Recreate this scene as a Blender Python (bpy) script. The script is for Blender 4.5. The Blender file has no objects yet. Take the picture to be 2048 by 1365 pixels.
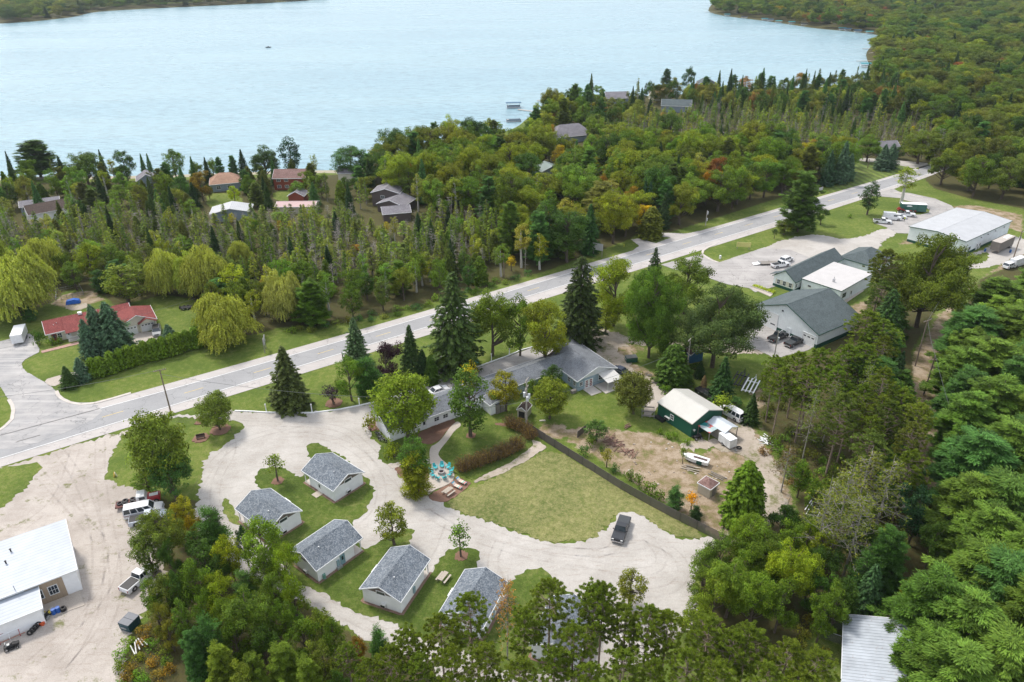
import bpy, math, random
import numpy as np
from mathutils import Vector, Matrix
R = math.radians
rng = random.Random(7)
SC = bpy.context.scene
COL = SC.collection
# ---------------------------------------------------------------- camera model (fitted to the photograph)
F, TH, ROLL, H = 1488.13, 0.487232, -0.010235, 84.0
_c, _s = math.cos(TH), math.sin(TH)
_fw = np.array([0, _c, -_s]); _up0 = np.array([0, _s, _c]); _rt0 = np.array([1., 0, 0])
_rt = _rt0*math.cos(ROLL)+_up0*math.sin(ROLL); _up = _up0*math.cos(ROLL)-_rt0*math.sin(ROLL)
def G(u, v, z=0.0):
    """world point at height z seen at photo position (u, v)"""
    d = _fw*F+_rt*(u-1024)-_up*(v-682.5)
    t = (z-H)/d[2]
    return Vector((d[0]*t, d[1]*t, z))
def G2(u, v, z=0.0):
    p = G(u, v, z); return (p.x, p.y)
def PJ(p):
    d = np.array([p[0], p[1], p[2]-H]); z = d@_fw
    return 1024+F*(d@_rt)/z, 682.5-F*(d@_up)/z, z
def height_at(b, vtop):
    """height of a thing standing at world b whose top shows at photo row vtop"""
    lo, hi = 0., 60.
    for _ in range(40):
        m = (lo+hi)/2
        if PJ((b[0], b[1], m))[1] > vtop: lo = m
        else: hi = m
    return lo
# ---------------------------------------------------------------- naming helpers
def tag(o, label=None, cat=None, group=None, kind=None):
    if label: o['label'] = label
    if cat: o['category'] = cat
    if group: o['group'] = group
    if kind: o['kind'] = kind
    return o
def thing(name, label, cat, loc=(0, 0, 0), rz=0.0, group=None):
    o = bpy.data.objects.new(name, None); COL.objects.link(o)
    o.empty_display_size = 0.3
    o.location = loc; o.rotation_euler = (0, 0, rz)
    return tag(o, label, cat, group)
def copy_tree(o, parent=None):
    c = o.copy(); COL.objects.link(c)
    if parent is not None: c.parent = parent
    for ch in o.children: copy_tree(ch, c)
    return c
class MB:
    """collects boxes, bars, tubes and faces; build() links them as one mesh object"""
    def __init__(s): s.v = []; s.f = []; s.m = []; s.mi = 0
    def add(s, vs, fs):
        n = len(s.v); s.v += [tuple(p) for p in vs]; s.f += [tuple(n+i for i in f) for f in fs]; s.m += [s.mi]*len(fs)
        return s
    def box(s, x0, x1, y0, y1, z0, z1):
        return s.add([(x0,y0,z0),(x1,y0,z0),(x1,y1,z0),(x0,y1,z0),(x0,y0,z1),(x1,y0,z1),(x1,y1,z1),(x0,y1,z1)],
              [(0,3,2,1),(4,5,6,7),(0,1,5,4),(1,2,6,5),(2,3,7,6),(3,0,4,7)])
    def cbox(s, cx, cy, cz, sx, sy, sz, rz=0.0, ry=0.0):
        M = Matrix.Translation((cx, cy, cz)) @ Matrix.Rotation(rz, 4, 'Z') @ Matrix.Rotation(ry, 4, 'Y')
        vs = [M @ Vector((a*sx/2, b*sy/2, c*sz/2)) for c in (-1, 1) for a, b in ((-1,-1),(1,-1),(1,1),(-1,1))]
        return s.add(vs, [(0,3,2,1),(4,5,6,7),(0,1,5,4),(1,2,6,5),(2,3,7,6),(3,0,4,7)])
    def tube(s, a, b, r0, r1=None, n=6, cap=True):
        if r1 is None: r1 = r0
        a = Vector(a); b = Vector(b); d = (b-a)
        if d.length < 1e-6: return s
        d.normalize(); u = d.orthogonal().normalized(); w = d.cross(u)
        vs = [a+(u*math.cos(2*math.pi*i/n)+w*math.sin(2*math.pi*i/n))*r0 for i in range(n)]
        vs += [b+(u*math.cos(2*math.pi*i/n)+w*math.sin(2*math.pi*i/n))*r1 for i in range(n)]
        fs = [(i, (i+1) % n, n+(i+1) % n, n+i) for i in range(n)]
        if cap: fs += [tuple(range(n-1, -1, -1)), tuple(range(n, 2*n))]
        return s.add(vs, fs)
    def prism(s, prof, y0, y1):
        """profile [(x,z)] extruded along y"""
        n = len(prof)
        vs = [(x, y0, z) for x, z in prof]+[(x, y1, z) for x, z in prof]
        return s.add(vs, [tuple(range(n)), tuple(range(2*n-1, n-1, -1))]+[(i, n+i, n+(i+1) % n, (i+1) % n) for i in range(n)])
    def slab(s, pts, t):
        """thin solid from a planar polygon (3d pts) thickened downwards by t"""
        n = len(pts)
        vs = [tuple(p) for p in pts]+[(p[0], p[1], p[2]-t) for p in pts]
        return s.add(vs, [tuple(range(n)), tuple(range(2*n-1, n-1, -1))]+[(i, n+i, n+(i+1) % n, (i+1) % n) for i in range(n)])
    def ico(s, c, r, sz=1.0):
        n, m = 8, 5
        vs = [(c[0], c[1], c[2]+r*sz)]
        for j in range(1, m):
            a = math.pi*j/m
            for i in range(n):
                vs.append((c[0]+r*math.sin(a)*math.cos(2*math.pi*i/n), c[1]+r*math.sin(a)*math.sin(2*math.pi*i/n), c[2]+r*sz*math.cos(a)))
        vs.append((c[0], c[1], c[2]-r*sz)); L = len(vs)-1
        fs = [(0, 1+i, 1+(i+1) % n) for i in range(n)]
        for j in range(m-2):
            fs += [(1+j*n+i, 1+(j+1)*n+i, 1+(j+1)*n+(i+1) % n, 1+j*n+(i+1) % n) for i in range(n)]
        fs += [(L, 1+(m-2)*n+(i+1) % n, 1+(m-2)*n+i) for i in range(n)]
        return s.add(vs, fs)
    def build(s, name, mats, parent=None, bevel=0.0, smooth=False):
        me = bpy.data.meshes.new(name); me.from_pydata(s.v, [], s.f)
        if not isinstance(mats, (list, tuple)): mats = [mats]
        for m in mats: me.materials.append(m)
        if len(mats) > 1: me.polygons.foreach_set('material_index', s.m)
        if smooth: me.polygons.foreach_set('use_smooth', [True]*len(s.f))
        me.validate(); me.update()
        o = bpy.data.objects.new(name, me); COL.objects.link(o)
        if parent is not None: o.parent = parent
        if bevel > 0:
            md = o.modifiers.new('b', 'BEVEL'); md.width = bevel; md.segments = 2; md.limit_method = 'ANGLE'; md.angle_limit = R(35)
        return o
# ---------------------------------------------------------------- materials
def newmat(name):
    m = bpy.data.materials.new(name); m.use_nodes = True
    nt = m.node_tree; nt.nodes.clear()
    out = nt.nodes.new('ShaderNodeOutputMaterial')
    return m, nt, out
def N(nt, t, **kw):
    n = nt.nodes.new('ShaderNode'+t)
    for k, v in kw.items(): setattr(n, k, v)
    return n
def ramp(nt, src, stops):
    r = N(nt, 'ValToRGB'); e = r.color_ramp.elements
    while len(e) < len(stops): e.new(0.5)
    for q, (p, c) in zip(e, stops): q.position = p; q.color = (c[0], c[1], c[2], 1) if isinstance(c, (tuple, list)) else (c, c, c, 1)
    nt.links.new(src, r.inputs[0]); return r.outputs[0]
def noise(nt, scale, detail=4, vec=None, rough=0.6):
    n = N(nt, 'TexNoise'); n.inputs['Scale'].default_value = scale; n.inputs['Detail'].default_value = detail; n.inputs['Roughness'].default_value = rough
    if vec: nt.links.new(vec, n.inputs['Vector'])
    return n.outputs['Fac']
def mix(nt, a, b, fac, mode='MIX'):
    m = N(nt, 'MixRGB', blend_type=mode)
    for i, x in ((0, fac), (1, a), (2, b)):
        if isinstance(x, bpy.types.NodeSocket): nt.links.new(x, m.inputs[i])
        elif i == 0: m.inputs[0].default_value = x
        else: m.inputs[i].default_value = (*x[:3], 1) if isinstance(x, (tuple, list)) else (x, x, x, 1)
    return m.outputs[0]
def coords(nt, kind='Object', scale=(1, 1, 1), rot=(0, 0, 0)):
    t = N(nt, 'TexCoord'); m = N(nt, 'Mapping'); m.inputs['Scale'].default_value = scale; m.inputs['Rotation'].default_value = rot
    nt.links.new(t.outputs[kind], m.inputs[0]); return m.outputs[0]
def pos(nt, scale=(1, 1, 1), rz=0.0):
    g = N(nt, 'NewGeometry'); m = N(nt, 'Mapping'); m.inputs['Scale'].default_value = scale; m.inputs['Rotation'].default_value = (0, 0, rz)
    nt.links.new(g.outputs['Position'], m.inputs[0]); return m.outputs[0]
def finish(nt, out, col, rough=0.8, metal=0.0, bump=None, bstr=0.3, bdist=0.05, spec=0.4):
    p = N(nt, 'BsdfPrincipled')
    if isinstance(col, bpy.types.NodeSocket): nt.links.new(col, p.inputs['Base Color'])
    else: p.inputs['Base Color'].default_value = (*col, 1)
    if isinstance(rough, bpy.types.NodeSocket): nt.links.new(rough, p.inputs['Roughness'])
    else: p.inputs['Roughness'].default_value = rough
    p.inputs['Metallic'].default_value = metal
    p.inputs['Specular IOR Level'].default_value = spec
    if bump is not None:
        b = N(nt, 'Bump'); b.inputs['Strength'].default_value = bstr; b.inputs['Distance'].default_value = bdist
        nt.links.new(bump, b.inputs['Height']); nt.links.new(b.outputs[0], p.inputs['Normal'])
    nt.links.new(p.outputs[0], out.inputs[0]); return p
_mc = {}
def M(col, rough=0.7, var=0.15, scale=3.0, metal=0.0, name='paint', spec=0.4):
    key = (tuple(col), rough, var, scale, metal, name)
    if key in _mc: return _mc[key]
    m, nt, out = newmat(name)
    v = coords(nt)
    n = noise(nt, scale, 5, v); n2 = noise(nt, scale*9, 3, v)
    a = mix(nt, n, n2, 0.35)
    d = tuple(c*(1-var) for c in col); l = tuple(min(1, c*(1+var)) for c in col)
    c = ramp(nt, a, [(0.35, d), (0.65, l)])
    finish(nt, out, c, rough, metal, spec=spec); _mc[key] = m; return m
def mat_shingle(name, c0, c1, c2, band=0.30):
    m, nt, out = newmat(name); v = coords(nt)
    w = N(nt, 'TexVoronoi'); w.inputs['Scale'].default_value = 6.5; nt.links.new(v, w.inputs['Vector'])
    c = ramp(nt, w.outputs['Color'], [(0.15, c0), (0.5, c1), (0.85, c2)])
    n = noise(nt, 14, 3, v); c = mix(nt, c, n, 0.22, 'OVERLAY')
    st = noise(nt, 0.35, 4, coords(nt, scale=(1, 1, 3))); c = mix(nt, c, ramp(nt, st, [(0.35, 0.62), (0.6, 1.0)]), 0.55, 'MULTIPLY')
    br = N(nt, 'TexWave', wave_type='BANDS', bands_direction='Z'); br.inputs['Scale'].default_value = 2.6
    nt.links.new(v, br.inputs['Vector'])
    c = mix(nt, c, ramp(nt, br.outputs['Fac'], [(0.0, 0.72), (0.18, 1.0)]), 0.35, 'MULTIPLY')
    finish(nt, out, c, 0.9, bump=n, bstr=0.5, bdist=0.03); return m
def mat_siding(name, col, vertical=False, pitch=0.2, dark=0.8):
    m, nt, out = newmat(name)
    v = coords(nt)
    wv = N(nt, 'TexWave', wave_type='BANDS', bands_direction='DIAGONAL' if vertical else 'Z', wave_profile='SAW')
    wv.inputs['Scale'].default_value = 0.314/pitch
    if vertical: v2 = coords(nt, scale=(1, 1, 0))
    else: v2 = v
    nt.links.new(v2, wv.inputs['Vector'])
    n = noise(nt, 0.7, 5, v)
    c = mix(nt, col, ramp(nt, wv.outputs['Fac'], [(0, dark), (0.12, 1)]), 0.8, 'MULTIPLY')
    c = mix(nt, c, ramp(nt, n, [(0.3, 0.86), (0.6, 1)]), 0.8, 'MULTIPLY')
    g = N(nt, 'SeparateXYZ'); nt.links.new(v, g.inputs[0])
    # mud splash band with an uneven edge at the wall foot
    mm = N(nt, 'Math', operation='MULTIPLY_ADD'); nt.links.new(noise(nt, 2.5, 4, v), mm.inputs[0]); mm.inputs[1].default_value = 0.7; nt.links.new(g.outputs['Z'], mm.inputs[2])
    c = mix(nt, c, ramp(nt, mm.outputs[0], [(0.25, (0.72, 0.66, 0.58)), (0.75, 1.0)]), 0.6, 'MULTIPLY')
    finish(nt, out, c, 0.65, bump=wv.outputs['Fac'], bstr=0.2, bdist=0.02); return m
def mat_metalroof(name, col, axis='X', pitch=0.3, rough=0.45, stain=0.1, line=0.75, metal=0.0, rust=0.0):
    m, nt, out = newmat(name); v = coords(nt)
    wv = N(nt, 'TexWave', wave_type='BANDS', bands_direction=axis); wv.inputs['Scale'].default_value = 0.314/pitch
    nt.links.new(v, wv.inputs['Vector'])
    n = noise(nt, 0.45, 5, v)
    c = mix(nt, col, ramp(nt, wv.outputs['Fac'], [(0.0, line), (0.15, 1), (1, 1)]), 0.9, 'MULTIPLY')
    c = mix(nt, c, ramp(nt, n, [(0.3, 1-stain), (0.65, 1)]), 1.0, 'MULTIPLY')
    if rust > 0:
        r = noise(nt, 2.2, 6, v); c = mix(nt, c, (0.16, 0.07, 0.03), mix(nt, 0.0, ramp(nt, r, [(0.62, 0), (0.72, 1)]), rust))
    finish(nt, out, c, rough, metal, bump=wv.outputs['Fac'], bstr=0.35, bdist=0.03); return m
# leaves: per-thing tint (custom property / instance attribute) times per-leaf variation
def mat_leaf():
    m, nt, out = newmat('leaf')
    t = N(nt, 'Attribute', attribute_type='INSTANCER', attribute_name='tint')
    a = N(nt, 'Attribute', attribute_type='GEOMETRY', attribute_name='lv')
    s = N(nt, 'SeparateColor'); nt.links.new(a.outputs['Color'], s.inputs[0])
    mul = N(nt, 'VectorMath', operation='SCALE'); nt.links.new(t.outputs['Color'], mul.inputs[0])
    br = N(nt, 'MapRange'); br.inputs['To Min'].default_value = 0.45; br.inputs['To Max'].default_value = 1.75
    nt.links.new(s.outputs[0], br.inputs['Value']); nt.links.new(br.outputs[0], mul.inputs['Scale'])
    warm = mix(nt, mul.outputs[0], (1.42, 1.04, 0.55), s.outputs[1], 'MULTIPLY'); warm = mix(nt, warm, (1.40, 1.48, 0.92), 1.0, 'MULTIPLY')
    p = N(nt, 'BsdfPrincipled'); p.inputs['Roughness'].default_value = 0.55; p.inputs['Specular IOR Level'].default_value = 0.10
    nt.links.new(warm, p.inputs['Base Color'])
    tr = N(nt, 'BsdfTranslucent'); nt.links.new(mix(nt, warm, (1.1, 1.25, 0.5), 0.7, 'MULTIPLY'), tr.inputs[0])
    ms = N(nt, 'MixShader'); ms.inputs[0].default_value = 0.30
    nt.links.new(p.outputs[0], ms.inputs[1]); nt.links.new(tr.outputs[0], ms.inputs[2]); nt.links.new(ms.outputs[0], out.inputs[0])
    return m
LEAF = mat_leaf()
def mat_bark(name, col):
    m, nt, out = newmat(name); v = coords(nt, scale=(3, 3, 0.6)); n = noise(nt, 3, 5, v)
    c = ramp(nt, n, [(0.35, tuple(x*0.55 for x in col)), (0.65, tuple(x*1.3 for x in col))])
    finish(nt, out, c, 0.9, bump=n, bstr=0.5); return m
BARK = mat_bark('bark', (0.11, 0.085, 0.065)); BARK_G = mat_bark('pale_bark', (0.27, 0.25, 0.22)); BARK_W = mat_bark('white_bark', (0.5, 0.48, 0.44)); BARK_R = mat_bark('red_bark', (0.27, 0.205, 0.165))
WHITE = M((0.78, 0.79, 0.8), 0.5, 0.05, name='white_paint'); BLACKM = M((0.02, 0.02, 0.022), 0.5, 0.2, name='black_rubber', spec=0.3)
DARKGLASS, _nt, _o = newmat('window_glass'); finish(_nt, _o, (0.03, 0.04, 0.05), 0.06, spec=0.8)
GREYM = M((0.3, 0.31, 0.32), 0.5, 0.15, metal=0.5, name='grey_metal'); GALV = M((0.5, 0.51, 0.52), 0.4, 0.15, metal=0.6, name='galvanised')
WOODG = M((0.22, 0.2, 0.18), 0.85, 0.35, 5, name='weathered_wood'); WOODL = M((0.42, 0.37, 0.31), 0.85, 0.2, 5, name='pale_wood')
CONC = M((0.5, 0.46, 0.42), 0.9, 0.12, 0.8, name='concrete'); TRIMW = M((0.72, 0.73, 0.74), 0.5, 0.05, name='white_trim')
POLEW = M((0.2, 0.155, 0.12), 0.9, 0.3, 4, name='pole_wood'); POLEG = M((0.36, 0.33, 0.3), 0.9, 0.2, 4, name='grey_pole_wood')
# ---------------------------------------------------------------- trees
def quads_mesh(name, c, n, u, sx, sy, lv, mat, tip=0.0):
    """leaf faces: centres c, normals n, in-plane direction u, half sizes, lv colour (k,2)"""
    k = len(c)
    n = n/np.maximum(np.linalg.norm(n, axis=1, keepdims=True), 1e-6)
    w = np.cross(n, u); w /= np.maximum(np.linalg.norm(w, axis=1, keepdims=True), 1e-6)
    u = np.cross(w, n)
    sx = np.broadcast_to(np.asarray(sx, float).reshape(-1, 1), (k, 1)); sy = np.broadcast_to(np.asarray(sy, float).reshape(-1, 1), (k, 1))
    P = np.empty((k, 4, 3))
    P[:, 0] = c-u*sx*(1)-w*sy*tip; P[:, 1] = c-w*sy; P[:, 2] = c+u*sx; P[:, 3] = c+w*sy
    me = bpy.data.meshes.new(name)
    me.vertices.add(4*k); me.vertices.foreach_set('co', P.reshape(-1))
    me.loops.add(4*k); me.loops.foreach_set('vertex_index', np.arange(4*k, dtype=np.int32))
    me.polygons.add(k); me.polygons.foreach_set('loop_start', np.arange(0, 4*k, 4, dtype=np.int32))
    try: me.polygons.foreach_set('loop_total', np.full(k, 4, dtype=np.int32))
    except Exception: pass
    at = me.attributes.new('lv', 'FLOAT_COLOR', 'FACE')
    cc = np.zeros((k, 4), np.float32); cc[:, 0] = np.clip(lv[:, 0], 0, 1); cc[:, 1] = np.clip(lv[:, 1], 0, 1); cc[:, 3] = 1
    at.data.foreach_set('color', cc.reshape(-1))
    me.materials.append(mat); me.update(); me.validate()
    return me
def rdir(rs, k):
    v = rs.normal(size=(k, 3)); return v/np.linalg.norm(v, axis=1, keepdims=True)
def clump_leaves(rs, cen, rad, per, size, flat=0.75, upb=0.45, warm=0.25, out=0.8, shade=0.35):
    """leaves on the upper shells of many clumps -> arrays"""
    C, NN, U, S, L = [], [], [], [], []
    for (c, r) in zip(cen, rad):
        k = max(6, int(per*(r**2)))
        d = rdir(rs, k); d[:, 2] = d[:, 2]*0.9+0.25; d /= np.linalg.norm(d, axis=1, keepdims=True)
        rr = r*(rs.uniform(0.55, 1.0, (k, 1))**0.5)*(1+0.18*rs.normal(size=(k, 1)))
        p = c+d*rr*np.array([1, 1, flat])
        n = d*out+rdir(rs, k)*0.8; n[:, 2] += upb
        base = 0.42+0.17*rs.normal(); wm = max(0, warm*(rs.random()**2)*1.6)
        lv = np.stack([base+0.15*rs.normal(size=k), np.clip(wm+0.12*rs.normal(size=k), 0, 1)], 1)
        C.append(p); NN.append(n); U.append(rdir(rs, k)); S.append(np.full(k, size)*rs.uniform(0.7, 1.35, k)); L.append(lv)
    return np.concatenate(C), np.concatenate(NN), np.concatenate(U), np.concatenate(S), np.concatenate(L)
def limbs(mb, rs, base, ends, r0, bend=0.15):
    for e in ends:
        b = Vector(base); e = Vector(e)
        m = b.lerp(e, 0.5)+Vector(rs.normal(size=3))*(e-b).length*bend*0.5
        mb.tube(b, m, r0, r0*0.6, 5, False); mb.tube(m, e, r0*0.6, r0*0.2, 5, False)
PROTO = {}
def add_proto(kind, crown_me, trunk_mb, bark, h, w):
    tm = None
    nv = len(crown_me.vertices) if crown_me else 0
    if nv:   # true extents of the crown
        a = np.empty(nv*3); crown_me.vertices.foreach_get('co', a); a = a.reshape(-1, 3); w = 2*float(np.percentile(np.hypot(a[:, 0], a[:, 1]), 97)); h = float(np.percentile(a[:, 2], 99.8))
    if trunk_mb is not None:
        tm = bpy.data.meshes.new('trunk'); tm.from_pydata(trunk_mb.v, [], trunk_mb.f); tm.materials.append(bark); tm.update()
    PROTO.setdefault(kind, []).append((crown_me, tm, h, w))
def broadleaf(seed, kind='maple', Hh=12., Rr=4.5, trunk=0.13, per=105, size=0.145, warm=0.25, egg=0.9, nclump=95, bark=None, gap=0.0, crr=(0.55, 1.1), sub=0):
    rs = np.random.default_rng(seed)
    cz0 = Hh*trunk; cz = (cz0+Hh)/2; rz = (Hh-cz0)/2
    lob = rdir(rs, 7); la = rs.uniform(0.08, 0.3, 7)
    cen, rad = [], []
    if sub:   # a crown made of several unequal leafy masses
        sc_ = []
        for i in range(sub):
            a = 2.4*i+rs.normal()*0.3; q = 0.0 if i == 0 else rs.uniform(0.42, 0.68); zz = cz+rz*(0.5 if i == 0 else rs.uniform(-0.62, 0.42))
            sc_.append((math.cos(a)*q*Rr, math.sin(a)*q*Rr, zz, Rr*rs.uniform(0.3, 0.48)*(1.15 if i == 0 else 1)))
        for i in range(nclump):
            sx_, sy_, sz_, sr = sc_[i % sub]; d = rdir(rs, 1)[0]; d[2] = d[2]*0.9+0.1; r = rs.uniform(*crr)*Rr/4.5; t = rs.uniform(0.5, 1.12)
            p = np.array([sx_+d[0]*sr*t, sy_+d[1]*sr*t, min(Hh-r*0.6, sz_+d[2]*sr*0.85*t)]); p[2] = max(p[2], cz0*0.8); cen.append(p); rad.append(r)
    while len(cen) < nclump:
        d = rdir(rs, 1)[0]
        amp = 1+sum(a*max(0, float(d@l))**3 for a, l in zip(la, lob))-0.18-gap*rs.random()
        t = rs.uniform(0.45, 1.0)**0.6
        wz = 1.0-0.35*max(0, d[2])**2 if egg < 1 else 1.0
        if d[2] < -0.2: amp *= 0.97
        r = rs.uniform(*crr)*Rr/4.5
        p = np.array([d[0]*(Rr-r*0.8)*amp*t*wz, d[1]*(Rr-r*0.8)*amp*t*wz, cz+d[2]*(rz-r*0.6)*t*min(1.08, amp+0.1)])
        cen.append(p); rad.append(r)
    c, n, u, s, l = clump_leaves(rs, cen, rad, per, size, warm=warm)
    me = quads_mesh(kind+'_crown', c, n, u, s, s*0.72, l, LEAF)
    mb = MB(); tr = 0.028*Hh
    mb.tube((0, 0, -0.3), (0.05*Hh*0.3, 0, cz0*1.3), tr, tr*0.75, 8, False)
    mb.tube((0.05*Hh*0.3, 0, cz0*1.3), (0, 0.1, cz+rz*0.5), tr*0.75, tr*0.2, 6, False)
    ends = [cen[i] for i in range(0, len(cen), 5)]
    for e in ends:
        zz = min(max(cz0*0.9, e[2]-np.hypot(e[0], e[1])*0.9), cz+rz*0.3)
        limbs(mb, rs, (0, 0, zz), [tuple(e)], tr*0.35)
    add_proto(kind, me, mb, bark or BARK, Hh, 2*Rr)
def spruce(seed, kind='spruce', Hh=16., Rr=3.2, size=0.17, dens=1.0, droop=0.25, skirt=0.05, warm=0.05, tier=0.42, pw=0.9, bark=None, lacy=0.0):
    rs = np.random.default_rng(seed)
    C, NN, U, SX, L = [], [], [], [], []
    mb = MB(); mb.tube((0, 0, -0.3), (0, 0, Hh*0.97), 0.018*Hh, 0.02, 7, False)
    z = Hh*skirt; az = rs.uniform(0, 6)
    while z < Hh*0.985:
        t = (z-Hh*skirt)/(Hh*(1-skirt)); r = Rr*(1-t)**pw*(0.8+0.3*rs.random())+0.12
        nb = max(4, int(round((5+r*2.6)*dens)))
        for b in range(nb):
            if rs.random() < lacy: continue
            a = az+2*math.pi*b/nb+rs.normal()*0.12; rb = r*rs.uniform(0.78, 1.12)
            if t < 0.12: rb *= rs.uniform(0.75, 1)
            dirv = np.array([math.cos(a), math.sin(a)])
            kk = max(4, int(rb*13*dens)); q = rs.uniform(0.22, 1, kk)**0.75
            lat = rs.normal(size=kk)*0.20*rb*(1.15-q)
            x = dirv[0]*q*rb-dirv[1]*lat; y = dirv[1]*q*rb+dirv[0]*lat
            zz = z-droop*rb*q**1.2+0.10*rb*q**3+rs.normal(size=kk)*0.07-np.abs(lat)*0.2
            p = np.stack([x, y, zz], 1)
            nn = rdir(rs, kk)*0.55; nn[:, 2] += 0.75; nn[:, 0] += dirv[0]*0.55; nn[:, 1] += dirv[1]*0.55
            uu = np.stack([np.full(kk, dirv[0]), np.full(kk, dirv[1]), np.full(kk, -droop)], 1)+rs.normal(size=(kk, 3))*0.35
            base = 0.38+0.13*rs.normal()
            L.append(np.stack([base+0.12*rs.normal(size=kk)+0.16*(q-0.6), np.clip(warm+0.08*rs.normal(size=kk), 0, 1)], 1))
            C.append(p); NN.append(nn); U.append(uu); SX.append(size*rs.uniform(0.8, 1.5, kk))
            if dens < 0.95 or lacy > 0: mb.tube((0, 0, z), (dirv[0]*rb*0.85, dirv[1]*rb*0.85, z-droop*rb*0.7), 0.035, 0.012, 3, False)
        z += tier*(0.75+0.5*rs.random())*(0.6+0.6*(1-t)); az += 0.9
    c = np.concatenate(C); s = np.concatenate(SX)
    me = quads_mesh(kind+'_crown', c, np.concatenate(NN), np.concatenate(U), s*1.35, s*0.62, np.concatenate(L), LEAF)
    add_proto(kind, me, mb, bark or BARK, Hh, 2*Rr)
def tuftpine(seed, kind='red_pine', Hh=18., Rr=3.4, start=0.5, tuft=0.42, nb=46, size=0.13, warm=0.12, up=0.45, per=64, bark=None, tt=(4, 8), deadlow=True, flat=0.85):
    rs = np.random.default_rng(seed)
    mb = MB(); mb.tube((0, 0, -0.3), (0.15, 0.1, Hh*0.5), 0.011*Hh, 0.008*Hh, 7, False); mb.tube((0.15, 0.1, Hh*0.5), (0, 0, Hh*0.97), 0.008*Hh, 0.03, 6, False)
    cen, rad = [], []
    for b in range(nb):
        t = (b+0.5)/nb; z = Hh*(start+(0.97-start)*t); a = b*2.399+rs.normal()*0.3
        prof = math.sin(math.pi*min(1, 0.22+0.80*t))**0.7
        rb = Rr*(prof*0.9+0.12)*rs.uniform(0.6, 1.1)
        e = np.array([math.cos(a)*rb, math.sin(a)*rb, z+up*rb*rs.uniform(0.4, 1.2)])
        mb.tube((0, 0, z), tuple((e+np.array([0, 0, z]))*[0.5, 0.5, 0.5]+[0, 0, -0.05*rb]), 0.05, 0.035, 4, False)
        mb.tube(tuple((e+np.array([0, 0, z]))*[0.5, 0.5, 0.5]+[0, 0, -0.05*rb]), tuple(e), 0.035, 0.012, 3, False)
        for k in range(int(rs.integers(*tt))):
            q = rs.uniform(0.45, 1.05); side = rs.normal()*0.26*rb
            p = np.array([math.cos(a)*rb*q-math.sin(a)*side, math.sin(a)*rb*q+math.cos(a)*side, z+(e[2]-z)*q+rs.normal()*0.22])
            mb.tube((math.cos(a)*rb*q*0.8, math.sin(a)*rb*q*0.8, z+(e[2]-z)*q*0.8), tuple(p), 0.02, 0.008, 3, False)
            cen.append(p); rad.append(tuft*rs.uniform(0.7, 1.25))
    if deadlow:
        for b in range(16):
            z = Hh*rs.uniform(0.22, start+0.1); a = rs.uniform(0, 6.28); rb = rs.uniform(0.5, 1.9)
            mb.tube((0, 0, z), (math.cos(a)*rb, math.sin(a)*rb, z+rs.uniform(-.2, .5)), 0.03, 0.008, 3, False)
    C, NN, U, S, L = [], [], [], [], []
    for c, r in zip(cen, rad):
        d = rdir(rs, per); d[:, 2] = np.abs(d[:, 2])*1.1+0.15+0.1*rs.normal(size=per)
        p = c+d*r*0.62*np.array([1, 1, flat]); base = 0.42+0.12*rs.normal()
        nn = np.cross(d, rdir(rs, per)); nn[:, 2] = np.abs(nn[:, 2])+0.15
        C.append(p); NN.append(nn); U.append(d); S.append(np.full(per, r)*rs.uniform(0.5, 0.9, per))
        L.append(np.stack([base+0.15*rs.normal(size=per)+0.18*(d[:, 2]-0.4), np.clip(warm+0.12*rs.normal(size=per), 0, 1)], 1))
    S = np.concatenate(S)
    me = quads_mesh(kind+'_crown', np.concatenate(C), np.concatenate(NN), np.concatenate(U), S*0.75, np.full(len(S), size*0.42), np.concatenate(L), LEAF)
    add_proto(kind, me, mb, bark or BARK_R, Hh, 2*Rr)
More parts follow.
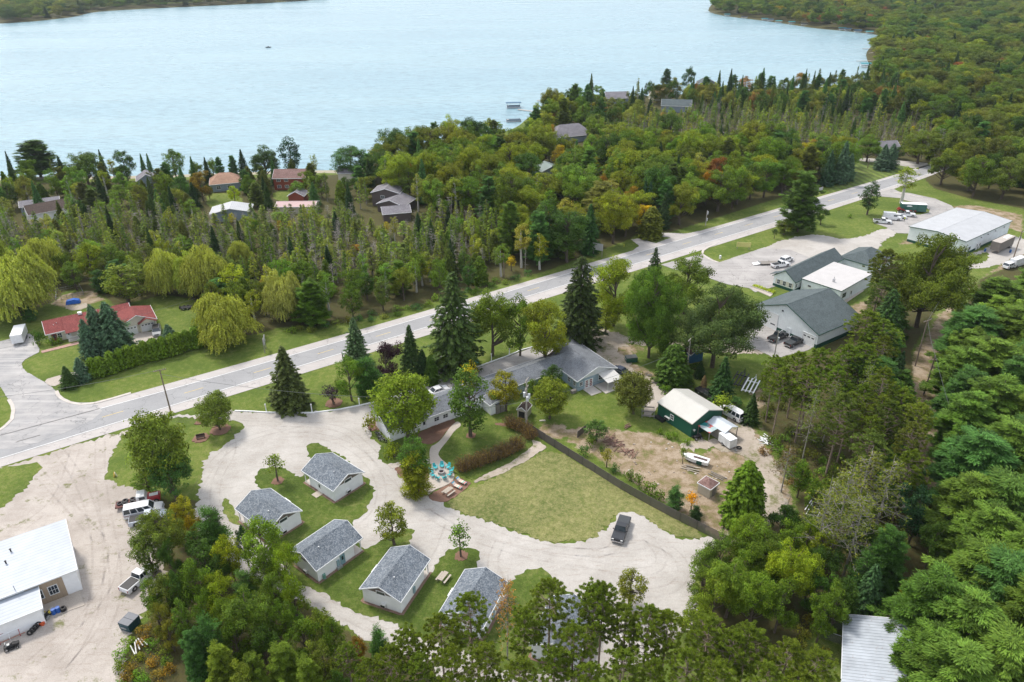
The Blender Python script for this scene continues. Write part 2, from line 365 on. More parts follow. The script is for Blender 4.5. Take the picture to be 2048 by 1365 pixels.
def whitepine(seed, kind='white_pine', Hh=19., Rr=5.0, start=0.10, warm=0.10, size=0.125, per=135, bark=None, nwh=15):
    """plates of soft foliage on whorled limbs, open at the edge"""
    rs = np.random.default_rng(seed); mb = MB()
    mb.tube((0, 0, -0.3), (0.1, 0, Hh*0.95), 0.015*Hh, 0.04, 7, False)
    cen, rad = [], []
    for w in range(nwh):
        t = (w+rs.uniform(-.2, .2))/nwh; z = Hh*(start+(0.96-start)*t)
        rw = Rr*(1-t)**0.62*(0.85 if t < 0.12 else 1)*rs.uniform(0.8, 1.15)+0.4
        nb = int(rs.integers(5, 8))
        for b in range(nb):
            a = w*1.3+2*math.pi*b/nb+rs.normal()*0.2; rb = rw*rs.uniform(0.62, 1.15); tipz = rb*rs.uniform(0.02, 0.28)*(1 if t > 0.25 else 0.4)
            mb.tube((0, 0, z), (math.cos(a)*rb, math.sin(a)*rb, z+tipz), 0.06, 0.012, 4, False)
            for k in range(max(3, int(rb*2.4))):
                q = rs.uniform(0.3, 1.05); sd = rs.normal()*0.2*rb*(1.25-q)
                cen.append(np.array([math.cos(a)*rb*q-math.sin(a)*sd, math.sin(a)*rb*q+math.cos(a)*sd, z+tipz*q*q+0.1+rs.normal()*0.5])); rad.append(rs.uniform(0.35, 0.95))
    C, NN, U, S, L = [], [], [], [], []
    for c, r in zip(cen, rad):
        k = int(per*r/0.6); d = rdir(rs, k); d[:, 2] = d[:, 2]*0.5+0.35
        p = c+d*r*np.array([1, 1, 0.85])*rs.uniform(0.3, 1.1, (k, 1))
        out = np.array([c[0], c[1], 0.]); out /= max(0.1, np.linalg.norm(out))
        nn = np.cross(d, rdir(rs, k)); nn[:, 2] = np.abs(nn[:, 2])+0.45
        base = 0.38+0.2*rs.normal()
        C.append(p); NN.append(nn); U.append(d*0.6+out*0.8+rdir(rs, k)*0.4); S.append(size*rs.uniform(0.8, 1.4, k))
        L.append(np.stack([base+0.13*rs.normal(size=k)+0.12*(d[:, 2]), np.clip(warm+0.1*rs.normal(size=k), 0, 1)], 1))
    S = np.concatenate(S)
    me = quads_mesh(kind+'_crown', np.concatenate(C), np.concatenate(NN), np.concatenate(U), S*1.5, S*0.36, np.concatenate(L), LEAF)
    add_proto(kind, me, mb, bark or BARK, Hh, 2*Rr)
def willow(seed, Hh=12., Rr=6.):
    rs = np.random.default_rng(seed); C, NN, U, S, L = [], [], [], [], []
    mb = MB(); mb.tube((0, 0, -0.3), (0, 0, Hh*0.35), 0.5, 0.4, 8, False)
    for i in range(180):
        dd_ = rdir(rs, 1)[0]; dd_[2] = abs(dd_[2])*1.1-0.12; a = math.atan2(dd_[1], dd_[0]); q_ = rs.uniform(0.55, 0.95)*(0.88+0.2*math.sin(3*a+seed)+0.08*math.sin(7*a))
        rb = math.hypot(dd_[0], dd_[1])*Rr*q_; top = Hh*0.30+max(0, dd_[2]*0.62+0.06)*Hh*min(1.05, q_+0.15)
        cx, cy = math.cos(a)*rb, math.sin(a)*rb
        if i % 3 == 0: mb.tube((0, 0, Hh*0.33), (cx*0.8, cy*0.8, top-0.8), 0.16, 0.03, 4, False)
        cr = rs.uniform(0.9, 1.7); base = 0.44+0.12*rs.normal()
        for s_ in range(26):
            d = rdir(rs, 1)[0]; d[2] = abs(d[2]); st = np.array([cx, cy, top-cr*0.5])+d*cr*np.array([1, 1, 0.8])
            ln = rs.uniform(0.6, 1.9)*(0.6+0.6*rb/Rr); k = int(ln*5)+3
            q = np.linspace(0, 1, k); o = np.array([d[0], d[1], 0.])*0.5+np.array([cx, cy, 0])/Rr*0.7
            p = st+np.outer(q**0.6, o)-np.outer(q*ln, [0, 0, 1])+rs.normal(size=(k, 3))*0.09
            p[:, 2] = np.maximum(p[:, 2], 0.4)
            nn = rdir(rs, k)*0.6+np.array([d[0], d[1], 0.35])*0.9
            C.append(p); NN.append(nn); U.append(np.tile([0., 0, -1], (k, 1))+rs.normal(size=(k, 3))*0.25); S.append(rs.uniform(0.12, 0.22, k))
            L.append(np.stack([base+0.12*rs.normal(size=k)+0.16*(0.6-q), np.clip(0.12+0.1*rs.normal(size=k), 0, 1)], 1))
    S = np.concatenate(S)
    me = quads_mesh('willow_crown', np.concatenate(C), np.concatenate(NN), np.concatenate(U), S*1.5, S*0.5, np.concatenate(L), LEAF)
    add_proto('willow', me, mb, BARK, Hh, 2*Rr)
def bare(seed, kind='dead_tree', Hh=11., spread=1.4, n=34, up=0.3, bark=None, r=0.10, tw=3, leafy=0):
    rs = np.random.default_rng(seed); mb = MB(); mb.tube((0, 0, -0.3), (rs.normal()*0.25, rs.normal()*0.25, Hh), r, 0.02, 5, False)
    C = []
    for i in range(n):
        z = Hh*rs.uniform(0.3, 0.98); a = rs.uniform(0, 6.28); l = spread*(1.15-z/Hh)*rs.uniform(0.5, 1.3)+0.25
        e = Vector((math.cos(a)*l, math.sin(a)*l, z+up*l)); mb.tube((0, 0, z), e, 0.035, 0.012, 3, False)
        for k in range(tw):
            f = e*rs.uniform(0.4, 0.9); f.z = z+(e.z-z)*0.7; g = f+Vector((rs.normal()*0.4, rs.normal()*0.4, abs(rs.normal())*0.3))*l*0.5
            mb.tube(f, g, 0.018, 0.006, 3, False); C.append(np.array(g))
    me = None
    if leafy:
        c = np.repeat(np.array(C), leafy, 0)+rs.normal(size=(len(C)*leafy, 3))*0.16; k = len(c)
        me = quads_mesh(kind+'_crown', c, rdir(rs, k)+[0, 0, .5], rdir(rs, k), rs.uniform(.1, .2, k), rs.uniform(.06, .12, k), np.stack([0.45+0.15*rs.normal(size=k), np.clip(0.2+0.2*rs.normal(size=k), 0, 1)], 1), LEAF)
    add_proto(kind, me, mb, bark or BARK_G, Hh, 2*spread)
def bush(seed, kind='bush', Hh=1.6, Rr=1.2, per=110, size=0.10, n=18, warm=0.2):
    rs = np.random.default_rng(seed); cen, rad = [], []
    for i in range(n):
        a = rs.uniform(0, 6.28); q = math.sqrt(rs.random())*Rr*0.75; cen.append(np.array([math.cos(a)*q, math.sin(a)*q, Hh*rs.uniform(0.15, 0.8)*(1-0.4*q/Rr)])); rad.append(rs.uniform(0.28, 0.5)*Rr/1.2)
    c, nn, u, s, l = clump_leaves(rs, cen, rad, per, size, warm=warm)
    mb = MB()
    for e in cen[:7]: mb.tube((0, 0, 0), tuple(e), 0.03, 0.01, 3, False)
    add_proto(kind, quads_mesh(kind+'_crown', c, nn, u, s, s*0.7, l, LEAF), mb, BARK, Hh, 2*Rr)
def twiggy(seed, Hh=2.0, Rr=1.4):
    rs = np.random.default_rng(seed); mb = MB(); C = []
    for i in range(150):
        a = rs.uniform(0, 6.28); q = Rr*math.sqrt(rs.random()); h = Hh*rs.uniform(0.45, 1.1)*(1-0.4*(q/Rr)**2)
        b = Vector((math.cos(a)*q*0.35, math.sin(a)*q*0.35, 0)); e = Vector((math.cos(a)*q, math.sin(a)*q, h)); mb.tube(b, e, 0.02, 0.006, 3, False)
        for k in range(3): C.append(np.array(b.lerp(e, rs.uniform(0.4, 1)))+rs.normal(size=3)*0.12)
        g = e+Vector(rs.normal(size=3))*0.22; mb.tube(b.lerp(e, 0.7), g, 0.01, 0.005, 3, False)
    c = np.repeat(np.array(C), 3, 0); c = c+rs.normal(size=c.shape)*0.08; k = len(c)
    me = quads_mesh('twigs_crown', c, rdir(rs, k)+[0, 0, .4], rdir(rs, k), rs.uniform(.05, .1, k), rs.uniform(.03, .06, k), np.stack([0.4+0.2*rs.normal(size=k), np.clip(0.3+0.3*rs.normal(size=k), 0, 1)], 1), LEAF)
    add_proto('twiggy', me, mb, mat_bark('twig', (0.17, 0.12, 0.09)), Hh, 2*Rr)
for i in range(5): broadleaf(10+i, Hh=12, Rr=4.6, warm=0.2, sub=(0, 7, 6, 0, 8)[i])
for i in range(2): broadleaf(30+i, kind='oval', Hh=11, Rr=3.4, trunk=0.10, nclump=85, warm=0.15, per=110, crr=(0.6, 1.1))
for i in range(3): broadleaf(40+i, kind='poplar', Hh=12, Rr=2.7, trunk=0.25, nclump=62, size=0.12, per=120, warm=0.3, gap=0.3, bark=BARK_W, crr=(0.7, 1.2))
for i in range(2): broadleaf(50+i, kind='sapling', Hh=5, Rr=1.7, trunk=0.18, nclump=34, size=0.11, per=70, warm=0.15, gap=0.35, crr=(1.0, 1.7))
for i in range(3): broadleaf(60+i, kind='big', Hh=17, Rr=6.5, trunk=0.16, nclump=190, size=0.16, per=85, warm=0.25, crr=(0.45, 1.0), gap=0.1, sub=9+i)
broadleaf(66, kind='giant', Hh=22, Rr=11, trunk=0.12, nclump=380, size=0.18, per=85, warm=0.25, crr=(0.42, 0.8), gap=0.1, sub=13); broadleaf(67, kind='giant', Hh=22, Rr=11, trunk=0.2, nclump=300, size=0.18, per=85, warm=0.2, crr=(0.42, 0.75), gap=0.2, sub=17)
for i in range(2): broadleaf(68+i, kind='round', Hh=12, Rr=5.5, trunk=0.12, nclump=190, size=0.15, per=85, warm=0.15, crr=(0.5, 0.95))
for i in range(3): spruce(70+i, Hh=14, Rr=3.0)
for i in range(2): spruce(80+i, kind='hemlock', Hh=20, Rr=4.6, dens=0.85, droop=0.42, tier=0.72, size=0.2, pw=0.7)
spruce(85, kind='blue_spruce', Hh=10, Rr=3.0, dens=1.15, droop=0.12, tier=0.36, size=0.15, pw=0.8)
spruce(86, kind='blue_spruce', Hh=10, Rr=2.8, dens=1.1, droop=0.15, tier=0.38, size=0.15, pw=0.75)
for i in range(4): spruce(90+i, kind='swamp_conifer', Hh=11, Rr=1.45, dens=0.7, droop=0.12, tier=0.5, size=0.17, skirt=0.22, warm=0.06, pw=0.75, bark=BARK_G, lacy=0.38)
for i in range(2): spruce(96+i, kind='arborvitae', Hh=3.4, Rr=1.15, dens=2.2, droop=-0.25, tier=0.2, size=0.10, skirt=0.02, pw=0.55)
for i in range(2): spruce(98+i, kind='cedar', Hh=9, Rr=2.4, dens=1.5, droop=0.0, tier=0.33, size=0.15, skirt=0.03, pw=0.6, warm=0.15)
for i in range(4): tuftpine(100+i, nb=48, start=0.42+0.04*i, tuft=0.36, per=52)
for i in range(3): whitepine(120+i, nwh=15, Rr=4.6)
whitepine(125, kind='broad_pine', Hh=17, Rr=6.2, start=0.2, nwh=15, per=90); whitepine(126, kind='young_pine', Hh=6, Rr=2.0, start=0.05, nwh=9, per=60, size=0.10)
for i in range(2): willow(130+i)
for i in range(3): bare(140+i)
bare(145, kind='bare_pine', Hh=17, spread=3.4, n=60, up=0.1, tw=5, r=0.17, leafy=3)
for i in range(2): bush(150+i)
for i in range(2): twiggy(160+i)
TN = dict(maple='maple_tree', oval='broadleaf_tree', poplar='poplar_tree', sapling='young_tree', big='large_maple', giant='large_maple', round='large_maple', spruce='spruce_tree', hemlock='hemlock_tree',
  blue_spruce='blue_spruce', swamp_conifer='swamp_conifer', arborvitae='hedge_shrub', cedar='cedar_tree', red_pine='red_pine', white_pine='white_pine',
  broad_pine='spreading_pine', young_pine='young_pine', willow='willow_tree', dead_tree='dead_tree', bare_pine='bare_pine', bush='bush', twiggy='twiggy_shrub')
TREES = []
def put_tree(kind, x, y, h, w, tint, label, cat='tree', group=None, z=0.0, var=None):
    if kind == 'maple' and w > 9.8: kind = 'big'
    ps = PROTO[kind]; pr = ps[rng.randrange(len(ps)) if var is None else var % len(ps)]
    t = thing(TN[kind], label, cat, (x, y, z), rng.uniform(0, 6.28), group)
    sw = w/pr[3]; sh = h/pr[2]
    for me, nm in ((pr[0], 'crown'), (pr[1], 'trunk')):
        if me is None: continue
        o = bpy.data.objects.new(nm, me); COL.objects.link(o); o.parent = t; o.scale = (sw, sw, sh)
        if nm == 'crown': o['tint'] = [float(c) for c in tint]
    TREES.append((x, y, w/2)); return t
def jt(c, a=0.12):
    k = 1+rng.uniform(-a, a)*1.4; return (max(0, c[0]*k*(1+rng.uniform(-a, a))), max(0, c[1]*k), max(0, c[2]*k*(1+rng.uniform(-a, a))))
# leaf tints (linear albedo)
GR = (0.085, 0.135, 0.022); GD = (0.045, 0.085, 0.022); GY = (0.16, 0.19, 0.022); GB = (0.10, 0.17, 0.03); OL = (0.085, 0.105, 0.03); SPR = (0.05, 0.085, 0.028)
DK = (0.028, 0.055, 0.026); BL = (0.075, 0.125, 0.115); WI = (0.24, 0.26, 0.075); TA = (0.15, 0.19, 0.045); OR = (0.22, 0.13, 0.03); YE = (0.34, 0.27, 0.02); RE = (0.19, 0.075, 0.04)
PU = (0.035, 0.022, 0.045); WP = (0.092, 0.148, 0.036); RP = (0.10, 0.14, 0.026); TE = (0.06, 0.13, 0.05); BR = (0.15, 0.10, 0.06)
def tree_px(kind, ub, vb, vt, wpx, tint, label, **kw):
    b = G(ub, vb); h = height_at(b, vt); d = PJ((b.x, b.y, h*0.5))[2]
    return put_tree(kind, b.x, b.y, h, wpx*d/F, tint, label, **kw)
# ---------------------------------------------------------------- land, lake, roads
def pts(L, z=0.0): return np.array([G2(u, v, z) for u, v in L])
def smooth(P, it=2):
    for _ in range(it):
        Q = np.roll(P, -1, 0); P = np.stack([P*0.75+Q*0.25, P*0.25+Q*0.75], 1).reshape(-1, 2)
    return P
def inside(P, X, Y):
    r = np.zeros(X.shape, bool); n = len(P)
    for i in range(n):
        x0, y0 = P[i]; x1, y1 = P[(i+1) % n]
        if y0 == y1: continue
        c = ((y0 > Y) != (y1 > Y)) & (X < (x1-x0)*(Y-y0)/(y1-y0)+x0); r ^= c
    return r
def sdist(P, X, Y):
    d = np.full(X.shape, 1e9); n = len(P)
    for i in range(n):
        a = P[i]; b = P[(i+1) % n]; ab = b-a; L = max(1e-9, ab@ab)
        t = np.clip(((X-a[0])*ab[0]+(Y-a[1])*ab[1])/L, 0, 1)
        d = np.minimum(d, (X-a[0]-t*ab[0])**2+(Y-a[1]-t*ab[1])**2)
    d = np.sqrt(d); return np.where(inside(P, X, Y), d, -d)
WZ = -1.2
near_shore = [(-900, 420), (-300, 380), (-60, 366), (80, 362), (190, 362), (300, 360), (420, 356), (520, 352), (640, 349), (700, 350), (745, 338), (800, 322), (870, 308), (960, 285), (1030, 268), (1062, 254), (1075, 240), (1100, 222), (1140, 208), (1200, 199), (1300, 196), (1400, 191), (1500, 187), (1600, 180), (1680, 176), (1735, 170), (1752, 160)]
right_shore = [(1762, 140), (1752, 122), (1748, 108), (1756, 96), (1768, 84), (1778, 73), (1755, 68), (1700, 62), (1640, 57), (1590, 49), (1524, 40), (1470, 34), (1432, 27), (1424, 20), (1436, 4), (1480, -22), (1500, -45)]
far_shore = [(900, -60), (800, -30), (700, -8), (620, 1), (500, 8), (300, 17), (180, 24), (150, 33), (80, 42), (0, 47), (-60, 50), (-400, 62), (-1500, 90)]
LAKE = smooth(pts(near_shore+right_shore+far_shore, WZ), 1)
def axis(lo, hi, step, mid, mstep, far):
    a = list(np.arange(lo, hi, step)); x = hi
    while x < mid[1]: a.append(x); x += mstep
    s = mstep
    while x < far: a.append(x); s *= 1.2; x += s
    a.append(far); x = lo-mstep; b = []
    while x > mid[0]: b.append(x); x -= mstep
    s = mstep
    while x > -far: b.append(x); s *= 1.2; x -= s
    b.append(-far); return np.array(b[::-1]+a)
gx = axis(-112, 250, 1.0, (-560, 1000), 5.0, 9000.); gy = axis(40, 330, 1.0, (-60, 1500), 5.0, 9000.)
QX, QY = np.meshgrid(gx, gy)
sl = sdist(LAKE, QX, QY)          # >0 in the lake
QZ = np.where(sl > 0, -0.4-np.minimum(sl*0.12, 5), np.clip(0.0-0.4*np.exp(sl/5.0), -0.4, 0))
# low wooded rise far behind everything
far = np.clip((QY-1900)/2500, 0, 1)*60+np.clip((np.abs(QX)-2500)/4000, 0, 1)*40
QZ = np.where(sl < -20, QZ+far, QZ)
def soft(P, w): return np.clip(sdist(P, QX, QY)/w+0.5, 0, 1)
FOREST_PX = [
 [(-700, 700), (-60, 640), (0, 560), (20, 640), (110, 600), (130, 575), (200, 585), (230, 612), (330, 590), (390, 600), (400, 640), (420, 680), (520, 668), (560, 655), (680, 648), (800, 622), (900, 596), (990, 570), (1100, 540), (1190, 505), (1262, 478), (1270, 470), (1340, 465), (1420, 440), (1530, 405), (1640, 372), (1700, 345), (1710, 318), (1800, 322), (1870, 330), (1850, 360), (1870, 378), (1930, 395), (2048, 418), (2100, 440), (2400, 420), (3000, 300), (3000, 60), (1990, -80), (1430, -60), (1424, 20), (1524, 40), (1640, 57), (1778, 72), (1748, 108), (1752, 160), (1600, 182), (1400, 192), (1200, 202), (1075, 240), (1062, 256), (960, 290), (745, 342), (640, 352), (300, 362), (-60, 368), (-900, 430)],
 [(1560, 800), (1580, 730), (1640, 700), (1720, 640), (1760, 560), (1850, 545), (1900, 560), (1880, 610), (1825, 700), (1830, 880), (1860, 1000), (1890, 1100), (1840, 1200), (1680, 1220), (1560, 1320), (1400, 1330), (1400, 1180), (1430, 1100), (1500, 1080), (1590, 1060), (1600, 960), (1540, 880), (1510, 820)],
 [(1960, 560), (2100, 500), (2600, 500), (2600, 1500), (1850, 1500), (1840, 1240), (1920, 1110), (1960, 1000), (1930, 900), (1920, 800), (1940, 700), (1930, 620)],
 [(240, 1290), (300, 1240), (320, 1100), (380, 1080), (560, 1160), (640, 1230), (760, 1300), (860, 1330), (1000, 1390), (1400, 1400), (1400, 1600), (200, 1600)],
 [(318, 1000), (400, 1000), (400, 1080), (330, 1080)],
]
fo = np.zeros(QX.shape)
for fp in FOREST_PX: fo = np.maximum(fo, soft(pts(fp), 4.0))
fo = np.where((sl > -90) & (QY > 420), 1.0, fo); fo = np.where((QY > 1500) | (np.abs(QX) > 900), 1.0, fo)
DRY_PX = [([(1130, 862), (1180, 850), (1240, 862), (1310, 868), (1360, 890), (1400, 915), (1440, 890), (1475, 835), (1500, 850), (1560, 930), (1590, 1020), (1570, 1060), (1500, 1070), (1450, 1085), (1400, 1050), (1300, 985), (1200, 920), (1140, 885)], 5.0, 1.0),
  ([(1085, 845), (1130, 848), (1150, 875), (1110, 880), (1070, 865)], 3.0, .8),
  ([(120, 590), (190, 578), (210, 600), (150, 620), (100, 610)], 4., .9), ([(1250, 720), (1290, 735), (1360, 775), (1320, 790), (1240, 740)], 4., .8),
  ([(1190, 655), (1290, 690), (1330, 690), (1250, 730), (1190, 700)], 6., .6), ([(1900, 600), (1985, 545), (2048, 530), (2048, 500), (1960, 560), (1880, 630), (1820, 720), (1825, 880), (1860, 1000), (1900, 1100), (1960, 1100), (1935, 900), (1925, 700)], 5., 1.0),
  ([(1700, 610), (1760, 590), (1740, 640), (1690, 650)], 3., .7), ([(1800, 480), (1830, 470), (1830, 490), (1790, 492)], 3., .6), ([(1490, 780), (1530, 770), (1560, 860), (1520, 870)], 5., .7),
  ([(1890, 412), (1950, 410), (2048, 430), (2048, 470), (2000, 450), (1930, 430)], 5., .8), ([(940, 1000), (1130, 950), (1250, 1010), (1180, 1080), (1060, 1070)], 8., .3)]
dr = np.zeros(QX.shape)
for P_, w, k in DRY_PX: dr = np.maximum(dr, soft(pts(P_), w)*k)
me = bpy.data.meshes.new('ground'); nx, ny = len(gx), len(gy)
co = np.stack([QX, QY, QZ], -1).reshape(-1, 3)
me.vertices.add(nx*ny); me.vertices.foreach_set('co', co.ravel())
ii = np.arange(nx*ny).reshape(ny, nx); q = np.stack([ii[:-1, :-1], ii[:-1, 1:], ii[1:, 1:], ii[1:, :-1]], -1).reshape(-1, 4)
me.loops.add(q.size); me.loops.foreach_set('vertex_index', q.ravel().astype(np.int32)); me.polygons.add(len(q)); me.polygons.foreach_set('loop_start', np.arange(0, q.size, 4, dtype=np.int32))
at = me.attributes.new('mask', 'FLOAT_COLOR', 'POINT'); cc = np.zeros((nx*ny, 4), np.float32)
cc[:, 0] = fo.ravel(); cc[:, 1] = dr.ravel(); cc[:, 2] = np.clip(1+sl.ravel()/3.5, 0, 1)*(QY.ravel() < 335); cc[:, 3] = 1; at.data.foreach_set('color', cc.ravel())
me.update(); me.validate()
def grass_nodes(nt, dryamt=0.0, stripes=None, green=(0.10, 0.15, 0.026), lush=(0.135, 0.195, 0.03), straw=(0.27, 0.24, 0.10)):
    p = pos(nt); n1 = noise(nt, 0.09, 6, p); n2 = noise(nt, 0.9, 6, p, 0.7); n3 = noise(nt, 5.0, 4, p, 0.7)
    c = mix(nt, green, lush, ramp(nt, n1, [(0.4, 0), (0.6, 1)]))
    c = mix(nt, c, straw, ramp(nt, mix(nt, n1, n2, 0.6), [(0.47-dryamt*0.2, 0), (0.75-dryamt*0.15, 0.75)]))
    n4 = noise(nt, 2.2, 5, p, 0.8); c = mix(nt, c, straw, ramp(nt, n4, [(0.55-dryamt*0.12, 0), (0.72-dryamt*0.1, 0.35+0.5*max(0, dryamt))]))
    c = mix(nt, c, ramp(nt, n3, [(0.3, 0.5), (0.7, 1.25)]), 0.8, 'MULTIPLY')
    c = mix(nt, c, ramp(nt, n2, [(0.3, 0.8), (0.7, 1.1)]), 0.8, 'MULTIPLY')
    return c, n3, n1, n2
def mat_ground():
    m, nt, out = newmat('ground'); c, n3, n1, n2 = grass_nodes(nt)
    a = N(nt, 'Attribute', attribute_name='mask'); s = N(nt, 'SeparateColor'); nt.links.new(a.outputs['Color'], s.inputs[0])
    p = pos(nt)
    fl = ramp(nt, mix(nt, n2, n3, 0.5), [(0.35, (0.05, 0.045, 0.02)), (0.5, (0.085, 0.075, 0.03)), (0.62, (0.06, 0.085, 0.025))])
    dn = noise(nt, 0.35, 7, p, 0.7)
    dirt = ramp(nt, dn, [(0.41, (0.38, 0.305, 0.225)), (0.52, (0.27, 0.205, 0.13)), (0.60, (0.19, 0.17, 0.075)), (0.70, (0.09, 0.12, 0.03))])
    dirt = mix(nt, dirt, ramp(nt, n3, [(0.3, 0.6), (0.7, 1.2)]), 0.8, 'MULTIPLY')
    def edge(sock, k=0.9):
        ad = N(nt, 'Math', operation='MULTIPLY_ADD'); nt.links.new(n2, ad.inputs[0]); ad.inputs[1].default_value = k; nt.links.new(sock, ad.inputs[2])
        return ramp(nt, ad.outputs[0], [(0.5+k*0.42, 0), (0.5+k*0.58, 1)])
    c = mix(nt, c, dirt, edge(s.outputs[1])); c = mix(nt, c, fl, edge(s.outputs[0]))
    c = mix(nt, c, (0.34, 0.31, 0.23), ramp(nt, s.outputs[2], [(0.6, 0), (0.85, 1)]))
    finish(nt, out, c, 0.95, bump=n3, bstr=0.6, bdist=0.12, spec=0.15); return m
GROUND_M = mat_ground(); me.materials.append(GROUND_M)
gob = bpy.data.objects.new('ground', me); COL.objects.link(gob); tag(gob, kind='structure')
# ---- lake
m, nt, out = newmat('lake_water'); p = pos(nt, (0.3, 1.5, 1), R(8)); p2 = pos(nt, (1.3, 4.2, 1), R(-10))
w1 = noise(nt, 0.55, 5, p, 0.65); w2 = noise(nt, 0.8, 4, p2, 0.6); w = mix(nt, w1, w2, 0.4)
big = noise(nt, 0.006, 4, pos(nt, (0.5, 1.6, 1)))
c = mix(nt, (0.22, 0.37, 0.44), (0.28, 0.42, 0.47), ramp(nt, big, [(0.35, 0), (0.65, 1)]))
c = mix(nt, c, ramp(nt, w, [(0.36, 0.3), (0.5, 0.95), (0.66, 1.2)]), 0.8, 'MULTIPLY')  # ripple light and dark painted into the water colour as streaks
WATER_P = finish(nt, out, c, ramp(nt, big, [(0.35, 0.22), (0.65, 0.32)]), bump=w, bstr=0.85, bdist=0.4, spec=0.5); WATER_P.inputs['IOR'].default_value = 1.33
mb = MB(); mb.add([(-9000, -3000, WZ), (9000, -3000, WZ), (9000, 9000, WZ), (-9000, 9000, WZ)], [(0, 1, 2, 3)])
tag(mb.build('lake', m), kind='structure')
# ---- sheets
from mathutils.geometry import tessellate_polygon
def sheet(name, P, z, mat, jit=0.25, sm=2, px=True, seed=0, skirt=0.1, step=0.45):
    P = pts(P) if px else np.array(P, float)
    P = smooth(P, sm) if sm else P
    out = []
    for i in range(len(P)):
        a = P[i]; b = P[(i+1) % len(P)]; n = max(1, int(np.hypot(*(b-a))/step))
        for k in range(n): out.append(a+(b-a)*k/n)
    P = np.array(out); rs = np.random.default_rng(seed+len(P))
    if jit > 0 and len(P) > 8:
        n = len(P); t = np.arange(n)*2*math.pi/n; off = np.zeros(n)
        L = n*step
        for wl, am in ((9., 0.9), (4., .7), (1.9, 0.55), (1.1, .5)):
            k = max(1, int(L/wl)); ph = rs.uniform(0, 6.28, 3)
            for j, q in enumerate((k, int(k*1.37)+1, int(k*0.71)+1)): off += am*0.4*np.sin(t*q+ph[j])
        off += rs.normal(size=n)*0.6
        T = np.roll(P, -1, 0)-np.roll(P, 1, 0); T /= np.maximum(np.hypot(T[:, 0], T[:, 1])[:, None], 1e-6)
        P = P+np.stack([-T[:, 1], T[:, 0]], 1)*off[:, None]*jit
    vs = [Vector((x, y, z)) for x, y in P]; tr = tessellate_polygon([vs])
    n = len(vs); mb = MB(); fs = []
    for t in tr:
        a, b, c = [vs[i] for i in t]
        fs.append(tuple(t) if (b-a).cross(c-a).z > 0 else tuple(t[::-1]))
    mb.add([tuple(v) for v in vs]+[(v.x, v.y, z-skirt) for v in vs], fs+[(i, (i+1) % n, n+(i+1) % n, n+i) for i in range(n)])
    return tag(mb.build(name, mat), kind='structure')
def mat_gravel(name, c0=(0.39, 0.365, 0.335), c1=(0.49, 0.465, 0.435), dirt=(0.31, 0.255, 0.205), rz=0.0, weeds=0.0):
    m, nt, out = newmat(name); p = pos(nt); n1 = noise(nt, 0.12, 6, p, 0.65); n2 = noise(nt, 1.1, 6, pos(nt, (0.35, 1.6, 1), rz), 0.7); n3 = noise(nt, 7, 3, p, 0.8)
    c = mix(nt, c0, c1, ramp(nt, n1, [(0.38, 0), (0.62, 1)])); c = mix(nt, c, dirt, ramp(nt, n2, [(0.52, 0), (0.74, 0.55)]))
    c = mix(nt, c, ramp(nt, n3, [(0.3, 0.72), (0.7, 1.15)]), 0.8, 'MULTIPLY')
    if weeds:
        wn = noise(nt, 0.3, 7, p, 0.75); c = mix(nt, c, (0.13, 0.14, 0.045), ramp(nt, wn, [(0.60-weeds*0.1, 0), (0.68-weeds*0.08, 0.85)]))
    finish(nt, out, c, 0.95, bump=n3, bstr=0.4, bdist=0.04, spec=0.15); return m
def mat_asphalt(name, c0, c1, rz=0.0, wear=0.4, crack=True):
    m, nt, out = newmat(name); p = pos(nt); n1 = noise(nt, 0.15, 6, p, 0.65); n2 = noise(nt, 0.5, 5, pos(nt, (0.08, 1.7, 1), rz), 0.7); n3 = noise(nt, 8, 3, p, 0.8)
    c = mix(nt, c0, c1, ramp(nt, n1, [(0.35, 0), (0.65, 1)])); c = mix(nt, c, tuple(min(1, x*1.3) for x in c1), ramp(nt, n2, [(0.45, 0), (0.75, wear)]))
    if crack:
        v = N(nt, 'TexVoronoi', feature='DISTANCE_TO_EDGE'); v.inputs['Scale'].default_value = 0.14
        wp = N(nt, 'VectorMath', operation='ADD'); nt.links.new(p, wp.inputs[0]); ns = N(nt, 'TexNoise'); ns.inputs['Scale'].default_value = 0.5; nt.links.new(p, ns.inputs['Vector'])
        sc = N(nt, 'VectorMath', operation='SCALE'); nt.links.new(ns.outputs['Color'], sc.inputs[0]); sc.inputs['Scale'].default_value = 4; nt.links.new(sc.outputs[0], wp.inputs[1]); nt.links.new(wp.outputs[0], v.inputs['Vector'])
        c = mix(nt, c, tuple(x*0.55 for x in c0), ramp(nt, v.outputs['Distance'], [(0.0, 0.7), (0.012, 0)]))
    c = mix(nt, c, ramp(nt, n3, [(0.3, 0.82), (0.7, 1.1)]), 0.7, 'MULTIPLY')
    finish(nt, out, c, 0.9, bump=n3, bstr=0.2, bdist=0.02, spec=0.2); return m
RA = R(35)
GRAVEL = mat_gravel('gravel', rz=-RA); GRAVEL_Y = mat_gravel('yard_gravel', (0.36, 0.32, 0.285), (0.48, 0.435, 0.395), (0.28, 0.23, 0.185), rz=-RA, weeds=0.3)
GRAVEL_D = mat_gravel('dirt_track', (0.34, 0.29, 0.235), (0.46, 0.40, 0.34), (0.25, 0.2, 0.14), rz=R(50), weeds=0.9)
ASPH = mat_asphalt('road_asphalt', (0.285, 0.285, 0.29), (0.325, 0.325, 0.328), -RA, 0.15); SHOULD = mat_asphalt('shoulder_asphalt', (0.40, 0.375, 0.36), (0.47, 0.44, 0.42), -RA, 0.3)
